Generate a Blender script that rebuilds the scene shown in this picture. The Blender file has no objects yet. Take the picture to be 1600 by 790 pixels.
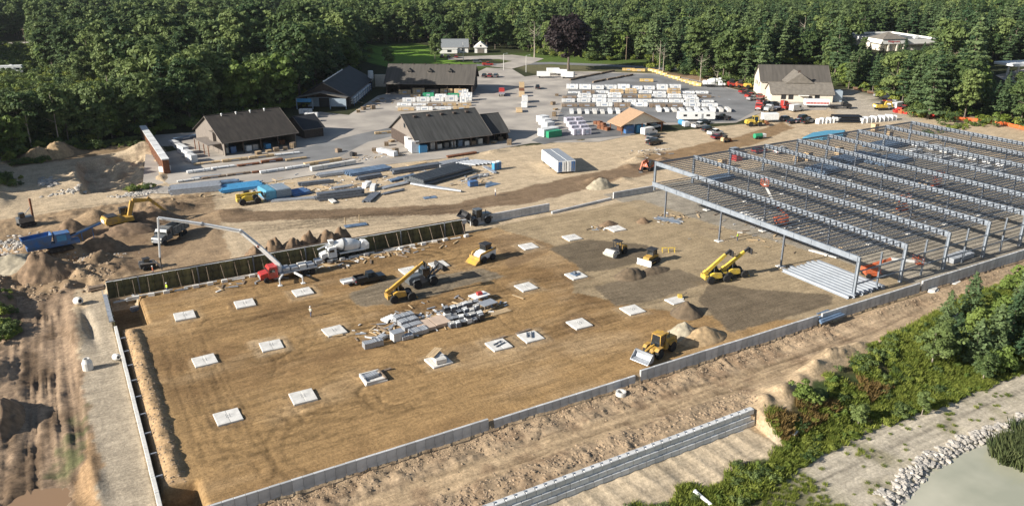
import bpy, bmesh, math, random
import numpy as np
from mathutils import Vector, Matrix, Euler

R = math.radians
random.seed(7)
rng = np.random.default_rng(11)
scene = bpy.context.scene
COL = scene.collection

# ------------------------------------------------------------------ camera, sky, sun, exposure
CAM_H, FPX, PITCH, HEAD = 55.0, 1240.0, R(20.7), R(60.0)
cam_d = bpy.data.cameras.new('camera')
cam_d.sensor_width = 36.0
cam_d.lens = FPX / 1600.0 * 36.0
cam_d.clip_start, cam_d.clip_end = 1.0, 9000.0
cam = bpy.data.objects.new('camera', cam_d)
COL.objects.link(cam)
cam.location = (0, 0, CAM_H)
cam.rotation_euler = (R(90) - PITCH, 0, HEAD - R(90))
scene.camera = cam

SUN_EL = R(25.5)
sun_dir = Vector((-1.0, 0.07, math.tan(SUN_EL))).normalized()      # towards the sun
world = bpy.data.worlds.new('World')
scene.world = world
world.use_nodes = True
wn = world.node_tree
sky_n = wn.nodes.new('ShaderNodeTexSky')
sky_n.sky_type = 'NISHITA'
sky_n.sun_disc = False
sky_n.sun_elevation = SUN_EL
sky_n.sun_rotation = math.atan2(sun_dir.x, sun_dir.y)
sky_n.air_density = 1.0
sky_n.dust_density = 1.0
bg = wn.nodes['Background']
bg.inputs['Strength'].default_value = 0.062
wn.links.new(sky_n.outputs['Color'], bg.inputs['Color'])
sl = bpy.data.lights.new('sun', 'SUN')
sl.energy = 5.0
sl.angle = R(0.5)
sl.color = (1.0, 0.94, 0.84)
sun = bpy.data.objects.new('sun', sl)
COL.objects.link(sun)
sun.rotation_euler = sun_dir.to_track_quat('Z', 'Y').to_euler()
sun.location = (0, 0, 200)
vs = scene.view_settings
vs.view_transform = 'Standard'
vs.look = 'None'
vs.exposure = 0.85
vs.gamma = 1.0
vs.use_curve_mapping = False
scene.cycles.max_bounces = 5
scene.cycles.diffuse_bounces = 3
scene.cycles.transparent_max_bounces = 6

# ------------------------------------------------------------------ terrain heights (metres)
def _lat(seed):
    return np.random.default_rng(seed).random((256, 256))
_L = {}
def vn(x, y, s, seed=0):
    """value noise, -1..1, feature size s"""
    if seed not in _L: _L[seed] = _lat(seed)
    g = _L[seed]
    u = x / s + 1000.37; v = y / s + 1000.71
    iu = np.floor(u).astype(int); iv = np.floor(v).astype(int)
    fu = u - iu; fv = v - iv
    fu = fu * fu * (3 - 2 * fu); fv = fv * fv * (3 - 2 * fv)
    g = g.ravel(); i0 = (iu & 255) << 8; i1 = ((iu + 1) & 255) << 8; j0 = iv & 255; j1 = (iv + 1) & 255
    a = g.take(i0 + j0); b = g.take(i1 + j0); c = g.take(i0 + j1); d = g.take(i1 + j1)
    return ((a * (1 - fu) + b * fu) * (1 - fv) + (c * (1 - fu) + d * fu) * fv) * 2 - 1
def fbm(x, y, s, seed=0, o=4):
    r = 0; a = 1; t = 0
    for i in range(o):
        r = r + a * vn(x, y, s, seed + i); t += a; a *= .55; s *= .47
    return r / t
def ss(a, b, x):
    t = np.clip((x - a) / (b - a), 0, 1)
    return t * t * (3 - 2 * t)
def box_mask(x, y, x0, x1, y0, y1, f):
    return ss(x0 - f, x0 + f, x) * (1 - ss(x1 - f, x1 + f, x)) * ss(y0 - f, y0 + f, y) * (1 - ss(y1 - f, y1 + f, y))
def bump(x, y, cx, cy, rx, ry, h, a=0.0):
    c, s = math.cos(a), math.sin(a)
    u = ((x - cx) * c + (y - cy) * s) / rx; v = (-(x - cx) * s + (y - cy) * c) / ry
    return h * np.exp(-(u * u + v * v) * 1.6)

YF, YRW = 75.6, 62.9          # front foundation wall, retaining wall
def yE(x): return np.interp(x, [-60, 73.2, 74, 100, 118, 153, 240], [62.6, 62.6, 62.3, 66.4, 68.0, 71.5, 82])
def yB(x): return np.interp(x, [-60, 50, 60, 74, 87, 104, 123, 170], [53, 53, 52.8, 55, 55.7, 54.6, 54.3, 57])
def yR(x): return np.interp(x, [60, 79, 87, 96, 109, 140], [45, 45.4, 47.3, 47.8, 46.6, 46.0])
RUTS = [(-4.3, .6), (-5.0, .5), (-6.5, .8), (-7.1, .5), (-8.4, .7), (-9.3, .5), (-10.9, .7), (-12.2, .5)]
BERMS = []
def T(x, y):
    x = np.asarray(x, float); y = np.asarray(y, float)
    z = np.zeros(np.broadcast(x, y).shape)
    inside = (x > 2.2) & (y > YF)
    # site floor: nearly level, faint unevenness
    z = z + np.where(inside & (y < 141), .05 * fbm(x, y, 7, 3, 3), 0)
    # front of the foundation
    zf = -1.45 + .0 * x
    rough_f = box_mask(x, y, 0, 102, 71.0, 75.5, 1.0) + .9 * box_mask(x, y, 4, 74, 63.4, 67.2, .8) + .5 * box_mask(x, y, 100, 170, 72, 75.5, 1.2)
    clod = np.abs(fbm(x, y, 1.1, 21, 3)) * .55 + .4 * fbm(x, y, 3.2, 25, 3)
    zf = zf + rough_f * clod + .10 * fbm(x, y, 4, 31, 4)
    zf = zf + bump(x, y, 118, 73.6, 13, 1.3, .8, .02) + bump(x, y, 142, 74.0, 12, 1.2, .7, .03)
    # bank
    e, b, r_ = yE(x), yB(x), yR(x)
    low = -5.0 - .45 * ss(0, 8, b - y)
    k = np.clip((e - y) / np.maximum(e - b, .1), 0, 1)
    zl = np.where(x < 73.2, -3.4 - 1.55 * k ** .8, -1.45 + (low + 1.45) * ss(-.08, 1.0, k))
    zl = zl + .35 * fbm(x, y, 5, 41, 4) * ss(0.02, .3, k) * (1 - .75 * ss(.85, 1.1, (e - y) / np.maximum(e - b, .1)))
    zl = zl + np.where(x < 73.2, .10 * np.maximum(0, np.sin((x * 1 + y * .25) * 2.4)) * (1 - ss(.6, .9, k)), 0)
    zl = np.where(y < b, low + .07 * fbm(x, y, 3, 45, 4), zl)
    pond = ss(75, 79, x) * ss(0, 2.4, r_ - y)
    zl = zl - pond * 1.5
    z = np.where(y < YF, np.where(y < e, zl, zf), z)
    # mounds at the head of the bank
    nz_ = 1 + .5 * fbm(x, y, 1.6, 51, 3)
    for cx, cy, rx, ry, h in ((88.5, 66.0, 3.2, 1.5, 1.5), (93.5, 67.2, 3.6, 1.7, 1.7), (99, 67.4, 4, 1.5, 1.1), (79.5, 64.0, 2.6, 1.7, 1.5), (75.6, 63.6, 1.6, 1.5, 1.0), (84, 64.8, 2.2, 1.4, .8), (122, 67.5, 5, 1.6, 1.0), (130, 69, 5, 1.6, 1.2)):
        z = z + bump(x, y, cx, cy, rx, ry, h) * nz_
    # left of the foundation
    left = (x <= 2.2) & (y < 160)
    zl = -.45 + .06 * fbm(x, y, 2.2, 61, 4) - .5 * ss(-3, -5, x) + .25 * fbm(x, y, 5, 63, 4) * ss(-2.5, -5, x)
    for k_, (cx, w) in enumerate(RUTS):
        wob = cx + (1 - ss(88, 135, y)) * -.6 * k_ * .3 + .5 * vn(y, y * 0 + 3.7 * k_, 24, 65 + k_) + .22 * vn(y, y * 0 + 9, 7, 166 + k_)
        on = ss(85, 92, y) * (1 - ss(140, 150, y)) * (.55 + .45 * vn(y, y * 0 + cx * 2, 6, 67))
        zl = zl - .34 * np.exp(-((x - wob) / (w * .38)) ** 2) * on + .16 * np.exp(-((x - wob - w * .8) / (w * .4)) ** 2) * on * (1 + .8 * fbm(x, y, .9, 68, 2))
    zl = zl + .30 * np.maximum(0, 1 - np.abs(fbm(x, y, 3.2, 193, 3)) * 3) * ss(-9.5, -11.5, x) + .16 * fbm(x, y, 1.2, 69, 3) * ss(-2.8, -4, x)
    zl = zl + bump(x, y, -5.6, 97, 2.0, 6, .55, .25) + bump(x, y, -3.6, 88, 1.1, 7, .5, .1) - bump(x, y, -10, 86, 4, 4.5, .9)
    zl = zl + bump(x, y, -14.5, 122, 3, 6, 1.6) + bump(x, y, -15, 104, 2.5, 5, 1.3) + bump(x, y, -15, 142, 3.5, 5, 1.5) - bump(x, y, -1.2, 133, .7, 9, .6, .06) + bump(x, y, -3.4, 131, 1.5, 9, .55, .06)
    z = np.where(left, zl * (1 - ss(144, 158, y)), z)
    # strip of raw backfill inside the left wall, with the open trench next to it
    z = np.where(inside, z + .55 * box_mask(x, y, 3.7, 5.3, 83, 126, .45) * (1 + .6 * fbm(x, y, 1.5, 71, 4)), z)
    z = np.where(inside, z - 1.6 * box_mask(x, y, 1.5, 2.95, 74, 128, .25) - 3.0 * box_mask(x, y, 1.5, 6.4, 70, 81.6, .3) - 2.4 * box_mask(x, y, 1.5, 6.8, 127.5, 144, .35), z)
    # spoil heaps and hollows at the upper left
    rz = ss(142, 150, y) * (1 - ss(262, 276, y)) * (1 - ss(24, 30, x)) * ss(-90, -50, x)
    rz = np.maximum(rz * (1 - ss(150, 158, y) * (1 - ss(8, 16, x * 0 + x)) * 0), 0)
    lump = ss(-30, -14, x) * (1 - ss(3, 9, x)) * ss(146, 152, y) * (1 - ss(176, 184, y))
    rg = 1 - np.abs(fbm(x, y, 5.5, 181, 4)) * 2.2
    z = z + lump * (.2 + 1.4 * fbm(x, y, 7, 81, 4) + 1.1 * np.maximum(0, rg))
    z = z + rz * (.3 * fbm(x, y, 6, 85, 4) + .55 * np.maximum(0, rg) * ss(182, 192, y) * (1 - ss(198, 204, y)) * (1 - ss(20, 30, x)))
    hx = x + 1.6 * fbm(x, y, 6, 187, 3); hy = y + 2.2 * fbm(x, y, 7, 189, 3)
    hol = box_mask(hx, hy, 3.5, 20.5, 214, 249, 1.3)
    z = z - hol * (3.4 - 1.9 * ss(8, 20, x)) + hol * (.5 * fbm(x, y, 3, 195, 4) + .8 * np.maximum(0, 1 - np.abs(fbm(x, y, 6, 191, 3)) * 3))
    nz_ = 1 + .45 * fbm(x, y, 2.4, 91, 4)
    for a in ((-3, 166, 3.5, 2.2, 2.2), (2.5, 160, 3.0, 2.0, 1.7), (-8, 158, 3.2, 2.4, 2.0), (3.0, 188, 4.6, 2.6, 2.6), (10, 184, 4, 2.4, 2.4), (16, 186.5, 5, 2.2, 2.2), (6, 170, 5, 1.6, -1.5), (13, 190, 5, 2.2, 2.4), (20, 189, 5, 1.8, 1.6), (30, 180, 5, 2, 1.2),
              (14, 243, 4, 4, 2.6), (9, 248, 4, 2.5, 2.0), (2.0, 236, 1.6, 9, .9), (4, 218, 5, 2.2, 1.3), (13, 217, 5, 2.2, 1.2), (21, 254, 7, 3, 2.6), (-7, 262, 4, 4, 2.6), (0, 264, 4, 4, 3.0), (-17, 232, 5, 8, 2.4), (-16, 218, 3, 7, 1.8), (20, 220, 2.4, 5, 1.0)):
        z = z + bump(x, y, *a) * nz_
    # yard dirt between the building pad and the lumber yard
    yd = box_mask(x, y, 20, 240, 146, 204, 3)
    z = z + yd * .16 * fbm(x, y, 8, 95, 4)
    nz_ = 1 + .4 * fbm(x, y, 1.8, 97, 4)
    for a in ((117, 160, 4.4, 1.8, 1.5), (124, 158, 3, 1.6, .9), (140, 172, 4, 2.2, 1.4), (148, 178, 5, 1.6, 1.1), (110, 201, 4, 1.6, .9), (134, 168, 3, 2, .8), (54, 146.5, 9, 1.0, .5)):
        z = z + bump(x, y, *a) * nz_
    # gentle relief far out
    far = ss(420, 900, np.hypot(x - 60, y - 120))
    z = z + far * 8 * (fbm(x, y, 420, 99, 2) + .35)
    return z
def axis(parts, lo, hi, g=1.16):
    a = []
    for s, e, d in parts: a += list(np.arange(s, e, d))
    a.append(parts[-1][1])
    d = parts[-1][2]; x = a[-1]
    while x < hi: d = min(d * g, 160); x += d; a.append(x)
    d = parts[0][2]; x = a[0]; b = []
    while x > lo: d = min(d * g, 160); x -= d; b.append(x)
    return np.array(b[::-1] + a)
xs = axis([(-22, 80, .34), (80, 165, .45), (165, 235, .9)], -3000, 4500)
ys = axis([(40, 150, .34), (150, 215, .6), (215, 275, .9)], -900, 5000)
GX, GY = np.meshgrid(xs, ys, indexing='ij')
GZ = T(GX, GY)
nx, ny = GX.shape
def Tg(x, y):
    """height of the built ground sheet"""
    i = np.clip(np.searchsorted(xs, x) - 1, 0, nx - 2); j = np.clip(np.searchsorted(ys, y) - 1, 0, ny - 2)
    fx = (x - xs[i]) / (xs[i + 1] - xs[i]); fy = (y - ys[j]) / (ys[j + 1] - ys[j])
    return (GZ[i, j] * (1 - fx) + GZ[i + 1, j] * fx) * (1 - fy) + (GZ[i, j + 1] * (1 - fx) + GZ[i + 1, j + 1] * fx) * fy
def tz(x, y): return float(Tg(np.array([x]), np.array([y]))[0])

_ts = np.concatenate([np.linspace(60, 420, 2200), np.linspace(420.3, 1800, 1500)])
def at(px, py, z=None):
    """ground point seen at photo pixel px,py (or the point at height z on that line of sight)"""
    u = (px - 800) / FPX; v = (395 - py) / FPX
    dy = math.cos(PITCH) + v * math.sin(PITCH); dz = -math.sin(PITCH) + v * math.cos(PITCH)
    n = math.sqrt(u * u + dy * dy + dz * dz)
    dx = (u * math.sin(HEAD) + dy * math.cos(HEAD)) / n
    dY = (-u * math.cos(HEAD) + dy * math.sin(HEAD)) / n
    dz /= n
    if z is not None:
        t = (z - CAM_H) / dz
        return Vector((dx * t, dY * t, z))
    X = dx * _ts; Y = dY * _ts; Z = CAM_H + dz * _ts
    i = int(np.argmax(Z < Tg(X, Y)))
    return Vector((X[i], Y[i], tz(X[i], Y[i])))

# ------------------------------------------------------------------ materials
MATS = {}
def mat(name, c, rough=.7, metal=0.0, var=.25, scale=3.0, bump=0.0, c2=None, coat=0.0, spec=None, randv=0.0, stretch=None):
    if name in MATS: return MATS[name]
    m = bpy.data.materials.new(name); m.use_nodes = True
    nt = m.node_tree; N = nt.nodes; Lk = nt.links
    p = N['Principled BSDF']
    p.inputs['Roughness'].default_value = rough
    p.inputs['Metallic'].default_value = metal
    if coat: p.inputs['Coat Weight'].default_value = coat
    if spec is not None: p.inputs['Specular IOR Level'].default_value = spec
    tc = N.new('ShaderNodeTexCoord')
    no = N.new('ShaderNodeTexNoise'); no.inputs['Scale'].default_value = scale; no.inputs['Detail'].default_value = 5
    src = tc.outputs['Object']
    if stretch:
        mp = N.new('ShaderNodeMapping'); mp.inputs['Scale'].default_value = stretch
        Lk.new(src, mp.inputs['Vector']); src = mp.outputs['Vector']
    Lk.new(src, no.inputs['Vector'])
    cr = N.new('ShaderNodeValToRGB')
    c2 = c2 or tuple(v * (1 - var) for v in c)
    hi = tuple(min(1, v * (1 + var * .5)) for v in c)
    cr.color_ramp.elements[0].position = .32; cr.color_ramp.elements[0].color = (*c2, 1)
    cr.color_ramp.elements[1].position = .68; cr.color_ramp.elements[1].color = (*hi, 1)
    Lk.new(no.outputs['Fac'], cr.inputs['Fac'])
    out = cr.outputs['Color']
    if randv:
        oi = N.new('ShaderNodeObjectInfo')
        mr = N.new('ShaderNodeMapRange'); mr.inputs['To Min'].default_value = 1 - randv; mr.inputs['To Max'].default_value = 1 + randv
        Lk.new(oi.outputs['Random'], mr.inputs['Value'])
        mx = N.new('ShaderNodeMix'); mx.data_type = 'RGBA'; mx.blend_type = 'MULTIPLY'; mx.inputs[0].default_value = 1
        Lk.new(out, mx.inputs[6]); Lk.new(mr.outputs['Result'], mx.inputs[7]); out = mx.outputs[2]
    Lk.new(out, p.inputs['Base Color'])
    if bump:
        b = N.new('ShaderNodeBump'); b.inputs['Strength'].default_value = bump; b.inputs['Distance'].default_value = .05
        n2 = N.new('ShaderNodeTexNoise'); n2.inputs['Scale'].default_value = scale * 4; n2.inputs['Detail'].default_value = 6
        Lk.new(tc.outputs['Object'], n2.inputs['Vector']); Lk.new(n2.outputs['Fac'], b.inputs['Height']); Lk.new(b.outputs['Normal'], p.inputs['Normal'])
    MATS[name] = m
    return m
concrete = mat('concrete', (.47, .475, .48), .85, var=.25, scale=1.2, bump=.15, randv=.16)
concrete_w = mat('concrete_pale', (.62, .60, .56), .85, var=.16, scale=1.5, bump=.1, randv=.05)
steel = mat('steel_primer', (.235, .265, .305), .55, .0, var=.18, scale=.8)
steel_d = mat('steel_dark', (.13, .145, .17), .5, .0, var=.3, scale=2)
galv = mat('galvanised', (.37, .39, .42), .45, .3, var=.2, scale=2)
white = mat('white_paint', (.78, .78, .76), .4, var=.08, scale=2)
white_wrap = mat('white_wrap', (.72, .72, .71), .45, var=.14, scale=1.5, bump=.2, randv=.1)
lumber = mat('lumber', (.52, .38, .22), .75, var=.3, scale=2, randv=.2, stretch=(.3, 4, 4))
lumber_d = mat('weathered_timber', (.23, .17, .12), .8, var=.35, scale=2, randv=.2)
plywood = mat('plywood', (.50, .38, .29), .75, var=.15, scale=1.0)
yellow = mat('machine_yellow', (.50, .29, .035), .55, var=.3, scale=1.4, c2=(.30, .19, .075))
lyellow = mat('bright_yellow', (.62, .44, .04), .55, var=.25, scale=1.4, c2=(.40, .29, .09))
orange = mat('lift_orange', (.55, .11, .035), .55, var=.2, scale=1.4, c2=(.33, .11, .06))
red = mat('truck_red', (.46, .022, .022), .4, var=.2, scale=1.4, c2=(.30, .05, .035), coat=.2)
darkred = mat('dark_red', (.22, .02, .02), .3, var=.15, scale=2, coat=.4)
blackp = mat('black_paint', (.012, .013, .015), .3, var=.2, scale=2, coat=.4)
greyp = mat('grey_paint', (.10, .11, .12), .35, var=.15, scale=2, coat=.4)
silverp = mat('silver_paint', (.38, .39, .40), .35, .3, var=.1, scale=2, coat=.4)
bluep = mat('blue_paint', (.03, .13, .36), .55, var=.2, scale=1.2, c2=(.09, .13, .20))
ltblue = mat('light_blue', (.06, .27, .50), .5, var=.15, scale=2)
tarp = mat('blue_tarp', (.09, .30, .44), .5, var=.2, scale=1.5, bump=.3)
deepblue = mat('dusty_blue_steel', (.12, .18, .27), .5, var=.3, scale=1.5, randv=.15)
green = mat('pack_green', (.03, .28, .14), .5, var=.15)
rubber = mat('rubber', (.016, .016, .017), .85, var=.3)
darkm = mat('dark_metal', (.03, .03, .033), .6, var=.3)
glass = mat('dark_glass', (.015, .02, .025), .08, var=.1, spec=.8)
rimm = mat('wheel_rim', (.55, .50, .40), .5, var=.2)
rims = mat('steel_rim', (.32, .32, .33), .4, .4, var=.2)
rust = mat('rust', (.19, .075, .035), .85, var=.4, scale=2)
hivis = mat('hi_vis', (.50, .75, .05), .7, var=.1)
skin = mat('skin', (.45, .27, .19), .6, var=.05)
denim = mat('denim', (.05, .07, .13), .8, var=.2)
lampm = mat('lamp_lens', (.6, .58, .5), .2, var=.05)
tailm = mat('tail_lens', (.4, .01, .01), .25, var=.05)

# ------------------------------------------------------------------ mesh helpers
class MB:
    def __init__(s): s.v = []; s.f = []; s.smooth = False
    def add(s, v, f):
        o = len(s.v); s.v += [tuple(p) for p in v]; s.f += [tuple(i + o for i in q) for q in f]; return s
    def box(s, x0, x1, y0, y1, z0, z1, m=None):
        v = [(x0, y0, z0), (x1, y0, z0), (x1, y1, z0), (x0, y1, z0), (x0, y0, z1), (x1, y0, z1), (x1, y1, z1), (x0, y1, z1)]
        if m: v = [m @ Vector(p) for p in v]
        return s.add(v, [(0, 3, 2, 1), (4, 5, 6, 7), (0, 1, 5, 4), (1, 2, 6, 5), (2, 3, 7, 6), (3, 0, 4, 7)])
    def bbox(s, x0, x1, y0, y1, z0, z1, b=.05):
        """box with chamfered upper edges"""
        a = [(x0, y0, z0), (x1, y0, z0), (x1, y1, z0), (x0, y1, z0)]
        c = [(x0, y0, z1 - b), (x1, y0, z1 - b), (x1, y1, z1 - b), (x0, y1, z1 - b)]
        d = [(x0 + b, y0 + b, z1), (x1 - b, y0 + b, z1), (x1 - b, y1 - b, z1), (x0 + b, y1 - b, z1)]
        f = [(0, 3, 2, 1), (8, 9, 10, 11)]
        for i in range(4):
            j = (i + 1) % 4; f += [(i, j, 4 + j, 4 + i), (4 + i, 4 + j, 8 + j, 8 + i)]
        return s.add(a + c + d, f)
    def bar(s, p, q, w, h=None, w2=None, h2=None, up=(0, 0, 1)):
        """beam of section w x h (to w2 x h2) from p to q"""
        p = Vector(p); q = Vector(q); h = h or w; w2 = w2 or w; h2 = h2 or h
        d = (q - p).normalized(); u = Vector(up)
        if abs(d.dot(u)) > .98: u = Vector((1, 0, 0))
        a = d.cross(u).normalized(); b = a.cross(d)
        v = []
        for o, ww, hh in ((p, w, h), (q, w2, h2)):
            for i, j in ((-1, -1), (1, -1), (1, 1), (-1, 1)): v.append(o + a * i * ww / 2 + b * j * hh / 2)
        return s.add(v, [(0, 1, 2, 3), (7, 6, 5, 4), (0, 4, 5, 1), (1, 5, 6, 2), (2, 6, 7, 3), (3, 7, 4, 0)])
    def cyl(s, p, q, r, r2=None, n=10, cap=True):
        p = Vector(p); q = Vector(q); r2 = r if r2 is None else r2
        d = (q - p).normalized(); u = Vector((0, 0, 1)) if abs(d.z) < .95 else Vector((1, 0, 0))
        a = d.cross(u).normalized(); b = d.cross(a)
        v = []
        for o, rr in ((p, r), (q, r2)):
            for i in range(n):
                t = 2 * math.pi * i / n; v.append(o + a * math.cos(t) * rr + b * math.sin(t) * rr)
        f = [(i, n + i, n + (i + 1) % n, (i + 1) % n) for i in range(n)]
        if cap: f += [tuple(range(n)), tuple(range(2 * n - 1, n - 1, -1))]
        return s.add(v, f)
    def lathe(s, prof, n=14, m=None):
        """profile of (x along axis, radius), axis +X"""
        v = []
        for x, r in prof:
            for i in range(n):
                t = 2 * math.pi * i / n; q = Vector((x, r * math.cos(t), r * math.sin(t))); v.append(m @ q if m else q)
        f = []
        for k in range(len(prof) - 1):
            for i in range(n): f.append((k * n + i, k * n + (i + 1) % n, (k + 1) * n + (i + 1) % n, (k + 1) * n + i))
        f += [tuple(range(n - 1, -1, -1)), tuple(range((len(prof) - 1) * n, len(prof) * n))]
        return s.add(v, f)
    def prof(s, pts, y0, y1, inset=None):
        """side profile in xz swept across y; inset: per-point narrowing"""
        n = len(pts); ins = inset or [0] * n
        v = [(x, y0 + i, z) for (x, z), i in zip(pts, ins)] + [(x, y1 - i, z) for (x, z), i in zip(pts, ins)]
        f = [(i, (i + 1) % n, n + (i + 1) % n, n + i) for i in range(n)]
        f += [tuple(range(n - 1, -1, -1)), tuple(range(n, 2 * n))]
        return s.add(v, f)
    def mesh(s, name):
        me = bpy.data.meshes.new(name); me.from_pydata(s.v, [], s.f); me.validate()
        bm = bmesh.new(); bm.from_mesh(me); bmesh.ops.recalc_face_normals(bm, faces=bm.faces[:]); bm.to_mesh(me); bm.free()
        if s.smooth:
            for p in me.polygons: p.use_smooth = True
        return me
    def build(s, name, m, parent=None, loc=None, rz=0):
        me = s.mesh(name); me.materials.append(m)
        return link(name, me, parent, loc, rz)
def link(name, me, parent=None, loc=None, rz=0):
    o = bpy.data.objects.new(name, me); COL.objects.link(o)
    if parent: o.parent = parent
    if loc is not None: o.location = loc
    if rz: o.rotation_euler = (0, 0, rz)
    return o
def tag(o, label=None, cat=None, group=None, kind=None):
    if label: o['label'] = label
    if cat: o['category'] = cat
    if group: o['group'] = group
    if kind: o['kind'] = kind
    return o
def thing(name, label, cat, loc=(0, 0, 0), rz=0, group=None):
    o = bpy.data.objects.new(name, None); COL.objects.link(o)
    o.empty_display_size = .5
    o.location = loc; o.rotation_euler = (0, 0, rz)
    return tag(o, label, cat, group)
def copy_tree(o, parent=None):
    c = o.copy(); COL.objects.link(c); c.parent = parent
    for ch in list(o.children): copy_tree(ch, c)
    return c
PROTO = {}
def place(key, make, label, cat, px, py, rz, group=None, dz=0, sc=None, pos=None):
    """first use builds the thing, later uses copy it with its parts"""
    p = pos if pos is not None else at(px, py)
    if key not in PROTO: o = PROTO[key] = make()
    else: o = copy_tree(PROTO[key])
    o.location = (p[0], p[1], p[2] + dz); o.rotation_euler = (0, 0, rz)
    if sc: o.scale = (sc, sc, sc)
    for k in ('label', 'category', 'group'):
        if k in o: del o[k]
    return tag(o, label, cat, group)
ORD = ['first', 'second', 'third', 'fourth', 'fifth', 'sixth', 'seventh', 'eighth', 'ninth', 'tenth', 'eleventh', 'twelfth', 'thirteenth', 'fourteenth', 'fifteenth', 'sixteenth', 'seventeenth', 'eighteenth', 'nineteenth', 'twentieth']
def facing(a, b): return math.atan2(b[1] - a[1], b[0] - a[0])
# ------------------------------------------------------------------ the ground sheet
C = np.empty((nx, ny, 3))
wx = GX + 1.1 * fbm(GX, GY, 4, 201, 3); wy = GY + 1.1 * fbm(GX, GY, 4, 211, 3)
def zone(m, c):
    m = np.clip(m, 0, 1)[..., None]
    C[:] = C * (1 - m) + np.array(c) * m
def poly(pts, soft=False, X=wx, Y=wy):
    r = np.zeros(X.shape, bool); n = len(pts)
    for i in range(n):
        x0, y0 = pts[i][:2]; x1, y1 = pts[(i + 1) % n][:2]
        if y0 == y1: continue
        c = ((y0 > Y) != (y1 > Y)) & (X < (x1 - x0) * (Y - y0) / (y1 - y0) + x0)
        r ^= c
    return r.astype(float)
def ppoly(*pp): return poly([at(a, b, 0) for a, b in pp])
C[:] = (.040, .045, .020)                                             # woodland floor
TAN, PALE, BROWN, GREYF, DARKF = (.335, .214, .100), (.49, .385, .260), (.215, .150, .095), (.225, .180, .125), (.115, .086, .058)
# cleared land
zone(poly([(-60, 40), (-60, 150), (-34, 232), (-22, 262), (2, 268), (26, 258), (27, 236), (40, 230), (120, 204), (250, 190), (290, 160), (275, 120), (300, 60), (200, 40)]), PALE)
zone(ppoly((600, 262), (640, 245), (1160, 205), (1190, 170), (1340, 150), (1420, 185), (1100, 240), (850, 300)), PALE)
zone(ppoly((1280, 170), (1300, 140), (1345, 140), (1440, 190), (1380, 190)), (.44, .385, .31))
zone(ppoly((0, 345), (250, 325), (430, 330), (700, 320), (830, 290), (1020, 250), (1020, 270), (840, 315), (690, 335), (400, 345), (0, 370)), BROWN)
zone(ppoly((1020, 262), (1000, 245), (1160, 212), (1220, 190), (1240, 200), (1180, 225)), (.27, .18, .10))
zone(poly([(-60, 150), (-60, 200), (30, 200), (24, 148)]), (.33, .235, .145))
zone(poly([(-60, 148), (-60, 186), (8, 186), (30, 196), (30, 178), (8, 150)]) * np.clip(.35 + 1.3 * fbm(GX, GY, 6, 281, 4), 0, .85), (.17, .115, .072))
zone(np.exp(-(((GX - 11) / 13) ** 2 + ((GY - 232) / 24) ** 2) ** 2) * np.clip(.0 + 1.2 * fbm(GX, GY, 5, 285, 4), 0, .8), (.24, .165, .10))
# front of the foundation
zone(poly([(-60, 62.4), (-60, 75.8), (240, 75.8), (240, 70), (153, 70), (100, 65), (74, 62)]), (.365, .270, .175))
zone(box_mask(wx, wy, 5, 260, 67.2, 71.0, .5) * (wx < 96), (.43, .315, .195))
zone(poly([(70, 66.5), (96, 68.2), (130, 69.8), (170, 74), (170, 71.6), (118, 67.8), (100, 66), (80, 63.6)]) * 1, (.48, .355, .225))
zone(box_mask(wx, wy, 90, 260, 68.2, 72.6, .6), (.46, .34, .22))
zone(np.clip(fbm(GX, GY, 2.2, 221, 4) * 1.6, 0, .6) * (GY < 75.5) * (GY > 62), (.22, .145, .09))
# bank, sand slope, track, pond bed
e_, b_ = yE(GX), yB(GX)
zone((GY < e_) * 1.0, (.115, .095, .045))
zone(np.clip(.5 + 1.4 * fbm(GX, GY, 4, 231, 4), 0, .9) * (GY < e_) * (GY > b_), (.055, .085, .028))
zone(((GX < 73.6) & (wy > 57.2) & (GY < 62.7)) * 1.0, (.50, .405, .285))
zone(poly([(72, 63), (76, 66), (82, 66.5), (90, 68), (101, 68.5), (101, 65.5), (90, 64), (82, 62.5), (77, 60.5), (72, 60)]), (.47, .35, .22))
zone(((wy < b_) & (GY > 20) & (GX > 64)) * 1.0, (.49, .43, .335))
zone(ss(.0, .5, fbm(GX, GY, 5, 235, 4)) * .8 * (GY < b_), (.28, .25, .16))
zone(((GX < 74) & (GY < b_ - .5)) * ss(76, 66, wx) * .9, (.16, .155, .07))
zone(((GY < yR(GX) - .4) & (GX > 76)) * 1.0, (.20, .19, .15))
# left of the foundation
zone(poly([(-3.2, 60), (-3.0, 112), (-2, 140), (2.2, 142), (2.2, 60)]), (.40, .335, .25))
zone(((wx < -3.0) & (GX < 2) & (GY < 150)) * 1.0, (.315, .225, .15))
zone(((wx < -3.4) & (GY < 150)) * np.clip(.25 + fbm(GX, GY * .3, 2.2, 241, 4) * 2.0, 0, .85), (.115, .078, .05))
zone(poly([(-8.2, 93), (-5.5, 105), (-3.0, 107), (-3.4, 97), (-6, 89)]) * np.clip(.35 + 1.2 * fbm(GX, GY, 1.6, 245, 3), 0, .8), (.10, .115, .05))
zone(poly([(-5.5, 82), (-4.6, 92), (-3.3, 99), (-2.9, 99), (-3.0, 82)]) * .7, (.40, .26, .14))
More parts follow.
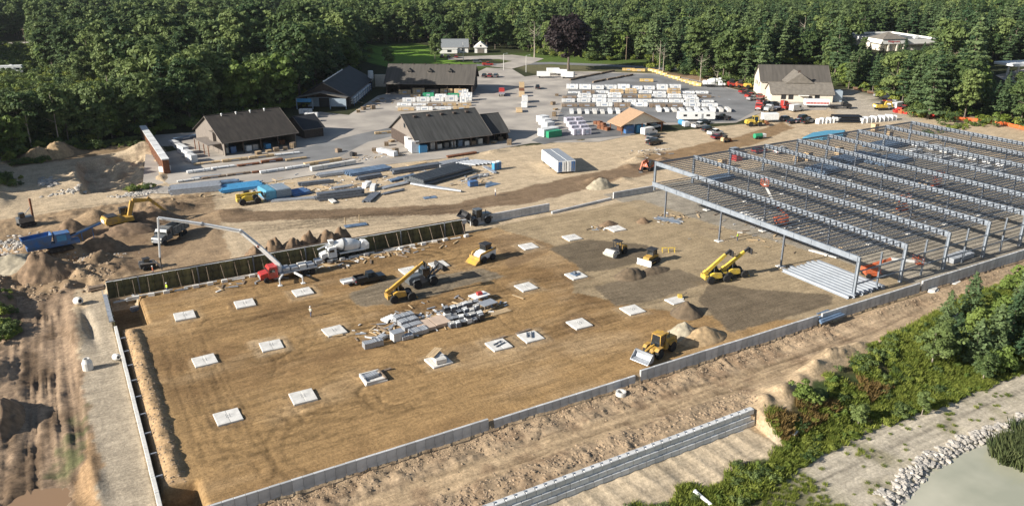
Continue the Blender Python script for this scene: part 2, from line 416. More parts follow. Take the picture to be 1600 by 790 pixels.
# site floor
zone(poly([(2.4, 75.8), (2.4, 141), (112, 141), (112, 75.8)], X=GX, Y=GY), TAN)
zone(poly([(2.4, 75.8), (2.4, 141), (112, 141), (112, 75.8)], X=GX, Y=GY) * np.clip(.15 + 1.3 * fbm(GX * .55, GY, 9, 251, 4), 0, .8), (.190, .115, .055))
zone(poly([(2.4, 75.8), (2.4, 141), (112, 141), (112, 75.8)], X=GX, Y=GY) * np.clip(1.2 * fbm(GX * .5, GY, 7, 255, 4), 0, .65), (.43, .305, .175))
zone(ppoly((760, 372), (860, 350), (1010, 325), (1020, 340), (940, 362), (860, 392), (800, 420)) * .6, (.19, .125, .072))
zone(box_mask(GX, GY, 2.4, 5.6, 82, 127, .4), (.43, .29, .16))
zone(ppoly((548, 458), (600, 436), (760, 420), (790, 432), (700, 455), (640, 472), (560, 480)), GREYF)
zone(poly([(78, 142), (84, 118), (72, 104), (80, 92), (86, 84), (98, 76), (113, 76), (113, 142)]), (.345, .265, .165))
zone(poly([(78, 142), (84, 118), (72, 104), (80, 92), (86, 84), (98, 76), (113, 76), (113, 142)]) * np.clip(1.2 * fbm(GX, GY, 8, 261, 4), 0, .7), (.22, .165, .10))
def fill(pts, c): zone(poly(pts, X=GX + .25 * fbm(GX, GY, 2, 265, 3), Y=GY + .25 * fbm(GX, GY, 2, 267, 3)), c)
fill([at(*p, 0) for p in ((858, 388), (915, 374), (1010, 382), (1035, 402), (955, 420), (915, 424))], (.150, .118, .080))
fill([at(*p, 0) for p in ((928, 448), (1000, 430), (1062, 420), (1110, 440), (1010, 472), (962, 478))], (.185, .145, .098))
fill([at(*p, 0) for p in ((1090, 470), (1110, 440), (1180, 452), (1300, 460), (1300, 475), (1140, 520))], (.165, .128, .086))
zone(poly([(112.2, 75.8), (112.2, 150), (232, 150), (232, 75.8)], X=GX, Y=GY), (.34, .30, .24))
zone(poly([(112.2, 75.8), (112.2, 150), (232, 150), (232, 75.8)], X=GX, Y=GY) * np.clip(.2 + 1.0 * fbm(GX, GY, 10, 271, 4), 0, .7), (.21, .185, .15))
zone(poly([(110, 75), (110, 142), (117, 142), (119, 120), (124, 100), (127, 75)]) * .9, (.345, .265, .165))
# lumber yard surroundings, fields, lawns
zone(ppoly((575, 100), (575, 70), (670, 68), (690, 95), (760, 97), (760, 104), (600, 104)), (.15, .26, .035))
zone(ppoly((760, 92), (860, 84), (1010, 94), (1020, 100), (880, 102), (800, 98)), (.09, .14, .03))
zone(ppoly((790, 96), (870, 101), (1040, 104), (1060, 124), (920, 115), (830, 116)), (.14, .13, .07))
zone(ppoly((-60, 203), (110, 200), (196, 172), (190, 152), (120, 124), (66, 108), (60, 74), (-60, 70)), (.12, .15, .05))
zone(ppoly((1020, 110), (1060, 116), (1200, 132), (1200, 140), (1080, 132)), (.30, .20, .125))
zone(ppoly((0, 245), (60, 240), (180, 228), (240, 215), (240, 222), (170, 240), (20, 262)), (.26, .185, .11))
# dug and backfilled soil round every footing
for fy_, fl_ in ((93.0, [12.2, 21.8, 31.6, 41.5, 51.4, 57.0, 66.0, 76.6]), (109.9, [12.4, 21.9, 31.6, 66.3, 76.9]), (127.3, [12.4, 21.9, 31.7, 51.6, 57.6, 77.3, 87.8, 99.1])):
    for fx_ in fl_:
        dd = np.maximum(np.abs(wx - .0 - fx_), np.abs(wy - fy_)); hx_ = rng.uniform(2.0, 2.9)
        zone((1 - ss(hx_ - .5, hx_ + .5, dd)) * rng.uniform(.3, .75), (.44, .325, .20) if rng.random() < .6 else (.19, .125, .07))
        GZ += .12 * np.exp(-((dd - 2.2) / .35) ** 2) * (.5 + fbm(GX, GY, 1.3, 271, 2)) * (dd < 4)
# tyre tracks pressed into the soil
def stamp(pts, mul, depth=.0):
    pts = np.array(pts); seg = np.hypot(*(pts[1:] - pts[:-1]).T)
    for k in range(len(pts) - 1):
        n = max(2, int(seg[k] / .15))
        t = np.linspace(0, 1, n)
        x = pts[k, 0] + t * (pts[k + 1, 0] - pts[k, 0]); y = pts[k, 1] + t * (pts[k + 1, 1] - pts[k, 1])
        i = np.clip(np.searchsorted(xs, x), 1, nx - 1); j = np.clip(np.searchsorted(ys, y), 1, ny - 1)
        ij = np.unique(np.stack([i, j], 1), axis=0)
        C[ij[:, 0], ij[:, 1]] *= mul; GZ[ij[:, 0], ij[:, 1]] -= depth
def arc(cx, cy, r, a0, a1, n=24): return [(cx + r * math.cos(a0 + (a1 - a0) * i / n), cy + r * math.sin(a0 + (a1 - a0) * i / n)) for i in range(n + 1)]
for k in range(30):
    cx = rng.uniform(10, 66); cy = rng.uniform(80, 136); r = rng.uniform(1.6, 9); a = rng.uniform(0, 6.28); b = a + rng.uniform(.8, 4)
    for d in (0, .33, 1.9, 2.2): stamp(arc(cx, cy, r + d, a + rng.uniform(-.1, .1), b + rng.uniform(-.3, .3), 40), rng.uniform(.80, .95) if rng.random() < .75 else 1.08, .015)
for k in range(90):
    y0 = rng.uniform(79, 139); x0 = rng.uniform(5, 60); ln = rng.uniform(12, 45); w = rng.uniform(-3, 3)
    p = [(x0 + ln * t, y0 + w * math.sin(t * 3) + .4 * math.sin(t * 17)) for t in np.linspace(0, 1, 30)]
    p = [q for q in p if q[1] > 77 and q[1] < 140 and q[0] < 108]
    if len(p) > 2:
        for d in (0, .33, 1.9, 2.2): stamp([(q[0], q[1] + d) for q in p], rng.uniform(.84, .96) if rng.random() < .8 else 1.07, .012)
for k in range(14):
    y0 = 80 + 0 * k; x0 = 7.2 + .55 * k + rng.uniform(-.2, .2)
    stamp([(x0 + .5 * math.sin(t * .11), t) for t in np.arange(82 + rng.uniform(0, 8), 128 - rng.uniform(0, 20), 1.5)], rng.uniform(.72, .92), .03)
for k in range(30):
    y0 = rng.uniform(66.8, 72.2); x0 = rng.uniform(6, 120); ln = rng.uniform(15, 60)
    stamp([(x0 + ln * t, y0 + max(0, x0 + ln * t - 95) * .045 + .35 * math.sin(t * 9)) for t in np.linspace(0, 1, 40)], rng.uniform(.72, .9) if k % 3 else 1.12, .05)
for k in range(26):
    a0 = at(rng.uniform(0, 600), rng.uniform(330, 372), 0); ln = rng.uniform(20, 70)
    p = [(a0.x + ln * t, a0.y - 6 * t + 1.2 * math.sin(t * 6)) for t in np.linspace(0, 1, 40)]
    for d in (0, 2.0): stamp([(q[0], q[1] + d) for q in p], rng.uniform(.74, .92), .03)
for k in range(16):
    y0 = rng.uniform(49, 54); stamp([(64 + 70 * t, y0 + 2.0 * math.sin(1.5 * t + 1) - 1) for t in np.linspace(0, 1, 60)], rng.uniform(.82, 1.12))
Cb = C.copy()
for ax in (0, 1): Cb = .5 * Cb + .25 * np.roll(Cb, 1, ax) + .25 * np.roll(Cb, -1, ax)
C = np.clip(.6 * C + .4 * Cb, 0, 1)
gm = bpy.data.meshes.new('ground')
idx = np.arange(nx * ny).reshape(nx, ny)
q = np.stack([idx[:-1, :-1], idx[1:, :-1], idx[1:, 1:], idx[:-1, 1:]], -1).reshape(-1, 4)
gm.vertices.add(nx * ny); gm.vertices.foreach_set('co', np.stack([GX, GY, GZ], -1).astype(np.float32).ravel())
gm.loops.add(q.size); gm.loops.foreach_set('vertex_index', q.astype(np.int32).ravel())
gm.polygons.add(len(q)); gm.polygons.foreach_set('loop_start', np.arange(0, q.size, 4, dtype=np.int32))
gm.polygons.foreach_set('use_smooth', np.ones(len(q), bool))
gm.update(calc_edges=True)
ca = gm.color_attributes.new('soil', 'FLOAT_COLOR', 'POINT')
ca.data.foreach_set('color', np.concatenate([C, np.ones((nx, ny, 1))], -1).astype(np.float32).ravel())
m = bpy.data.materials.new('soil'); m.use_nodes = True
nt = m.node_tree; N = nt.nodes; Lk = nt.links; p = N['Principled BSDF']; p.inputs['Roughness'].default_value = .95; p.inputs['Specular IOR Level'].default_value = .1
at_n = N.new('ShaderNodeAttribute'); at_n.attribute_name = 'soil'
tc = N.new('ShaderNodeTexCoord')
prev = at_n.outputs['Color']
for sc_, lo, hi in ((.35, .80, 1.18), (2.6, .72, 1.22), (11, .78, 1.18), (34, .82, 1.16)):
    no = N.new('ShaderNodeTexNoise'); no.inputs['Scale'].default_value = sc_; no.inputs['Detail'].default_value = 6; no.inputs['Roughness'].default_value = .65
    Lk.new(tc.outputs['Object'], no.inputs['Vector'])
    mr = N.new('ShaderNodeMapRange'); mr.inputs['From Min'].default_value = .3; mr.inputs['From Max'].default_value = .7; mr.inputs['To Min'].default_value = lo; mr.inputs['To Max'].default_value = hi
    Lk.new(no.outputs['Fac'], mr.inputs['Value'])
    mx = N.new('ShaderNodeMix'); mx.data_type = 'RGBA'; mx.blend_type = 'MULTIPLY'; mx.inputs[0].default_value = 1
    Lk.new(prev, mx.inputs[6]); Lk.new(mr.outputs['Result'], mx.inputs[7]); prev = mx.outputs[2]
for sx_, sy_, lo, hi in ((.14, 1.5, .86, 1.12), (.9, .10, .95, 1.04)):
    mp = N.new('ShaderNodeMapping'); mp.inputs['Scale'].default_value = (sx_, sy_, 1); mp.inputs['Rotation'].default_value = (0, 0, .06)
    Lk.new(tc.outputs['Object'], mp.inputs['Vector'])
    no = N.new('ShaderNodeTexNoise'); no.inputs['Scale'].default_value = 1.0; no.inputs['Detail'].default_value = 5; no.inputs['Distortion'].default_value = 1.2
    Lk.new(mp.outputs['Vector'], no.inputs['Vector'])
    mr = N.new('ShaderNodeMapRange'); mr.inputs['From Min'].default_value = .35; mr.inputs['From Max'].default_value = .65; mr.inputs['To Min'].default_value = lo; mr.inputs['To Max'].default_value = hi
    Lk.new(no.outputs['Fac'], mr.inputs['Value'])
    mx = N.new('ShaderNodeMix'); mx.data_type = 'RGBA'; mx.blend_type = 'MULTIPLY'; mx.inputs[0].default_value = 1
    Lk.new(prev, mx.inputs[6]); Lk.new(mr.outputs['Result'], mx.inputs[7]); prev = mx.outputs[2]
Lk.new(prev, p.inputs['Base Color'])
n2 = N.new('ShaderNodeTexNoise'); n2.inputs['Scale'].default_value = 1.6; n2.inputs['Detail'].default_value = 8; n2.inputs['Roughness'].default_value = .7
Lk.new(tc.outputs['Object'], n2.inputs['Vector'])
bn = N.new('ShaderNodeBump'); bn.inputs['Strength'].default_value = .55; bn.inputs['Distance'].default_value = .22
Lk.new(n2.outputs['Fac'], bn.inputs['Height']); Lk.new(bn.outputs['Normal'], p.inputs['Normal'])
gm.materials.append(m)
tag(link('ground', gm), kind='structure')

# ------------------------------------------------------------------ paved yard, road, water
asph_old = mat('old_asphalt', (.385, .345, .295), .9, var=.30, scale=.09, c2=(.25, .225, .20), bump=.2)
asph_new = mat('new_asphalt', (.145, .145, .145), .9, var=.25, scale=.12, c2=(.10, .10, .102), bump=.2)
asph_mid = mat('lot_asphalt', (.185, .185, .185), .9, var=.3, scale=.1, bump=.2)
def sheet(name, pts, z, m):
    bm = bmesh.new(); vs_ = [bm.verts.new((p[0], p[1], z)) for p in pts]; f = bm.faces.new(vs_)
    if f.calc_center_median() and f.normal.z < 0: bm.faces.ensure_lookup_table(); bmesh.ops.reverse_faces(bm, faces=bm.faces[:])
    bm.normal_update()
    if bm.faces[:][0].normal.z < 0: bmesh.ops.reverse_faces(bm, faces=bm.faces[:])
    me = bpy.data.meshes.new(name); bm.to_mesh(me); bm.free(); me.materials.append(m)
    return tag(link(name, me), kind='structure')
def psheet(name, pp, z, m): return sheet(name, [at(a, b, 0) for a, b in pp], z, m)
psheet('yard_pavement', [(222, 302), (262, 303), (420, 285), (560, 262), (700, 247), (830, 224), (935, 222), (985, 212), (1000, 197), (1150, 192), (1200, 172), (1290, 172), (1300, 158), (1190, 150), (1110, 130), (1040, 116), (930, 112), (880, 112), (820, 120), (800, 108), (760, 106), (735, 118), (640, 138), (590, 150), (545, 180), (500, 175), (455, 200), (330, 205), (230, 212)], .06, asph_old)
psheet('lot_pavement', [(870, 190), (895, 122), (930, 114), (1040, 117), (1108, 131), (1185, 150), (1190, 168), (1150, 190), (1100, 192), (1000, 192)], .075, asph_mid)
psheet('shed_apron_pavement', [(830, 220), (860, 205), (990, 190), (1015, 200), (990, 211), (870, 221), (850, 226)], .09, asph_new)
psheet('drive_pavement', [(405, 256), (520, 250), (575, 222), (690, 196), (655, 190), (560, 210), (470, 232)], .075, asph_mid)
road_pts = [at(620, 104, 0), at(760, 102, 0), at(860, 99, 0), at(960, 103, 0), at(1060, 109, 0)]
wv = [Vector((-.53, -.85, 0)) * 4.5] * 5
sheet('road', [p - w for p, w in zip(road_pts, wv)] + [p + w for p, w in zip(road_pts[::-1], wv)], .10, asph_mid)
psheet('driveway', [(765, 104), (800, 108), (830, 100), (850, 92), (800, 86), (740, 88), (700, 90), (700, 94), (780, 93), (800, 96)], .12, asph_old)
sheet('farm_track', [(-70, 352), (-20, 344), (2, 336), (1, 329), (-20, 334), (-70, 340)], .10, asph_old)
sheet('far_road', [(-130, 640), (-20, 622), (60, 622), (60, 612), (-20, 612), (-130, 628)], .5, asph_old)
wm = bpy.data.materials.new('pond_water'); wm.use_nodes = True
p = wm.node_tree.nodes['Principled BSDF']; p.inputs['Base Color'].default_value = (.42, .41, .32, 1); p.inputs['Roughness'].default_value = .12
no = wm.node_tree.nodes.new('ShaderNodeTexNoise'); no.inputs['Scale'].default_value = 1.2; no.inputs['Detail'].default_value = 3
nd = wm.node_tree.nodes.new('ShaderNodeTexNoise'); nd.inputs['Scale'].default_value = .12; nd.inputs['Detail'].default_value = 4
tcw = wm.node_tree.nodes.new('ShaderNodeTexCoord'); wm.node_tree.links.new(tcw.outputs['Object'], nd.inputs['Vector']); wm.node_tree.links.new(tcw.outputs['Object'], no.inputs['Vector'])
rw_ = wm.node_tree.nodes.new('ShaderNodeValToRGB'); rw_.color_ramp.elements[0].position = .35; rw_.color_ramp.elements[1].position = .65; rw_.color_ramp.elements[0].color = (.33, .33, .25, 1); rw_.color_ramp.elements[1].color = (.47, .45, .35, 1)
wm.node_tree.links.new(nd.outputs['Fac'], rw_.inputs['Fac']); wm.node_tree.links.new(rw_.outputs['Color'], p.inputs['Base Color'])
bn = wm.node_tree.nodes.new('ShaderNodeBump'); bn.inputs['Strength'].default_value = .16
wm.node_tree.links.new(no.outputs['Fac'], bn.inputs['Height']); wm.node_tree.links.new(bn.outputs['Normal'], p.inputs['Normal'])
sheet('pond_water', [(74, 20), (74, 49), (90, 49.5), (112, 48.5), (140, 48), (150, 20)], -6.02, wm)
pm = bpy.data.materials.new('muddy_water'); pm.use_nodes = True
p = pm.node_tree.nodes['Principled BSDF']; p.inputs['Base Color'].default_value = (.27, .17, .095, 1); p.inputs['Roughness'].default_value = .1
sheet('puddle_water', [(-14.5, 80), (-14.5, 89), (-10, 91), (-6.0, 89), (-5.6, 80)], -1.12, pm)

# ------------------------------------------------------------------ foundation walls of cast panels
def panel_wall(name, label, x0, y0, x1, y1, top, bot, th=.32, pw=1.22, m=concrete, cap=True, cat='wall', pc='panel'):
    L_ = math.hypot(x1 - x0, y1 - y0); n = max(1, round(L_ / pw)); w = L_ / n
    r = thing(name, label, cat, (x0, y0, bot), math.atan2(y1 - y0, x1 - x0))
    me = MB().bbox(.022, w - .022, -th / 2, th / 2, 0, top - bot, .03).mesh(pc); me.materials.append(m)
    for i in range(n): link(pc, me, r, (i * w, random.uniform(-.012, .012), random.uniform(-.01, .01)))
    MB().box(0, L_, -th / 2 + .06, th / 2 - .06, 0, top - bot - .07).build('core', concrete, r)
    return r
panel_wall('foundation_wall', 'grey concrete foundation wall at the near left corner of the dirt pad', 5.6, YF, 40.2, YF, .55, -1.9)
panel_wall('foundation_wall', 'concrete foundation wall segment ending beside the wheel loader bucket', 41.0, YF, 63.4, YF, .15, -1.9)
panel_wall('foundation_wall', 'long concrete foundation wall running behind the wheel loader and sand heaps', 64.3, YF, 100.4, YF, .65, -1.8)
panel_wall('foundation_wall', 'concrete foundation wall below the stacked pale steel girders', 101.3, YF, 126.6, YF, .75, -1.6)
panel_wall('foundation_wall', 'concrete foundation wall along the right end of the steel frame', 127.2, YF, 205, YF, .95, -1.6)
panel_wall('foundation_wall', 'narrow pale concrete wall with form brackets along the left edge of the pad', 2.3, 74.5, 2.3, 128, .5, -2.4, .45, 3.2, concrete_w)
for k in range(9):
    y = 84 + k * 4.9
    b = MB().box(0, .75, -.09, .09, 0, .12).box(.6, .72, -.06, .06, -1.2, 0).build('form_bracket', galv, None, (2.55, y, .3))
    tag(b, 'small steel form bracket clamped to the inner side of the left pad wall', 'bracket', 'brackets on the left wall')
A = at(735, 353, 0); B = at(858, 330, 0)
panel_wall('foundation_wall', 'free standing low grey concrete wall right of the dark green formwork', A.x, A.y, B.x, B.y, 1.9, -.2, .35, 2.4)
A = at(862, 334, 0); B = at(955, 312, 0)
panel_wall('foundation_wall', 'very low concrete wall footing between the two rear wall pieces', A.x, A.y, B.x, B.y, .55, -.2, .5, 2.4)
A = at(958, 310, 0); B = at(1020, 299, 0)
panel_wall('foundation_wall', 'short rear concrete wall piece ending at the frame corner column', A.x, A.y, B.x, B.y, 1.5, -.2, .4, 2.4)
# retaining wall of big blocks
rw = thing('retaining_wall', 'light grey retaining wall of large concrete blocks above the sand slope', 'retaining wall', (23, YRW, -4.3))
bw, bh, bd = 1.3, .78, .75
blk = MB().bbox(.03, bw - .03, -bd / 2, bd / 2, 0, bh - .03, .07).mesh('block'); blk.materials.append(mat('wall_block', (.62, .62, .61), .85, var=.2, scale=1.2, bump=.15, randv=.12))
for c in range(4):
    for i in range(39):
        x = i * bw + (c % 2) * bw / 2
        if x < 49.4: link('block', blk, rw, (x, -.17 * (3 - c) + random.uniform(-.02, .02), c * bh))
nub = MB().cyl((0, 0, 0), (0, 0, .12), .15, n=8).mesh('lifting_stud'); nub.materials.append(galv)
for i in range(38): link('lifting_stud', nub, rw, (i * bw + .65, .05, 4 * bh - .03))
# rear wall forms
fg = mat('form_face', (.105, .095, .038), .75, var=.5, scale=.9, c2=(.026, .028, .014), randv=.4)
fw = thing('wall_formwork', 'long dark green wall formwork with diagonal braces behind the pad', 'formwork', (2.4, 141.2, 0))
L_ = 68.2
pan = MB().box(.02, 1.2, -.06, .06, 0, 3.0).box(.02, 1.2, -.10, -.06, .6, .68).box(.02, 1.2, -.10, -.06, 1.5, 1.58).box(.02, 1.2, -.10, -.06, 2.4, 2.48).mesh('form_panel'); pan.materials.append(fg)
n = int(L_ / 1.22)
for i in range(n): link('form_panel', pan, fw, (i * 1.22, 0, random.uniform(-.03, .03)))
MB().box(0, L_, .12, .75, 2.0, 2.86).build('poured_core', concrete, fw)
MB().box(0, L_, .8, .92, 0, 3.05).build('rear_face', lumber_d, fw)
brace = MB().bar((0, -.1, 2.7), (0, -2.0, .15), .085).mesh('brace'); brace.materials.append(lumber_d)
strong = MB().box(-.1, .1, -.28, -.1, .0, 3.15).mesh('strongback'); strong.materials.append(steel_d)
plat = MB().box(-.5, .5, -.3, .3, 0, .5).mesh('kicker_block'); plat.materials.append(concrete_w)
rail = MB().box(-1.1, 1.1, -.22, .22, 0, .16).mesh('kicker_plate'); rail.materials.append(concrete_w)
for i in range(28):
    x = 1.6 + i * 2.42
    link('brace', brace, fw, (x, 0, 0), random.uniform(-.1, .1))
    if i % 4 == 1: link('strongback', strong, fw, (x + .9, 0, 0))
    if random.random() < .62: link('kicker_block', plat, fw, (x, -2.2, 0), random.uniform(-.2, .2))
    else: link('kicker_plate', rail, fw, (x, -2.1, 0), random.uniform(-.12, .12))
for i in range(1, 9): MB().bar((i * 7.4 - 3, -1.9, .3), (i * 7.4 + 2.5, -1.95, .34), .22, .22).build('walkway_plank', concrete_w, fw)
# side form at the rear left corner
sf = thing('corner_formwork', 'tall grey wall form with scaffold rails at the rear left pad corner', 'formwork', (2.3, 128.3, -1.8))
for i in range(10): link('form_panel', pan, sf, (0, i * 1.22, 0), R(90))
for i in range(6):
    MB().box(-.75, .1, i * 2.2 - .05, i * 2.2 + .05, 2.95, 3.05).build('scaffold_arm', galv, sf)
    MB().box(-.75, -.68, i * 2.2 - .04, i * 2.2 + .04, 3.0, 4.0).build('guard_post', galv, sf)
MB().box(-.72, -.1, 0, 12, 3.06, 3.12).build('scaffold_deck', galv, sf)
MB().bar((-.72, 0, 3.95), (-.72, 12, 3.95), .06).build('guard_rail', galv, sf)
# ------------------------------------------------------------------ steel building frame
sf_ = thing('steel_structure', 'grey steel building frame of columns, girders and joists over the right pad', 'steel frame', (112.8, 78.6, 0))
FX = [0, 12.5, 25.0, 37.5, 50.0, 62.5, 75.0, 87.5, 100.0, 112.0]
FY = [0, 16.0, 32.3, 49.2, 68.0]
ZT = 7.3
def isec(mb, h, b=.32, d=.42, t=.06):
    return mb.box(-d / 2, d / 2, -b / 2, -b / 2 + t, 0, h).box(-d / 2, d / 2, b / 2 - t, b / 2, 0, h).box(-.03, .03, -b / 2 + t, b / 2 - t, 0, h)
cm = isec(MB(), ZT - .05, .55, .40).mesh('column'); cm.materials.append(steel)
ci = MB().box(-.14, .14, -.14, .14, 0, ZT - .95).box(-.3, .3, -.3, .3, 0, .06).mesh('column'); ci.materials.append(steel_d)
cw = isec(MB(), 6.9, .25, .30, .05).mesh('wind_column'); cw.materials.append(steel)
pedm = MB().bbox(-.7, .7, -.7, .7, -.05, .16).mesh('pier'); pedm.materials.append(concrete_w)
for k, x in enumerate(FX):
    for j, y in enumerate(FY):
        if k == 0 and j == 4: continue
        edge = j in (0, 4)
        link('column', cm if edge else ci, sf_, (x, y, 0))
        if not edge: link('pier', pedm, sf_, (x, y, 0))
    y1 = 54.0 if k == 0 else 68.0
    g = MB().box(-.06, .06, 0, y1, ZT - .9, ZT - .07).box(-.17, .17, 0, y1, ZT - .07, ZT).box(-.17, .17, 0, y1, ZT - .96, ZT - .9)
    for i in range(int(y1 / 4)): g.box(-.15, .15, i * 4.0 + 1.9, i * 4.0 + 1.95, ZT - .9, ZT - .07)
    g.build('girder', steel, sf_, (x, 0, 0))
    if k < 9: link('wind_column', cw, sf_, (x + 6.3, .2, 0))
# bar joists: chords and zigzag web
def joist(Ls):
    mb = MB(); d = .62
    mb.box(.26, Ls - .26, -.085, .085, -.12, 0).box(.9, Ls - .9, -.08, .08, -d, -d + .09)
    n = 10; w = (Ls - 1.8) / n
    for i in range(n):
        a = .9 + i * w
        mb.bar((a, 0, -.08), (a + w / 2, 0, -d + .05), .045).bar((a + w / 2, 0, -d + .05), (a + w, 0, -.08), .045)
    mb.box(.19, .25, -.13, .13, -.9, .0).box(Ls - .25, Ls - .19, -.13, .13, -.9, .0)
    return mb
jm = joist(12.5).mesh('joist'); jm.materials.append(steel_d)
jm2 = joist(12.0).mesh('joist'); jm2.materials.append(steel_d)
cnt = 0
rest = []
for k in range(9):
    top = 54.0 if k == 0 else 68.0
    n = int(top / 1.36)
    for i in range(n):
        y = 1.1 + i * 1.36
        if k == 0 and y > 46 and i % 2: continue
        cnt += 1
        if cnt <= 300: link('joist', jm2 if k == 8 else jm, sf_, (FX[k], y, ZT - .02))
        else: rest.append((FX[k], y, jm2 if k == 8 else jm))
vv = []; ff = []
for x, y, me in rest:
    o = len(vv); vv += [(v.co.x + x, v.co.y + y, v.co.z + ZT - .02) for v in me.vertices]; ff += [tuple(i + o for i in p.vertices) for p in me.polygons]
me = bpy.data.meshes.new('distant_joists'); me.from_pydata(vv, [], ff); me.materials.append(steel_d)
tag(link('distant_joists', me, sf_), kind='stuff')
for z in (2.3, 4.6):
    for k in range(9): MB().bar((FX[k] + .3, -.1, z), (FX[k + 1] - .3, -.1, z), .16, .2).build('girt', steel, sf_)
for x0, x1 in ((12.5, 25), (62.5, 75)):
    for j in (1, 2, 3): MB().bar((x0, FY[j], .4), (x1, FY[j], 6.2), .07).build('rod_brace', steel_d, sf_)
for k in range(1, 9): MB().bar((FX[k] + .2, 68, ZT - .3), (FX[k + 1] - .2, 68, ZT - .3), .22, .32).build('eave_strut', steel_d, sf_)

# ------------------------------------------------------------------ buildings
shingle_b = mat('shingle_brown', (.040, .033, .027), .9, var=.35, scale=1.1, bump=.4, stretch=(1, .25, .25))
shingle_g = mat('shingle_grey', (.050, .050, .048), .9, var=.4, scale=.9, bump=.4, stretch=(1.5, .15, .15))
shingle_t = mat('shingle_taupe', (.088, .078, .067), .9, var=.25, scale=.8, bump=.4, stretch=(1.5, .15, .15))
shingle_l = mat('shingle_light', (.175, .155, .13), .9, var=.22, scale=.8, bump=.4)
black_roof = mat('membrane_black', (.018, .02, .024), .7, var=.4, scale=.4)
siding_t = mat('timber_siding', (.21, .18, .155), .85, var=.25, scale=1.2, stretch=(4, 4, .4))
siding_w = mat('white_siding', (.80, .78, .73), .8, var=.08, scale=1.5)
siding_c = mat('cream_siding', (.66, .60, .50), .8, var=.1, scale=1.5)
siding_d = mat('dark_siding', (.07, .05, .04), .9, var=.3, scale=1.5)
brickred = mat('red_brown_post', (.26, .10, .05), .8, var=.2)
bluegrey = mat('blue_grey_cladding', (.30, .36, .42), .6, var=.15)
def roof_slab(mb, x0, x1, y0, z0, y1, z1, t=.22):
    mb.add([(x0, y0, z0), (x1, y0, z0), (x1, y1, z1), (x0, y1, z1), (x0, y0, z0 - t), (x1, y0, z0 - t), (x1, y1, z1 - t), (x0, y1, z1 - t)],
           [(0, 1, 2, 3), (7, 6, 5, 4), (0, 4, 5, 1), (1, 5, 6, 2), (2, 6, 7, 3), (3, 7, 4, 0)])
def gable(name, label, A, ang, L, D, he, hr, roofm, wallm, open_front=False, oh=.7, hip=0, gabm=None, back_open=False):
    """x along the front eave, y to the back"""
    r = thing(name, label, 'building', (A[0], A[1], 0), ang)
    t = .2
    w = MB()
    w.box(t + .003, L - t - .003, D - t, D, 0, he)
    if not open_front: w.box(t + .003, L - t - .003, 0, t, 0, he)
    w.box(0, t, 0, D, 0, he).box(L - t, L, 0, D, 0, he)
    w.build('wall', wallm, r)
    sl_ = (hr - he) / (D / 2)
    for x0, x1 in ((0, t), (L - t, L)):
        MB().add([(x0, .25, he + .004), (x1, .25, he + .004), (x1, D - .25, he + .004), (x0, D - .25, he + .004), (x0, D / 2, hr - .28), (x1, D / 2, hr - .28)], [(0, 3, 2, 1), (0, 1, 5, 4), (2, 3, 4, 5), (1, 2, 5), (3, 0, 4)]).build('gable_wall', gabm or wallm, r)
    rf = MB(); roof_slab(rf, -oh, L + oh, -oh, he - oh * sl_, D / 2, hr); ro = rf.build('roof', roofm, r)
    rb = MB(); roof_slab(rb, -oh, L + oh, D / 2 + .004, hr, D + oh, he - oh * sl_); rb.build('roof', roofm, r)
    MB().bar((-oh, D / 2, hr + .03), (L + oh, D / 2, hr + .03), .3, .12).build('ridge_cap', roofm, ro)
    for x in (-oh - .03, L + oh + .03):
        MB().bar((x, -oh, he - oh * sl_ - .12), (x, D / 2, hr - .12), .06, .3).build('rake_board', siding_t, ro)
    MB().bar((-oh, -oh - .06, he - oh * sl_ - .12), (L + oh, -oh - .06, he - oh * sl_ - .12), .1, .18).build('gutter', siding_t, ro)
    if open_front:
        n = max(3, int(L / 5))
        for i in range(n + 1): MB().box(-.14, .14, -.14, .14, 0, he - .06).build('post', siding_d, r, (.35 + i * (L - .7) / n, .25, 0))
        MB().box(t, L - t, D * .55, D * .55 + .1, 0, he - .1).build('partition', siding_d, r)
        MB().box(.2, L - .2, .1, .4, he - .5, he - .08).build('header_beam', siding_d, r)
    return r, sl_
def vents(r, xs_, y, z, m=white, s=.35):
    for x in xs_:
        MB().cyl((x, y, z - .4), (x, y, z + .35), s * .5, n=8).cyl((x, y, z + .3), (x, y, z + .55), s * .9, s * .6, n=8).build('roof_vent', m, r)
def window(r, x, z, w, h, y=0, frame=white, nx_=2, nz_=2):
    o = MB().box(x - w / 2 - .1, x + w / 2 + .1, y - .07, y - .003, z - .1, z + h + .1).build('window', frame, r)
    pw, ph = w / nx_, h / nz_
    for i in range(nx_):
        for j in range(nz_): MB().box(x - w / 2 + i * pw + .05, x - w / 2 + (i + 1) * pw - .05, y - .085, y - .073, z + j * ph + .05, z + (j + 1) * ph - .05).build('pane', glass, o)
# brown-roofed shed
b1, s1 = gable('lumber_shed', 'brown-roofed open shed with weathered gable, nearest the left forest', (40.5, 236.0), R(9), 22, 24, 4.3, 9.9, shingle_b, siding_t, True)
vents(b1, (4.2, 8.6, 13, 17.5), 11.2, 9.7)
MB().box(-.9, -.06, 6, 9.5, 3.3, 6.0).build('loft_hood', siding_t, b1)
MB().box(-.12, -.06, 7.0, 8.4, 4.6, 6.4).build('loft_opening', siding_d, b1)
ll = MB(); roof_slab(ll, -4.0, -.05, 2, 3.3, 14, 3.4, .15); MB().box(-4, -.05, 2, 14, 3.2, 3.4).build('side_awning', siding_t, b1)
for y in (2.2, 6, 10, 13.8): MB().box(-3.95, -3.75, y - .1, y + .1, 0, 3.2).build('awning_post', brickred, b1)
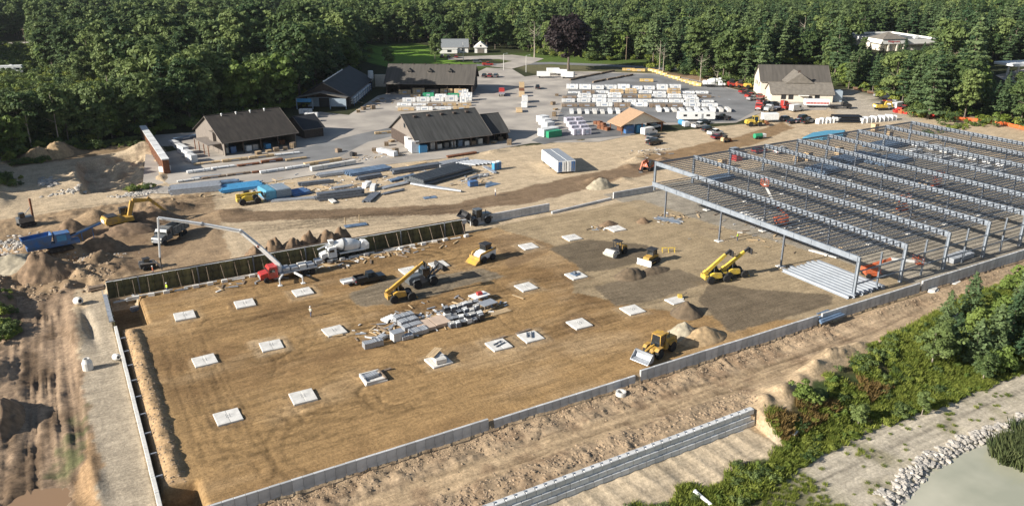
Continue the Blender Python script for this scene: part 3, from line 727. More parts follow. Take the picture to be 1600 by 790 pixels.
# lean-to in its shade
b1b, _ = gable('annex_shed', 'small black-roofed annex shed right behind the brown-roofed shed', (67, 247), R(9), 6.5, 13, 3.2, 6.2, black_roof, siding_d, False, .5)
# central grey-roofed shed
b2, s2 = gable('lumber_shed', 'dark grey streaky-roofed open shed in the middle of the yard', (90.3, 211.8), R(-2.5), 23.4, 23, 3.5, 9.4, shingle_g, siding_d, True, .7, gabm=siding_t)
for x in (3.2, 7.6, 12, 16.2, 20.4): MB().prof([(x - .5, 8.6), (x + .5, 8.6), (x + .35, 9.05), (x - .35, 9.05)], 9.4, 10.6).build('roof_vent', siding_d, b2)
MB().box(-.08, -.005, 9.5, 10.8, 5.6, 7.0).build('loft_opening', glass, b2)
b2b, _ = gable('annex_shed', 'short lower annex with grey roof at the right end of the central shed', (114.6, 213.5), R(-2.5), 7, 15, 3.0, 7.4, shingle_g, siding_d, True, .5)
# long building with three dormers
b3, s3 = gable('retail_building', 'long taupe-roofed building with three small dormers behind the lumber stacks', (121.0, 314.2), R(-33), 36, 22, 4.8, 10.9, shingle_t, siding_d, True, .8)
for x in (9, 17.5, 26):
    zr = 4.8 + s3 * 5.6
    d = MB().box(x - .8, x + .8, 5.6, 8.2, zr - .2, zr + 1.0).build('dormer', siding_t, b3)
    MB().box(x - .5, x + .5, 5.53, 5.59, zr + .25, zr + .85).build('pane', glass, d)
    MB().prof([(x - 1.1, zr + .9), (x, zr + 1.75), (x + 1.1, zr + .9)], 5.2, 9.2).build('dormer_roof', shingle_t, d)
for x in (5, 10, 15, 20, 25, 30): MB().box(x - .2, x + .2, 10.6, 11.4, 10.8, 11.2).build('ridge_vent', siding_d, b3)
# left building with black membrane roof
a4 = R(59)
b4, s4 = gable('millwork_building', 'black-roofed gable warehouse with racks along its right side by the trees', (98.0, 293.6), a4, 47, 19, 4.0, 9.2, black_roof, siding_d, False, .5)
MB().box(-.15, -.01, 3, 16, .1, 3.6).build('gable_cladding', bluegrey, b4)
MB().box(-.24, -.16, 7.2, 11.6, .1, 3.4).build('open_bay', darkm, b4)
pr = MB(); roof_slab(pr, -5.5, -.6, .0, 4.2, 9.5, 6.2, .2); roof_slab(pr, -5.5, -.6, 9.505, 6.2, 19.2, 4.2, .2); pr.build('porch_roof', shingle_l, b4)
for y in (.3, 6.2, 12.8, 18.8): MB().box(-5.3, -5.0, y - .15, y + .15, 0, 4.1).build('porch_post', bluegrey, b4)
MB().box(-5.2, -5.1, .3, 5.8, 1.0, 4.0).build('porch_panel', bluegrey, b4)
MB().box(-5.2, -5.1, 13.2, 18.6, 2.6, 4.0).build('porch_panel', ltblue, b4)
vents(b4, (1.0, 9, 17, 25, 33), 9.5, 9.2)
MB().bar((.5, 9.5, 9.42), (33, 9.5, 9.42), .45, .25).build('ridge_rail', siding_w, b4)
for z in (.8, 1.7, 2.6):
    for k in range(4): MB().box(2 + k * 9, 10.4 + k * 9, -1.4, -.1, z, z + .45).build('rack_bundle', white_wrap, b4)
for k in range(9): MB().box(1.6 + k * 4.5, 1.75 + k * 4.5, -1.5, -1.35, 0, 3.4).build('rack_post', bluep, b4)
cwall = thing('block_wall', 'pale concrete screen wall joining the black-roofed and the taupe-roofed building', 'wall', (124, 335, 0), R(-28))
for k in range(5): MB().box(k * 2.2, k * 2.2 + 2.15, -.2, .2, 0, 5.2).build('panel', siding_c, cwall)
silo = thing('dust_collector', 'white round dust collector on the roof edge by the block wall', 'collector', (121.5, 333, 0))
MB().cyl((0, 0, 4.2), (0, 0, 7.2), 1.3, 1.1, 12).build('tank', white, silo); MB().cyl((0, 0, 2.6), (0, 0, 4.2), .4, 1.3, 12).build('cone', white, silo)
for a in range(4): MB().box(-.07, .07, -.07, .07, 0, 5).build('leg', galv, silo, (math.cos(a * 1.57 + .78) * 1.2, math.sin(a * 1.57 + .78) * 1.2, 0))
# cream office at the right
b5, s5 = gable('office_building', 'low front wing of the cream office with grid windows', (246.0, 221.3), R(-36), 23.4, 11.6, 3.5, 6.9, shingle_l, siding_c, False, .5)
for x in (4.6, 7.4, 17.4): window(b5, x, 1.1, 1.7, 1.7, 0, siding_d)
o = MB().box(14.2, 15.5, -.08, -.003, 0, 2.4).build('door', siding_d, b5); MB().box(15.3, 15.4, -.12, -.085, 1.0, 1.15).build('handle', galv, o)
MB().box(10.2, 14.0, -1.4, -.01, 2.6, 2.8).build('entry_canopy', siding_w, b5)
b5b, s5b = gable('office_building', 'tall cream two-storey rear block of the office with taupe roof', (251.5, 232.4), R(-36), 27, 15, 6.4, 11.8, shingle_t, siding_c, False, .5)
for y in (4, 8, 11): MB().box(-.08, -.005, y - .5, y + .5, 3.6, 5.2).build('window', glass, b5b)
cg = MB(); cg.prof([(8, 6.6), (13.5, 10.4), (19, 6.6)], -7.5, 6.0).build('cross_gable_roof', shingle_l, b5b)
MB().box(13.1, 13.9, -4.4, -3.6, 9.6, 11.2).build('chimney', siding_d, b5b)
MB().box(23.45, 27.5, 2.0, 6.0, 0, 4.2).build('side_shed', bluegrey, b5)
# pharmacy-like flat store far right
st = thing('retail_store', 'far flat-roofed cream store with hipped entrance tower and red sign', 'store', (435, 311, 0), R(-19))
MB().box(0, 38, 0, 46, 0, 5.4).build('wall', siding_c, st)
MB().box(-.3, 38.3, -.3, .0, 3.9, 6.6).box(-.3, -.0, .003, 46, 3.9, 6.6).box(38.0, 38.3, .003, 46, 3.9, 6.6).box(0, 38, 45.8, 46.2, 3.9, 6.6).build('parapet', siding_w, st)
MB().box(.05, 37.9, .1, 45.7, 5.404, 5.55).build('roof', mat('flat_roof', (.10, .11, .12), .9, var=.2), st)
MB().box(-1.5, 14, -1.5, 12, 4.2, 7.0).build('entrance_tower', siding_w, st)
for x in (-1.2, 3.2, 9, 13.6): MB().box(x - .4, x + .4, -1.4, -.6, 0, 4.2).build('pillar', siding_c, st)
MB().add([(-2, -2, 7.0), (14.5, -2, 7.0), (14.5, 12.5, 7.0), (-2, 12.5, 7.0), (6.2, 5.2, 10.6)], [(0, 1, 4), (1, 2, 4), (2, 3, 4), (3, 0, 4), (3, 2, 1, 0)]).build('hip_roof', shingle_l, st)
MB().box(16, 37.5, -1.8, -.31, 3.2, 3.9).build('awning', shingle_t, st)
for x, y in ((18, 14), (22, 18), (30, 12), (33, 15)): MB().box(x, x + 2, y, y + 2, 5.55, 6.9).build('roof_unit', white, st)
def text(s, size, m, parent, loc, rot, name='sign_lettering', ext=.03):
    cu = bpy.data.curves.new(name, 'FONT'); cu.body = s; cu.size = size; cu.extrude = ext; cu.align_x = 'CENTER'; cu.resolution_u = 2
    t = bpy.data.objects.new('tmp_text', cu); COL.objects.link(t)
    dg = bpy.context.evaluated_depsgraph_get(); me = bpy.data.meshes.new_from_object(t.evaluated_get(dg)); COL.objects.unlink(t); bpy.data.objects.remove(t)
    me.name = name; me.materials.clear(); me.materials.append(m)
    o = link(name, me, parent, loc); o.rotation_euler = rot
    return o
text('Walgreens', 1.9, red, st, (6.2, -1.54, 5.0), (R(90), 0, 0))
gs = thing('fuel_canopy', 'white flat fuel station canopy at the right edge beyond the trees', 'canopy', (404, 214, 0), R(-14))
MB().bbox(-9, 9, -6, 6, 5.0, 6.1).build('canopy_deck', white, gs)
for x in (-6, 0, 6): MB().box(x - .35, x + .35, -.35, .35, 0, 5.0).build('canopy_column', white, gs); MB().bbox(x - .5, x + .5, -1.9, -1.1, 0, 1.9).build('fuel_pump', silverp, gs)
psheet('forecourt_pavement', [(1555, 118), (1600, 108), (1650, 118), (1650, 145), (1600, 132), (1570, 126)], .05, asph_old)
# houses beyond the road
h1, _ = gable('house', 'white house with grey roof beyond the road', (203, 434), R(-26), 15.5, 11, 3.4, 7.4, mat('shingle_blue', (.20, .215, .225), .9, var=.2), siding_w, False, .4)
for x in (3, 7.5, 12.5): window(h1, x, 1.0, 1.5, 1.4, 0, siding_d)
MB().box(-4, 9, -3.0, -.05, 0, 2.6).build('porch', siding_w, h1); MB().box(-4.3, 9.3, -3.3, -.02, 2.604, 2.85).build('porch_roof', siding_w, h1)
MB().box(3.2, 5.6, -3.08, -3.005, .8, 2.0).build('porch_opening', glass, h1)
g1 = thing('garage', 'small white gabled garage right of the white house', 'building', (219.5, 424, 0), R(-28))
MB().box(0, 7.2, 0, 7, 0, 3.2).build('wall', siding_w, g1)
MB().prof([(-.5, 3.1), (3.6, 6.2), (7.7, 3.1)], -.6, 7.5).build('roof', siding_w, g1)
MB().box(1.6, 5.6, -.08, -.004, 0, 2.5).build('garage_door', shingle_l, g1); MB().box(3.2, 4.0, -.66, -.605, 3.6, 4.6).build('window', glass, g1)
# pavilion shed with a tan roof in the lot
pv = at(970, 211, 0); pe = at(1035, 205, 0)
b6 = thing('gable_pavilion', 'tan-roofed open pavilion with white gable and blue stock beneath', 'building', (pv.x, pv.y, 0), facing(pv, pe))
Lp = (pe - pv).length
MB().prof([(.3, 3.2), (Lp / 2, 6.6), (Lp - .3, 3.2)], 0, .2).build('gable_wall', siding_c, b6)
MB().prof([(.3, 3.2), (Lp / 2, 6.6), (Lp - .3, 3.2)], 7.6, 7.8).build('gable_wall', siding_c, b6)
for sgn in (0, 1):
    x0, x1 = (-.5, Lp / 2) if sgn == 0 else (Lp / 2 + .004, Lp + .5)
    z0, z1 = (2.95, 6.95) if sgn == 0 else (6.95, 2.95)
    MB().add([(x0, -.8, z0), (x1, -.8, z1), (x1, 8.4, z1), (x0, 8.4, z0), (x0, -.8, z0 - .25), (x1, -.8, z1 - .25), (x1, 8.4, z1 - .25), (x0, 8.4, z0 - .25)], [(0, 1, 2, 3), (7, 6, 5, 4), (0, 4, 5, 1), (1, 5, 6, 2), (2, 6, 7, 3), (3, 7, 4, 0)]).build('roof', mat('cedar_roof', (.40, .26, .16), .85, var=.2), b6)
for x in (.4, Lp / 2, Lp - .4):
    for y in (.1, 7.7): MB().box(x - .13, x + .13, y - .09, y + .09, 0, 3.2).build('post', brickred, b6)
for k in range(2):
    o = MB().bbox(0, 3.0, 0, 1.6, 0, 2.7 - .1 * k, .06).build('roofing_pallet', (bluep, ltblue)[k], None, at(978 + k * 17, 209.5 - k * 1.5, 0), facing(pv, pe))
    tag(o, ('dark blue', 'light turquoise blue')[k] + ' wrapped roofing pallet under the front gable of the pavilion', 'pallet')
# ------------------------------------------------------------------ vehicle kit (x forward, y left, z up)
_wc = {}
def wheel(par, x, y, r=.36, w=.26, rm=rims):
    k = (r, w, rm.name)
    if k not in _wc:
        t = MB().lathe([(-w / 2, r * .62), (-w / 2, r * .9), (-w / 4, r), (w / 4, r), (w / 2, r * .9), (w / 2, r * .62)], 14, Matrix.Rotation(R(90), 4, 'Z')); a = t.mesh('wheel'); a.materials.append(rubber)
        c = MB().lathe([(-w * .46, r * .2), (-w * .5, r * .6), (w * .5, r * .6), (w * .46, r * .2)], 12, Matrix.Rotation(R(90), 4, 'Z')); b = c.mesh('rim'); b.materials.append(rm)
        _wc[k] = (a, b)
    o = link('wheel', _wc[k][0], par, (x, y, r)); link('rim', _wc[k][1], o)
    return o
def wheels(par, xs_, y, r=.36, w=.26, rm=rims):
    for x in xs_:
        wheel(par, x, y, r, w, rm); wheel(par, x, -y, r, w, rm)
def car(kind, paint):
    r = thing('x', 'x', 'x')
    if kind == 'pickup':
        r.name = 'pickup_truck'; L, W = 5.7, .98
        MB().prof([(-2.85, .5), (-2.85, 1.05), (-.55, 1.05), (-.55, 1.15), (1.2, 1.15), (2.65, 1.05), (2.85, .85), (2.85, .45)], -W, W).build('body', paint, r)
        MB().prof([(-.62, 1.15), (-.5, 1.85), (.75, 1.88), (1.35, 1.155)], -W + .06, W - .06, [0, .14, .14, 0]).build('cab', glass, r)
        MB().prof([(-.48, 1.86), (-.48, 1.93), (.72, 1.95), (.74, 1.89)], -W + .2, W - .2).build('cab_roof', paint, r)
        MB().box(-2.8, -.7, W - .09, W, 1.055, 1.42).box(-2.8, -.7, -W, -W + .09, 1.055, 1.42).box(-2.85, -2.76, -W + .091, W - .091, 1.055, 1.42).build('bed_side', paint, r)
        MB().box(-2.74, -.72, -W + .1, W - .1, 1.052, 1.09).build('bed_floor', darkm, r)
        wx_ = (-1.75, 1.75)
    elif kind == 'suv':
        r.name = 'parked_car'; W = .95
        MB().prof([(-2.4, .45), (-2.4, 1.1), (1.0, 1.12), (2.25, 1.0), (2.4, .75), (2.4, .42)], -W, W).build('body', paint, r)
        MB().prof([(-2.35, 1.12), (-2.1, 1.72), (.35, 1.74), (1.15, 1.125)], -W + .05, W - .05, [0, .16, .16, 0]).build('greenhouse', glass, r)
        MB().prof([(-2.1, 1.73), (-2.0, 1.80), (.25, 1.80), (.33, 1.75)], -W + .22, W - .22).build('roof_panel', paint, r)
        wx_ = (-1.45, 1.45)
    elif kind == 'van':
        r.name = 'delivery_van'; W = 1.0
        MB().prof([(-2.9, .45), (-2.9, 2.4), (-2.75, 2.5), (1.2, 2.5), (1.75, 1.6), (2.7, 1.3), (2.85, .9), (2.85, .42)], -W, W, [0, 0, .1, .1, .06, .05, 0, 0]).build('body', paint, r)
        MB().prof([(1.26, 2.42), (1.75, 1.65), (1.80, 1.68), (1.32, 2.46)], -W + .14, W - .14).build('windscreen', glass, r)
        MB().box(.5, 1.3, -W - .01, -W + .02, 1.4, 2.0).box(.5, 1.3, W - .02, W + .01, 1.4, 2.0).build('side_window', glass, r)
        wx_ = (-1.75, 1.85)
    else:
        r.name = 'parked_car'; W = .9
        MB().prof([(-2.3, .42), (-2.3, .92), (-1.3, .98), (1.0, .98), (2.2, .86), (2.3, .65), (2.3, .4)], -W, W).build('body', paint, r)
        MB().prof([(-1.7, .97), (-1.0, 1.40), (.25, 1.43), (1.1, .985)], -W + .06, W - .06, [0, .15, .15, 0]).build('greenhouse', glass, r)
        MB().prof([(-1.0, 1.41), (-.95, 1.47), (.2, 1.48), (.25, 1.44)], -W + .22, W - .22).build('roof_panel', paint, r)
        wx_ = (-1.4, 1.45)
    fx = {'pickup': 2.85, 'suv': 2.4, 'van': 2.85}.get(kind, 2.3)
    for s_ in (-1, 1):
        MB().box(fx - .06, fx + .015, s_ * .62 - .16, s_ * .62 + .16, .62, .80).build('headlight', lampm, r)
        MB().box(-fx - .015, -fx + .05, s_ * .74 - .09, s_ * .74 + .09, .7, .92).build('tail_light', tailm, r)
    MB().box(fx - .03, fx + .06, -W + .1, W - .1, .36, .58).box(-fx - .06, -fx + .03, -W + .1, W - .1, .38, .58).build('bumper', greyp, r)
    wheels(r, wx_, W - .1)
    return r
def truck_cab(r, x, paint, W=1.2, h=2.9, nose=1.6, z0=.75):
    if nose: 
        MB().prof([(x, z0), (x, z0 + 1.15), (x + nose * .9, z0 + .95), (x + nose, z0 + .7), (x + nose, z0)], -W + .15, W - .15).build('hood', paint, r)
        MB().box(x + nose, x + nose + .05, -.6, .6, z0 + .05, z0 + .7).build('grille', galv, r)
    c = MB().prof([(x - 1.7, z0), (x - 1.7, h), (x - .3, h), (x, h - .5), (x, z0)], -W, W, [0, .08, .08, 0, 0]).build('cab', paint, r)
    MB().prof([(x - .28, h - .08), (x + .02, h - .52), (x + .02, z0 + 1.2), (x - .02, z0 + 1.2)], -W + .12, W - .12).build('windscreen', glass, c)
    MB().box(x - 1.2, x - .3, -W - .012, -W + .01, z0 + 1.1, h - .4).box(x - 1.2, x - .3, W - .01, W + .012, z0 + 1.1, h - .4).build('side_window', glass, c)
    for s_ in (-1, 1):
        MB().box(x - .1, x - .02, s_ * (W + .12) - .08, s_ * (W + .12) + .08, z0 + 1.0, z0 + 1.5).build('mirror', darkm, c)
        MB().box(x + nose - .02, x + nose + .05, s_ * (W - .4) - .15, s_ * (W - .4) + .15, z0 + .1, z0 + .35).build('headlight', lampm, r)
def mixer(paint=white):
    r = thing('concrete_mixer_truck', 'x', 'x')
    MB().box(-4.6, 4.3, -.5, .5, .85, 1.15).build('chassis', greyp, r)
    truck_cab(r, 3.2, paint, 1.22, 2.75, 1.3)
    d = MB().lathe([(-3.1, .5), (-2.6, .95), (-1.2, 1.25), (.3, 1.22), (1.8, .75), (2.4, .5)], 18, Matrix.Translation((-.5, 0, 2.55)) @ Matrix.Rotation(R(-11), 4, 'Y')); d.smooth = True
    dr = d.build('drum', paint, r)
    d = MB().lathe([(.34, 1.26), (.34, 1.30), (.62, 1.22), (.62, 1.17)], 18, Matrix.Translation((-.5, 0, 2.55)) @ Matrix.Rotation(R(-11), 4, 'Y')); d.build('drum_ring', greyp, dr)
    MB().prof([(1.9, 3.1), (1.7, 3.9), (2.7, 3.9), (2.4, 3.1)], -.55, .55).build('hopper', white, r)
    MB().bar((2.4, 0, 3.2), (4.9, .3, 2.6), .5, .14).build('chute', galv, r)
    e = MB(); e.prof([(-5.0, 1.2), (-5.1, 2.3), (-4.8, 2.75), (-3.9, 2.85), (-3.5, 2.4), (-3.4, 1.2)], -1.05, 1.05, [0, 0, .2, .25, .1, 0]).build('engine_cover', white, r)
    MB().box(-4.2, .9, .62, 1.25, 1.2, 1.34).box(-4.2, .9, -1.25, -.62, 1.2, 1.34).build('fender', white, r)
    wheels(r, (3.5, -.6, -1.9, -3.2), 1.05, .53, .36)
    return r
def semi(paint):
    r = thing('semi_tractor', 'x', 'x')
    MB().box(-3.4, 2.4, -.45, .45, .75, 1.0).build('chassis', darkm, r)
    truck_cab(r, 1.6, paint, 1.2, 2.9, 1.7)
    MB().box(-2.6, -1.2, -.6, .6, 1.0, 1.15).build('fifth_wheel', darkm, r)
    for s_ in (-1, 1): MB().cyl((-.3, s_ * 1.1, .9), (-.3, s_ * 1.1, 3.4), .09, n=8).build('exhaust_stack', galv, r)
    for s_ in (-1, 1): MB().cyl((-.1, s_ * 1.0, .75), (1.0, s_ * 1.0, .75), .3, n=10).build('fuel_tank', galv, r)
    wheels(r, (2.3, -1.4, -2.7), 1.0, .5, .34)
    return r
def flat_truck(paint, deck=lumber_d):
    r = thing('flatbed_truck', 'x', 'x')
    MB().box(-4.2, 3.0, -.45, .45, .75, 1.0).build('chassis', darkm, r)
    truck_cab(r, 2.6, paint, 1.15, 2.7, 1.4)
    MB().box(-4.3, .7, -1.2, 1.2, 1.004, 1.2).build('deck', deck, r)
    MB().box(.6, .72, -1.15, 1.15, 1.204, 2.3).build('headboard', paint, r)
    wheels(r, (3.2, -2.2, -3.4), 1.0, .48, .32)
    return r
def dump_truck(paint=mat('truck_grey', (.17, .17, .165), .6, var=.3)):
    r = thing('dump_truck', 'x', 'x')
    MB().box(-3.8, 3.0, -.45, .45, .8, 1.05).build('chassis', darkm, r)
    truck_cab(r, 2.8, greyp, 1.2, 2.8, 1.5)
    b = MB().box(-4.2, .8, -1.25, 1.25, 1.15, 1.3).box(-4.2, .8, 1.13, 1.25, 1.304, 2.6).box(-4.2, .8, -1.25, -1.13, 1.304, 2.6).box(.68, .8, -1.13, 1.13, 1.304, 2.9).box(-4.2, -4.1, -1.13, 1.13, 1.304, 2.5).build('dump_body', paint, r)
    for i in range(5):
        for s_ in (-1, 1): MB().box(-3.9 + i * 1.05, -3.78 + i * 1.05, s_ * 1.31 - .06, s_ * 1.31 + .055, 1.3, 2.55).build('rib', paint, b)
    MB().box(.8, 1.6, -1.1, 1.1, 2.85, 2.97).build('cab_shield', paint, b)
    wheels(r, (3.4, -1.6, -2.9), 1.02, .53, .36)
    return r
def box_trailer(L, H, W, paint, name='box_trailer', wh=(-.3,), stripe=None):
    r = thing(name, 'x', 'x')
    MB().bbox(-L / 2, L / 2, -W / 2, W / 2, .9, .9 + H, .08).build('body', paint, r)
    MB().box(-L / 2 + .2, L / 2 - .2, -.45, .45, .7, .896).build('frame', darkm, r)
    for i in range(int(L / 1.2)): 
        x = -L / 2 + .6 + i * 1.2
        MB().box(x - .03, x + .03, -W / 2 - .02, -W / 2 + .01, .95, .75 + H).build('side_rib', paint, r)
    if stripe:
        for s_ in (-1, 1): MB().box(-L / 2 + .3, L / 2 - .3, s_ * W / 2 - .015, s_ * W / 2 + .015, .9 + H * .25, .9 + H * .5).build('stripe', stripe, r)
    MB().bar((L / 2, 0, .7), (L / 2 + 1.0, 0, .55), .12).build('tow_bar', darkm, r)
    wheels(r, [L * w for w in wh], W / 2 - .2, .4, .28)
    return r
def camper(L=9):
    r = thing('camper_trailer', 'x', 'x')
    MB().prof([(-L / 2, .7), (-L / 2, 3.0), (-L / 2 + .3, 3.2), (L / 2 - .5, 3.2), (L / 2, 2.3), (L / 2 - .2, .7)], -1.25, 1.25).build('body', white, r)
    for x, w in ((-L * .32, 1.2), (-L * .02, .9), (L * .3, 1.3)): 
        for s_ in (-1, 1): MB().box(x - w / 2, x + w / 2, s_ * 1.25 - .02, s_ * 1.25 + .02, 1.7, 2.4).build('window', glass, r)
    MB().box(L * .12, L * .12 + .7, -1.275, -1.252, .8, 2.6).build('door', silverp, r)
    MB().box(-.4, .4, -.4, .4, 3.2, 3.5).build('air_conditioner', white, r)
    MB().bar((L / 2 - .2, 0, .7), (L / 2 + 1.1, 0, .55), .14).build('tow_bar', darkm, r)
    wheels(r, (-.6, .35), 1.1, .36, .24)
    return r
def telehandler(ang=32, paint=yellow, ext=5.6, head=True, frame=None):
    r = thing('telehandler', 'x', 'x'); frame = frame or paint
    MB().prof([(-2.4, .7), (-2.6, 1.1), (-2.3, 1.55), (1.6, 1.3), (2.0, 1.0), (1.9, .6)], -.55, .75).build('chassis', darkm, r)
    MB().prof([(-1.5, .8), (-1.6, 1.7), (-.9, 1.95), (.55, 1.75), (.7, .95)], -1.05, -.56).build('engine_hood', paint, r)
    MB().box(-2.62, -1.9, -.9, .9, .75, 1.5).build('counterweight', paint, r)
    c = MB().prof([(-.8, .8), (-.8, 2.45), (.2, 2.5), (.75, 1.9), (.8, .8)], .3, 1.12).build('cab', glass, r)
    MB().box(-.85, .35, .28, 1.14, 2.505, 2.6).build('cab_roof', darkm, c)
    for x in (-.8, .25): MB().box(x - .05, x + .05, 1.08, 1.15, .8, 2.5).build('cab_pillar', paint, c)
    a = R(ang); P0 = Vector((-2.1, -.1, 2.0)); d = Vector((math.cos(a), 0, math.sin(a)))
    P1 = P0 + d * ext; P2 = P1 + d * 1.1
    b = MB().bar(P0, P1, .5, .62, .46, .5).build('boom', paint, r)
    MB().bar(P0 - d * .5, P0 + d * .15, .56, .8).build('boom_pivot', paint, b)
    MB().bar(P1, P2, .32, .36).build('inner_boom', darkm if head else paint, b)
    MB().bar(P0 + d * 1.9 + Vector((0, 0, -.25)), (-.4, -.1, 1.3), .16).build('lift_cylinder', galv, b)
    MB().bar((-2.2, 0, 1.3), P0, .5, .5).build('boom_mount', paint, r)
    h = MB().bar(P2, P2 + Vector((.3, 0, -.7)), .3, .4).box(P2.x + .25, P2.x + .4, -.75, .75, P2.z - 1.1, P2.z - .1).build('fork_carriage', darkm, b)
    for s_ in (-.4, .4): MB().box(P2.x + .404, P2.x + 1.6, s_ - .07, s_ + .07, P2.z - 1.1, P2.z - 1.03).build('fork', darkm, h)
    for s_ in (-1, 1): MB().bar((2.0, s_ * .5, .9), (2.7, s_ * .95, .15), .16).build('stabiliser', paint, r)
    wheels(r, (-1.6, 1.55), 1.12, .74, .46, rimm)
    return r
def wheel_loader(paint=yellow, lift=0.0, bucketm=galv):
    r = thing('wheel_loader', 'x', 'x')
    MB().prof([(-3.6, 1.0), (-3.7, 1.9), (-3.2, 2.25), (-1.0, 2.35), (-.6, 1.9), (-.6, .8), (-3.0, .8)], -.95, .95, [0, .1, .2, .2, 0, 0, 0]).build('engine_cover', paint, r)
    MB().prof([(-.6, .7), (-.6, 1.5), (1.4, 1.3), (1.9, .9), (1.6, .6)], -.6, .6).build('front_frame', paint, r)
    c = MB().prof([(-1.0, 1.6), (-.9, 3.25), (.5, 3.25), (.8, 1.6)], -.75, .75, [0, .08, .08, 0]).build('cab', glass, r)
    MB().box(-1.05, .6, -.8, .8, 3.255, 3.42).build('cab_roof', paint, c)
    for x in (-.95, .62):
        for s_ in (-1, 1): MB().bar((x, s_ * .76, 1.6), (x * .9, s_ * .72, 3.26), .1).build('cab_pillar', paint, c)
    ez = .75 + lift; ex = 3.3 - lift * .25
    for s_ in (-1, 1):
        MB().bar((.9, s_ * .55, 1.5), (ex, s_ * .55, ez), .2, .34).build('lift_arm', paint, r)
        MB().bar((1.0, s_ * .35, .8), (ex - 1.0, s_ * .4, ez + .2), .13).build('lift_cylinder', galv, r)
    MB().bar((1.0, 0, 1.9), (ex - .1, 0, ez + .7), .18, .22).build('tilt_link', paint, r)
    bk = MB(); t = .08
    pr = [(0, .0), (-.35, .5), (-.2, 1.15), (.05, 1.2), (-.12, .55), (.12, .12), (1.25, .02), (1.3, -.06), (.05, -.1)]
    b = bk.prof([(ex + .15 + x, ez - .35 + z) for x, z in pr], -1.5, 1.5).build('bucket', bucketm, r)
    for s_ in (-1, 1): MB().prof([(ex + .1, ez - .4), (ex - .15, ez + .15), (ex + .05, ez + .8), (ex + .25, ez + .8), (ex + 1.4, ez - .38)], s_ * 1.5 - .03, s_ * 1.5 + .03).build('bucket_side', bucketm, b)
    MB().cyl((-2.0, .5, 2.3), (-2.0, .5, 3.1), .08, n=8).build('exhaust', darkm, r)
    wheels(r, (-2.2, 1.1), 1.05, .82, .6, rimm)
    for x in (-2.2, 1.1):
        for s_ in (-1, 1): MB().prof([(x - .9, 1.45), (x - .5, 1.8), (x + .5, 1.8), (x + .9, 1.45), (x + .85, 1.4), (x + .45, 1.72), (x - .45, 1.72), (x - .85, 1.4)], s_ * 1.05 - .3, s_ * 1.05 + .3).build('fender', paint, r)
    return r
def tracks(r, L=3.6, y=1.0, h=.75, w=.5):
    for s_ in (-1, 1):
        t = MB().prof([(-L / 2, h * .5), (-L / 2 + .25, 0), (L / 2 - .25, 0), (L / 2, h * .5), (L / 2 - .3, h), (-L / 2 + .3, h)], s_ * y - w / 2, s_ * y + w / 2).build('track', rubber, r)
        for i in range(4):
            x = -L / 2 + .5 + i * (L - 1) / 3; MB().cyl((x, s_ * (y + w / 2 + .02), h * .42), (x, s_ * (y - w / 2 - .02), h * .42), h * .27, n=8).build('road_wheel', darkm, t)
def excavator(paint=yellow, reach=(3.4, 3.9, 6.4, 1.0), sc=1.0, spin=0.0):
    r = thing('excavator', 'x', 'x')
    tracks(r, 4.2, 1.15, .95, .6)
    MB().box(-.7, .7, -.9, .9, .45, 1.0).build('carriage', darkm, r)
    u = MB().prof([(-2.9, 1.1), (-3.1, 1.6), (-2.8, 2.25), (-.8, 2.3), (-.6, 1.9), (1.5, 1.8), (1.6, 1.1)], -1.35, 1.35, [0, 0, .12, .12, 0, 0, 0]).build('house', paint, r)
    c = MB().prof([(.1, 1.8), (.1, 3.0), (1.3, 3.0), (1.75, 2.3), (1.75, 1.3), (1.6, 1.2)], .45, 1.35).build('cab', glass, u)
    MB().box(.05, 1.35, .43, 1.37, 3.005, 3.1).build('cab_roof', darkm, c)
    MB().box(-2.6, -.9, -1.1, 1.1, 2.304, 2.42).build('engine_deck', darkm, u)
    MB().box(-3.12, -3.06, -.7, .7, 1.35, 1.95).build('rear_panel', white, u)
    x1, z1, x2, z2 = reach
    b = MB().bar((1.2, -.1, 1.8), (x1 * .5 + .3, -.1, z1 + .6), .5, .6, .45, .75).bar((x1 * .5 + .3, -.1, z1 + .6), (x1 + 1.2, -.1, z1 + .2), .45, .75, .4, .45).build('boom', paint, r)
    s_ = MB().bar((x1 + 1.0, -.1, z1 + .6), (x2, -.1, z2 + .5), .36, .6, .32, .32).build('stick', paint, b)
    MB().bar((1.7, -.1, 1.5), (x1 * .5 + .2, -.1, z1 - .1), .16).build('boom_cylinder', galv, b)
    MB().bar((x1 * .5 + .6, -.1, z1 + 1.05), (x1 + 1.0, -.1, z1 + .95), .14).build('stick_cylinder', galv, b)
    MB().prof([(x2 + .3, z2 + .6), (x2 - .5, z2 + .5), (x2 - .9, z2 - .2), (x2 - .4, z2 - .75), (x2 + .45, z2 - .5), (x2 + .2, z2 - .3), (x2 - .35, z2 - .4), (x2 - .5, z2 - .1), (x2 - .1, z2 + .2)], -.7, .5).build('bucket', darkm, s_)
    return r
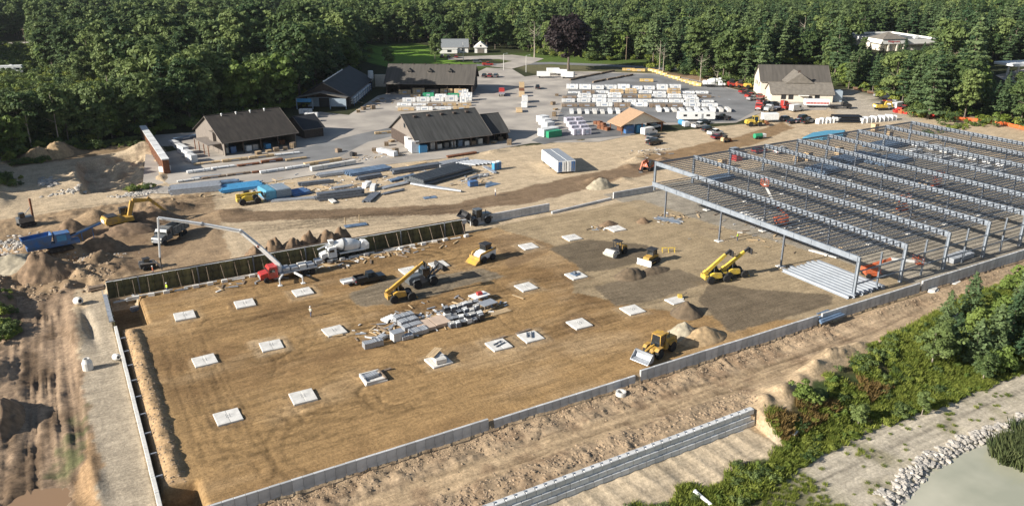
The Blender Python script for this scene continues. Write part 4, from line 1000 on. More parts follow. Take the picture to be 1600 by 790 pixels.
def dozer():
    r = thing('bulldozer', 'x', 'x')
    tracks(r, 3.4, .95, .95, .55)
    MB().prof([(-1.7, .6), (-1.7, 1.5), (-.3, 1.6), (1.6, 1.45), (1.7, .6)], -.65, .65).build('body', yellow, r)
    MB().box(-1.0, .2, -.6, .6, 1.604, 2.4).build('cab', glass, r)
    for x in (-1.05, .22):
        for s_ in (-.62, .62): MB().box(x - .06, x + .06, s_ - .06, s_ + .06, 1.5, 2.62).build('canopy_post', darkm, r)
    MB().box(-1.3, .5, -.85, .85, 2.62, 2.74).build('canopy', darkm, r)
    MB().prof([(2.1, .1), (1.95, .5), (2.05, 1.15), (2.2, 1.2), (2.12, .55), (2.3, .05)], -1.55, 1.55).build('blade', white, r)
    for s_ in (-.95, .95): MB().bar((.2, s_ * 1.3, .5), (2.0, s_ * 1.2, .4), .16).build('push_arm', yellow, r)
    return r
def roller():
    r = thing('drum_roller', 'x', 'x')
    MB().cyl((1.6, -1.05, .75), (1.6, 1.05, .75), .75, n=18).build('drum', concrete_w, r)
    for s_ in (-1, 1): MB().bar((.3, s_ * 1.16, .8), (2.5, s_ * 1.16, .8), .14, .3).build('drum_frame', rimm, r)
    MB().box(2.4, 2.55, -1.22, 1.22, .55, 1.0).build('front_bumper', rimm, r)
    MB().box(.0, .4, -1.05, 1.05, .6, 1.3).build('yoke', darkm, r)
    MB().prof([(-2.5, .8), (-2.6, 1.4), (-2.2, 1.75), (-1.0, 1.8), (-.9, .8)], -.85, .85).build('engine_hood', yellow, r)
    MB().box(-.9, .0, -.7, .7, .8, 1.3).build('platform', darkm, r)
    for x in (-.85, .0):
        for s_ in (-.65, .65): MB().box(x - .05, x + .05, s_ - .05, s_ + .05, 1.3, 2.75).build('canopy_post', darkm, r)
    MB().box(-1.1, .25, -.85, .85, 2.75, 2.87).build('canopy', darkm, r)
    MB().box(-.75, -.4, -.3, .3, 1.3, 1.9).build('seat', darkm, r)
    wheels(r, (-1.7,), .85, .72, .5, rimm)
    return r
def skid(paint=white, acc=yellow):
    r = thing('compact_loader', 'x', 'x')
    MB().prof([(-1.4, .4), (-1.5, 1.3), (-.9, 1.55), (.9, 1.25), (1.3, .9), (1.2, .4)], -.6, .6).build('body', paint, r)
    MB().box(-.7, .3, -.55, .55, 1.4, 2.1).build('cab', glass, r)
    MB().box(-.8, .45, -.62, .62, 2.105, 2.2).build('cab_roof', darkm, r)
    for s_ in (-1, 1): MB().bar((-1.3, s_ * .75, 1.5), (1.3, s_ * .75, 1.2), .14, .22).bar((1.3, s_ * .75, 1.25), (1.7, s_ * .75, .5), .14, .2).build('lift_arm', acc, r)
    MB().prof([(1.7, .15), (1.55, .7), (1.7, .95), (1.75, .6), (2.5, .12)], -.95, .95).build('bucket', acc, r)
    wheels(r, (-.75, .75), .75, .42, .32, rimm)
    return r
def boom_lift(pts, W=1.1):
    """orange boom lift; boom runs through pts (local)"""
    r = thing('boom_lift', 'x', 'x')
    MB().box(-1.4, 1.4, -.9, .9, .5, .95).build('chassis', orange, r)
    MB().bbox(-1.8, 1.0, -1.0, 1.0, 1.0, 1.9, .12).build('turntable', orange, r)
    for a, b in zip(pts[:-1], pts[1:]): MB().bar(a, b, .34, .42).build('boom', white if a is not pts[0] else orange, r)
    e = Vector(pts[-1])
    k = MB()
    for dx in (-.55, .55):
        for dy in (-.95, .95): k.box(e.x + dx - .03, e.x + dx + .03, e.y + dy - .03, e.y + dy + .03, e.z - .2, e.z + .95)
    for z in (.4, .92): k.box(e.x - .58, e.x + .58, e.y - .98, e.y - .92, e.z + z, e.z + z + .05).box(e.x - .58, e.x + .58, e.y + .92, e.y + .98, e.z + z, e.z + z + .05).box(e.x + .52, e.x + .58, e.y - .919, e.y + .919, e.z + z, e.z + z + .05).box(e.x - .58, e.x - .52, e.y - .919, e.y + .919, e.z + z, e.z + z + .05)
    k.box(e.x - .58, e.x + .58, e.y - .98, e.y + .98, e.z - .25, e.z - .18).build('basket', orange, r)
    wheels(r, (-1.1, 1.1), 1.0, .48, .36)
    return r
def scissor():
    r = thing('scissor_lift', 'x', 'x')
    MB().box(-1.2, 1.2, -.6, .6, .3, .75).build('chassis', orange, r)
    for i in range(3):
        z = .8 + i * .7
        for s_ in (-.4, .4): MB().bar((-1, s_, z), (1, s_, z + .65), .08, .12).bar((1, s_, z), (-1, s_, z + .65), .08, .12).build('scissor_arm', orange, r)
    MB().box(-1.25, 1.25, -.65, .65, 2.9, 3.0).build('platform', orange, r)
    k = MB()
    for z in (3.45, 3.95): k.box(-1.25, 1.25, -.65, -.6, z, z + .05).box(-1.25, 1.25, .6, .65, z, z + .05).box(-1.25, -1.2, -.599, .599, z, z + .05).box(1.2, 1.25, -.599, .599, z, z + .05)
    for x in (-1.22, 0, 1.22):
        for s_ in (-.63, .63): k.box(x - .02, x + .02, s_ - .02, s_ + .02, 3.0, 3.95)
    k.build('guard_rail', orange, r)
    wheels(r, (-.8, .8), .6, .25, .2)
    return r
def on_plane(px, py, A, B):
    """point of the line of sight px,py in the upright plane through A and B"""
    p = at(px, py, 0); c = Vector((0, 0, CAM_H)); d = p - c
    n = Vector((-(B[1] - A[1]), B[0] - A[0], 0)); t = n.dot(Vector((A[0], A[1], 0)) - c) / n.dot(d)
    return c + d * t

# ------------------------------------------------------------------ machines on the pad
p0 = at(452, 432)
pt = thing('concrete_pump_truck', 'red-cab concrete pump truck with white boom arched over the formwork', 'pump truck', p0, R(181))
MB().box(-5.2, 4.0, -.5, .5, .8, 1.1).build('chassis', greyp, pt)
truck_cab(pt, 3.9, red, 1.2, 2.8, 1.4)
MB().box(-5.0, 1.9, -1.2, 1.2, 1.15, 1.35).build('deck', galv, pt)
for i in range(4): MB().bbox(-4.6 + i * 1.5, -3.3 + i * 1.5, -.95, .9, 1.354, 1.9 + .15 * (i % 2)).build('deck_locker', (galv, concrete_w, silverp, galv)[i], pt)
MB().prof([(-5.6, 1.5), (-6.2, 2.0), (-6.2, 2.25), (-4.9, 2.25), (-5.0, 1.3)], -.8, .8).build('hopper', galv, pt)
MB().cyl((1.6, 0, 1.3), (1.6, 0, 2.6), .55, .45, 12).build('turret', white, pt)
wheels(pt, (4.3, -1.4, -2.7, -4.0), 1.05, .53, .36)
for x, y in ((2.6, 3.4), (-1.2, 4.4), (2.6, -2.2), (-4.0, -2.6)):
    lg = MB().bar((x * .5, 1.0 if y > 0 else -1.0, 1.1), (x, y, 1.3), .24, .3).build('outrigger', white, pt)
    MB().box(x - .1, x + .1, y - .1, y + .1, .1, 1.25).box(x - .35, x + .35, y - .35, y + .35, 0, .1).build('outrigger_foot', white, lg)
bpy.context.view_layer.update()
inv = (Matrix.Translation(p0) @ Matrix.Rotation(R(181), 4, 'Z')).inverted()
tip = Vector((13.0, 141.6, 0)); base = (Matrix.Translation(p0) @ Matrix.Rotation(R(181), 4, 'Z')) @ Vector((1.6, 0, 2.6))
BP = [base] + [on_plane(*q, base, tip) for q in ((404, 384), (376, 361), (316, 350), (247, 340), (250, 402))]
for i, (a, b) in enumerate(zip(BP[:-1], BP[1:])):
    w = (.62, .56, .46, .4, .3)[i]; w2 = (.56, .5, .4, .34, .26)[i]
    g = MB().bar(inv @ a, inv @ b, w, w * 1.15, w2, w2 * 1.15).build('boom_section', white, pt)
    if i in (1, 2, 3): MB().cyl(inv @ (a + Vector((0, -.3, 0))), inv @ (a + Vector((0, .3, 0))), .34, n=8).build('boom_hinge', (orange, white, galv)[i - 1], g)
    if i > 0: MB().cyl(inv @ (a + Vector((0, -.42, .1))), inv @ (b + Vector((0, -.36, .1))), .08, n=6).build('delivery_pipe', galv, g)
MB().cyl(inv @ BP[-1], inv @ Vector((BP[-1].x, BP[-1].y, 3.2)), .11, .10, 8).build('end_hose', rubber, pt)
place('mixer', mixer, 'white front-discharge concrete mixer truck parked behind the pump truck', 'mixer truck', 536, 402, R(181))
# pickup with trailer
place('pk_black', lambda: car('pickup', blackp), 'black pickup on the grey fill towing a small white trailer', 'pickup', 578, 440, R(2))
q = at(548, 444); ut = thing('utility_trailer', 'small white utility trailer hitched behind the black pickup on the pad', 'trailer', q, R(2))
MB().box(-1.6, 1.3, -.9, .9, .55, .65).build('deck', white, ut); MB().bar((1.3, 0, .55), (2.6, 0, .5), .1).build('tow_bar', darkm, ut); MB().box(-1.6, 1.3, .85, .92, .654, .95).box(-1.6, 1.3, -.92, -.85, .654, .95).build('side_rail', white, ut); wheels(ut, (-.3,), .95, .34, .2)
place('ld_dark', lambda: wheel_loader(greyp, 1.9, darkm), 'dark loader with raised bucket beside the yellow telehandler', 'loader', 665, 444, R(5))
place('th_mid', lambda: telehandler(33, yellow, 6.4, False), 'yellow telehandler with boom raised on the grey fill patch', 'telehandler', 627, 468, R(-3))
place('skidw', lambda: skid(white, yellow), 'white compact loader with yellow lift arms near the centre of the pad', 'loader', 757, 406, R(195), sc=1.5)
place('roller', roller, 'soil roller with pale drum on the dark fill strip', 'roller', 962, 398, R(196))
place('dozer', dozer, 'small bulldozer with pale blade beside a brown soil heap', 'bulldozer', 1016, 410, R(198))
place('th_a', lambda: telehandler(40, lyellow, 4.6), 'bright yellow telehandler with raised boom, left of the pair by the frame', 'telehandler', 1118, 439, R(-14), sc=1.0)
place('th_b', lambda: telehandler(36, lyellow, 4.6), 'bright yellow telehandler with raised boom, right of the pair by the frame', 'telehandler', 1146, 432, R(-14), sc=1.0)
place('loader', lambda: wheel_loader(yellow, .1), 'big yellow wheel loader at the front wall with bucket lowered', 'wheel loader', 1027, 553, R(196))
place('ld_dark', None, 'dark loader standing at the right end of the green formwork', 'loader', 745, 350, R(185))
# upper left workings
place('exc', lambda: excavator(yellow, (3.6, 3.6, 7.4, .6)), 'yellow excavator digging among the soil heaps', 'excavator', 193, 354, R(14), sc=1.25)
place('dump', dump_truck, 'grey dump truck below the arched pump boom', 'dump truck', 268, 374, R(228), sc=1.1)
place('skid_d', lambda: skid(darkm, silverp), 'small dark compact loader by the rear formwork under the pump hose', 'loader', 232, 420, R(10))
place('tele_y', lambda: telehandler(2, lyellow, 3.6, False), 'yellow telehandler with lowered boom beside the blue steel bundles', 'telehandler', 390, 318, R(0), sc=1.1)
place('exc_o', lambda: excavator(orange, (2.6, 2.6, 5.0, .4)), 'orange excavator by the soil near the frame corner', 'excavator', 1014, 265, R(200), sc=.9)
sp = at(95, 390)
scr = thing('screening_plant', 'long blue mobile soil screening plant among the spoil heaps', 'screening plant', sp, R(8))
tracks(scr, 4.4, 1.1, .9, .5)
MB().box(-5.5, 3.4, -.9, .9, 1.0, 1.7).build('frame', bluep, scr)
MB().prof([(-6.2, 3.4), (-5.2, 1.7), (-1.6, 1.7), (-1.0, 3.6), (-1.2, 3.6), (-1.8, 2.0), (-5.0, 2.0), (-6.0, 3.4)], -1.3, 1.3).build('feed_hopper', bluep, scr)
for s_ in (-1, 1): MB().prof([(-6.2, 3.4), (-5.2, 1.7), (-1.6, 1.7), (-1.0, 3.6)], s_ * 1.3 - .05, s_ * 1.3 + .05).build('hopper_side', bluep, scr)
MB().box(-.8, 1.9, -1.1, 1.1, 1.704, 3.4).build('power_unit', bluep, scr); MB().box(-.4, 1.2, -1.14, -1.1, 2.0, 3.1).build('service_door', ltblue, scr)
MB().bar((1.9, 0, 2.3), (7.6, 0, 3.9), 1.1, .35).build('conveyor', bluep, scr); MB().bar((2.0, 0, 2.52), (7.5, 0, 4.10), .8, .06).build('belt', rubber, scr)
for x in (4, 6): MB().bar((x, 0, 1.0), (x, 0, 2.6 + (x - 3) * .28), .14).build('conveyor_leg', bluep, scr)
cr = at(42, 352)
crs = thing('drill_rig', 'dark tracked machine with upright mast near the left edge', 'drill rig', cr, R(20))
tracks(crs, 3.4, .9, .8, .45); MB().bbox(-1.6, 1.4, -.9, .9, .9, 2.0).build('body', greyp, crs); MB().bar((1.5, 0, .6), (1.6, 0, 5.6), .35).build('mast', rust, crs); MB().bar((-.2, .4, 2.0), (1.55, .3, 3.8), .12).build('strut', galv, crs); MB().box(-1.2, -.2, -.8, .2, 2.0, 3.0).build('cab', glass, crs)
# lifts under the frame
place('bl1', lambda: boom_lift([(-1.6, 0, 1.9), (3.0, 0, 3.4), (8.0, 0, 2.8)]), 'orange boom lift with boom stretched out at the near frame corner', 'boom lift', 1362, 432, R(-28))
place('bl2', lambda: boom_lift([(1.2, 0, 1.9), (-2.0, 0, 4.5), (-4.8, 0, 9.2)]), 'boom lift with boom raised through the joists left in the frame', 'boom lift', 1222, 352, R(-30))
place('scis', scissor, 'orange scissor lift under the middle of the steel frame', 'scissor lift', 1409, 330, R(-20), sc=1.0)
place('scis', None, 'orange scissor lift farther back inside the steel frame', 'scissor lift', 1462, 292, R(-20), sc=1.0)

# ------------------------------------------------------------------ people (one continuous skinned body each)
def person(label, px, py, rz, vest, pants, pose=0):
    p = at(px, py)
    V = [(0, 0, .95), (0, 0, 1.15), (0, 0, 1.38), (0, 0, 1.52), (.02, 0, 1.66), (0, .10, .90), (.03 + .12 * pose, .11, .50), (-.02 + .10 * pose, .12, .08), (.14 + .1 * pose, .12, .04), (0, -.10, .90), (.03 - .12 * pose, -.11, .50), (-.06 - .14 * pose, -.12, .08), (.09 - .14 * pose, -.12, .04), (0, .20, 1.40), (.04, .27, 1.14), (.16 + .1 * pose, .25, .94), (.2 + .12 * pose, .25, .86), (0, -.20, 1.40), (-.02, -.27, 1.14), (.12, -.26, .92), (.14, -.25, .84), (.03, 0, 1.76)]
    E_ = [(0, 1), (1, 2), (2, 3), (3, 4), (4, 21), (0, 5), (5, 6), (6, 7), (7, 8), (0, 9), (9, 10), (10, 11), (11, 12), (2, 13), (13, 14), (14, 15), (15, 16), (2, 17), (17, 18), (18, 19), (19, 20)]
    rad = [.15, .14, .16, .06, .11, .10, .075, .055, .05, .10, .075, .055, .05, .075, .055, .042, .04, .075, .055, .042, .04, .08]
    me = bpy.data.meshes.new('body'); me.from_pydata(V, E_, []); o = bpy.data.objects.new('person', me); COL.objects.link(o)
    md = o.modifiers.new('skin', 'SKIN'); o.modifiers.new('sub', 'SUBSURF').levels = 1
    for i, v in enumerate(me.skin_vertices[0].data): v.radius = (rad[i], rad[i]); v.use_root = (i == 0)
    dg = bpy.context.evaluated_depsgraph_get(); nm = bpy.data.meshes.new_from_object(o.evaluated_get(dg)); COL.objects.unlink(o); bpy.data.objects.remove(o)
    nm.materials.clear()
    for mm in (vest, pants, skin): nm.materials.append(mm)
    for f in nm.polygons:
        z = f.center.z; f.use_smooth = True
        f.material_index = 1 if z < .93 and abs(f.center.y) < .22 else (2 if z > 1.5 or z < .98 else 0)
    b = link('person', nm, None, p, rz); tag(b, label, 'person')
    MB().lathe([(1.74, .135), (1.80, .13), (1.87, .07)], 10, Matrix.Rotation(R(-90), 4, 'Y')).build('hard_hat', white, b)
    return b
person('person in pale shirt walking on the open pad between footings', 486, 495, R(40), mat('shirt_pale', (.5, .5, .42), .8), denim, 1)
person('person in hi-vis vest standing left of the frame column shadow', 1152, 376, R(120), hivis, denim)
person('person in hi-vis vest standing in front of the dark green formwork', 262, 457, R(200), hivis, denim)
person('person in pale top standing on the dirt road below the blue toilets', 774, 306, R(0), concrete_w, denim)
person('person in orange vest by the rear formwork under the pump hose', 240, 430, R(0), orange, denim)
# ------------------------------------------------------------------ footings
def footing(x, y, label, s=3.1):
    r = thing('footing_pad', label, 'footing', (x, y, tz(x, y) - .25), R(random.uniform(-3, 3)), 'concrete footing pads in a grid')
    k = 'footing%d' % random.randint(0, 2)
    if k not in PROTO:
        a = MB().bbox(-s / 2, -.01, -s / 2, s / 2, 0, .52, .04).mesh('slab_half'); a.materials.append(concrete_w)
        b = MB().bbox(.01, s / 2, -s / 2, s / 2, 0, .52 + random.uniform(-.02, .02), .04).mesh('slab_half'); b.materials.append(concrete_w)
        c = MB()
        for i in (-.22, .22):
            for j in (-.22, .22): c.cyl((i, j, .5), (i, j, .75), .03, n=6)
        c = c.mesh('anchor_bolts'); c.materials.append(steel_d)
        PROTO[k] = (a, b, c)
    a, b, c = PROTO[k]
    link('slab_half', a, r); link('slab_half', b, r); link('anchor_bolts', c, r)
    return r
rows = {'front': (93.0, [12.2, 21.8, 31.6, 41.5, 51.4, 57.0, 66.0, 76.6]), 'middle': (109.9, [12.4, 21.9, 31.6, 66.3, 76.9]), 'rear': (127.3, [12.4, 21.9, 31.7, 51.6, 57.6, 77.3, 87.8, 99.1])}
for rn, (y, lx) in rows.items():
    for i, x in enumerate(lx): footing(x, y, 'square concrete footing pad, %s from the left in the %s row' % (ORD[i], rn))
# loose material on the footings
def tbox(name, label, cat, x, y, z, rz, parts, group=None):
    r = thing(name, label, cat, (x, y, z), rz, group)
    for nm, b, m in parts: MB().box(*b).build(nm, m, r)
    return r
FT = .28
def form_bundle(label, x, y, z, rz, L=2.4, W=1.3, H=.9, n=9, m=galv, group=None):
    r = thing('form_panel_bundle', label, 'form bundle', (x, y, z), rz, group)
    w = L / n
    a = MB().bbox(.012, w - .03, -W / 2, W / 2, .12, H, .03).mesh('form_panel'); a.materials.append(m)
    for i in range(n): link('form_panel', a, r, (-L / 2 + i * w, 0, random.uniform(-.04, .04)))
    for s_ in (-.35, .35): MB().box(-L / 2, L / 2, s_ * W - .06, s_ * W + .06, 0, .12).build('bearer', lumber_d, r)
    return r
form_bundle('form panels lying in an open frame on the third front footing', 31.2, 93.2, FT, R(5), 2.2, 1.0, .5, 7)
tbox('timber_edging', 'timber frame edging laid on the third front footing', 'timber frame', 31.6, 93, FT, 0, [('beam', (-1.5, -1.3, -1.5, 1.5, 0, .3), concrete_w), ('beam', (1.2, 1.4, -1.5, 1.5, 0, .3), lumber_d), ('beam', (-1.295, 1.195, 1.2, 1.4, 0, .3), concrete_w), ('beam', (-1.295, 1.195, -1.5, -1.3, 0, .3), concrete_w)])
b = form_bundle('pale slatted form panels leaning together on the fourth front footing', 41.5, 93.0, FT, R(85), 2.6, 1.6, .7, 10, concrete_w)
tbox('plank_pile', 'yellowish planks laid across the fourth front footing', 'planks', 41.6, 93.4, FT + .9, R(40), [('plank', (-1.5, 1.5, i * .3, i * .3 + .25, 0, .08), lumber) for i in range(4)])
for k, (x, y, l) in enumerate(((51.4, 93.1, 'dark steel template bars resting on the fifth front footing'), (56.9, 93.4, 'grey angle bars resting on the sixth front footing'), (76.9, 110.2, 'blue grey sheet resting on the fifth middle footing'))):
    tbox('template_bars', l, 'bars', x, y, FT, R(20 + 40 * k), [('bar', (-1.0, 1.0, -.5, -.35, 0, .15), steel_d), ('bar', (-.8, .9, .2, .36, 0, .15), steel_d), ('bar', (.2, .4, -.345, .195, 0, .12), galv)] if k < 2 else [('bar', (-.8, .8, -.5, .6, 0, .12), deepblue), ('bar', (-.2, .4, -.2, .2, .124, .5), steel_d)])
for x, y, l in ((52.4, 94.7, 'stack of timber beside the fifth front footing'), (33.4, 94.0, 'dark form offcut beside the third front footing'), (56.9, 94.9, 'short form rail behind the sixth front footing')):
    tbox('timber_offcut', l, 'timber', x, y, tz(x, y), R(8), [('beam', (-1.4, 1.4, i * .22, i * .22 + .18, 0, .25), lumber_d) for i in range(2)])
# form yard in the middle
def pl(px, py): return at(px, py)
fb = [(583, 541, 'grey ribbed form bundle at the left tip of the material pile', 3.0, 1.2, 1.0, 10, 0), (597, 530, 'small pale form box behind the left tip bundle', 1.5, 1.0, .6, 4, 25), (636, 529, 'low form bundle at the pile front beside the light grey crate', 1.8, 1.1, .7, 6, 0), (654, 521, 'wide flat form bundle touching the plywood sheets', 2.8, 1.6, .8, 9, 4), (631, 499, 'rearmost ribbed form bundle in the pile', 3.4, 1.3, .9, 11, 6), (638, 506, 'second ribbed form bundle from the back in the pile', 3.2, 1.3, .9, 11, 6), (644, 513, 'third ribbed form bundle from the back in the pile', 3.2, 1.2, .8, 11, 6)]
for px, py, l, L_, W_, H_, n_, a_ in fb:
    q = pl(px, py); form_bundle(l, q.x, q.y, q.z, R(a_), L_, W_, H_, n_)
q = pl(621, 530); tbox('steel_crate', 'light grey steel crate in the front of the material pile', 'crate', q.x, q.y, q.z, R(5), [('shell', (-.9, .9, -.7, .7, 0, 1.3), concrete_w), ('lid', (-.95, .95, -.75, .75, 1.304, 1.4), galv)])
q = pl(609, 499); tbox('white_brackets', 'heap of white brackets at the rear left of the material pile', 'brackets', q.x, q.y, q.z, R(20), [('bracket', (-1.2 + i * .5, -.9 + i * .5, -.8 + .3 * (i % 2), .8, .0, .35), white) for i in range(5)])
for k, (px, py, l) in enumerate(((664, 512, 'left pinkish plywood sheet stack beside the form bundles'), (687, 505, 'right pinkish plywood sheet stack beside the black crates'))):
    q = pl(px, py); tbox('plywood_stack', l, 'plywood stack', q.x, q.y, q.z, R(2), [('bearer', (-1.1, 1.1, -1.4, -1.25, 0, .12), lumber_d), ('bearer', (-1.1, 1.1, 1.25, 1.4, 0, .12), lumber_d)] + [('sheet', (-1.25, 1.25, -1.6, 1.6, .124 + i * .11, .224 + i * .11), plywood) for i in range(5)])
gi = 0
for i in range(6):
    for j in range(4):
        px = 697 + i * 9.0 + j * 3 + random.uniform(-1.5, 1.5); py = 505 - i * 2.0 - (3 - j) * 7.5 + 6 + random.uniform(-1, 1)
        q = pl(px, py); h = random.uniform(.5, 1.0); w_ = random.uniform(.4, .6)
        m1, m2 = random.choice(((steel_d, white), (darkm, galv), (white, darkm), (steel_d, concrete_w)))
        c_ = thing('hardware_crate', 'black and white hardware crate, %s from left in the %s crate line' % (ORD[i], ('rear', 'second', 'third', 'front')[j]), 'crate', q, R(random.uniform(-15, 15)), 'hardware crates in the material pile')
        MB().box(-w_, w_, -.5, .5, .1, h).build('crate_shell', m1, c_)
        MB().box(-w_ + .1, w_ - .1, -.4, .0, h + .004, h + .15).build('contents', m2, c_); MB().bar((-w_, .25, h + .1), (w_, .1, h + .2), .16).build('loose_bar', m2, c_)
for px, py, l, s_ in ((749, 470, 'white work table with a red tool on top, behind the crates', 1.6), (762, 482, 'grey slanted work bench at the right end of the crates', 1.4)):
    q = pl(px, py); r = tbox('work_table', l, 'table', q.x, q.y, q.z, R(10), [('table_top', (-s_, s_, -1.0, 1.0, 1.0, 1.12), white if s_ > 1.5 else galv)] + [('leg', (x - .06, x + .06, y - .06, y + .06, 0, .998), lumber_d) for x in (-s_ + .2, s_ - .2) for y in (-.8, .8)])
    if s_ > 1.5: tag(MB().bbox(-.4, .5, -.3, .4, 0, .5).build('power_tool', red, None, (q.x, q.y, q.z + 1.12)), 'red motor tool on the white work table', 'tool'); 
q = pl(780, 488); tbox('plank_pile', 'pale planks lying right of the work benches', 'planks', q.x, q.y, q.z, R(4), [('plank', (-2.0 + random.uniform(0, .5), 2.0, -.7 + i * .3, -.45 + i * .3, 0, .1), lumber) for i in range(5)])
def heap(name, label, px, py, rx, ry, h, m, cat='heap', seed=0, n=26, pos=None, kind=None):
    c = pos or at(px, py); rs = np.random.default_rng(seed)
    vv = []; ff = []
    a = np.linspace(-1, 1, n); X, Y = np.meshgrid(a, a, indexing='ij')
    d = np.hypot(X, Y); Z = np.where(d < 1, .35 * np.maximum(0, 1 - d) + .65 * np.maximum(0, 1 - d * d) ** 1.5, 0) * h
    Z = Z * (1 + .35 * fbm(X * rx + seed * 7, Y * ry, max(rx, ry) * .6, 300 + seed, 4)) + .10 * h * fbm(X * rx, Y * ry + seed * 3, .7, 310, 3) * (d < .95)
    wx_ = c.x + X * rx; wy_ = c.y + Y * ry
    Zg = Tg(wx_, wy_); Z = np.where(d > .99, -.3, np.maximum(Z, -.2)) + Zg - c.z
    vv = np.stack([X * rx, Y * ry, Z], -1).reshape(-1, 3).tolist(); I = np.arange(n * n).reshape(n, n)
    ff = np.stack([I[:-1, :-1], I[1:, :-1], I[1:, 1:], I[:-1, 1:]], -1).reshape(-1, 4).tolist()
    me = bpy.data.meshes.new(name); me.from_pydata(vv, [], ff); me.materials.append(m)
    for p_ in me.polygons: p_.use_smooth = True
    return tag(link(name, me, None, c), label, cat)
soil_d = mat('dark_soil', (.135, .098, .062), .95, var=.35, scale=1.5, bump=.6)
soil_t = mat('tan_soil', (.40, .28, .155), .95, var=.35, scale=1.5, bump=.6)
soil_g = mat('stone_dust', (.38, .33, .24), .95, var=.3, scale=1.5, bump=.6)
soil_r = mat('brown_soil', (.21, .14, .085), .95, var=.4, scale=1.2, bump=.8)
heap('soil_heap', 'dark brown soil heap beside the bulldozer', 985, 431, 3.4, 2.4, 1.9, soil_d, 'soil heap', 1)
heap('soil_heap', 'low dark soil windrow right of the bulldozer heap', 1020, 424, 4.0, 1.6, .9, soil_d, 'soil heap', 2)
heap('soil_heap', 'dark soil heap above the tan sand heap near the wheel loader', 1073, 490, 2.9, 2.6, 2.0, soil_d, 'soil heap', 3)
heap('sand_heap', 'pale stone dust heap behind the wheel loader', 1068, 523, 3.0, 2.6, 2.0, soil_g, 'sand heap', 4)
heap('sand_heap', 'tan sand heap against the front wall right of the wheel loader', 1098, 528, 4.4, 2.6, 1.7, soil_t, 'sand heap', 5)
heap('soil_heap', 'small brown soil heap at the rear pad edge', 1005, 347, 1.6, 1.4, 1.0, soil_r, 'soil heap', 6)
heap('soil_heap', 'soil and debris beside the rear footing near the frame', 950, 352, 2.6, 1.4, 1.1, soil_r, 'soil heap', 7)
heap('sand_heap', 'grey sand heap on the dirt below the two white containers', 938, 292, 4.2, 2.6, 2.4, soil_g, 'sand heap', 8)
for i, (px, py, s_) in enumerate(((400, 411, 1.9), (432, 405, 2.2), (455, 399, 2.3), (480, 392, 2.2), (508, 386, 2.4), (528, 381, 2.2), (440, 412, 1.5))):
    q = at(px, py, 0); heap('soil_heap', 'dark brown soil heap, %s from the left behind the green formwork' % ORD[i], 0, 0, s_ * 1.5, 2.4, 4.3, soil_r, 'soil heap', 20 + i, pos=Vector((q.x, 145.4 + .3 * (i % 2), 0)))
heap('soil_heap', 'rough dark soil bank under the excavator', 200, 362, 7, 3.5, 1.8, soil_r, 'soil heap', 40)
heap('soil_heap', 'dark hollow-sided soil heap above the blue screening plant', 112, 365, 5, 3.2, 3.0, soil_r, 'soil heap', 41)
heap('soil_heap', 'brown soil heap at the foot of the screening conveyor', 165, 388, 4.6, 3.0, 2.8, soil_r, 'soil heap', 42)
heap('soil_heap', 'brown soil heap behind the excavator boom', 245, 345, 6, 3.0, 2.6, soil_r, 'soil heap', 43)
heap('sand_heap', 'tan conical heap, left of two at the forest edge', 62, 248, 4.2, 3.6, 3.0, soil_t, 'sand heap', 44)
heap('sand_heap', 'tan conical heap, right of two at the forest edge', 90, 242, 4.4, 3.6, 3.6, soil_t, 'sand heap', 45)
heap('soil_heap', 'rocky grey spoil heap at the left picture edge', 20, 420, 6, 5, 2.2, soil_g, 'soil heap', 46)
heap('soil_heap', 'brown spoil heap below the screening plant', 75, 425, 5, 3.6, 2.6, soil_r, 'soil heap', 47)
heap('soil_heap', 'weedy dark mound at the left edge above the mud ruts', -8, 480, 3.4, 7, 2.4, soil_r, 'soil heap', 48)
heap('soil_heap', 'steep dark mound at the lower left edge', 5, 655, 2.6, 5.5, 2.6, soil_r, 'soil heap', 49)
heap('soil_heap', 'loose soil heap by the orange excavator', 1035, 252, 4, 2, 1.2, soil_r, 'soil heap', 50)
# yellow frames, pallets and steel on the pad
for px, py, l in ((1044, 394, 'yellow trestle frame lying on the pad right of the bulldozer'), (1062, 466, 'yellow plate compactor on the pale pad above the dark heap')):
    q = at(px, py); r = thing('steel_trestle' if px < 1050 else 'plate_compactor', l, 'trestle' if px < 1050 else 'compactor', q, R(-30))
    if px < 1050:
        for x in (-1.2, 0, 1.2): MB().bar((x, -.5, 0), (x, 0, .9), .1).bar((x, .5, 0), (x, 0, .9), .1).build('leg', lyellow, r)
        MB().bar((-1.4, 0, .92), (1.4, 0, .92), .14).build('beam', lyellow, r)
    else:
        MB().box(-.6, .6, -.5, .5, 0, .16).build('plate', concrete_w, r); MB().bbox(-.35, .35, -.3, .3, .164, .7).build('engine', lyellow, r); MB().bar((.35, 0, .5), (1.2, 0, 1.1), .07).build('handle', darkm, r)
        tag(MB().bbox(-1.3, 1.3, -1.2, 1.2, 0, .25).build('footing_pad', concrete_w, None, (q.x - 1.5, q.y - .5, q.z - .05)), 'pale footing pad below the yellow compactor', 'footing', 'concrete footing pads in a grid')
q = at(1046, 345); tbox('steel_bundle', 'dark steel sections lying at the foot of the rear left frame column', 'steel bundle', q.x, q.y, q.z, R(-62), [('section', (-3.2 + .6 * (i % 2), 3.0 - .5 * (i % 3), -1.0 + i * .45, -.75 + i * .45, .05, .3), (steel_d, deepblue, steel_d, galv)[i % 4]) for i in range(5)])
gpale = mat('pale_primer', (.36, .39, .43), .5, var=.12, scale=1)
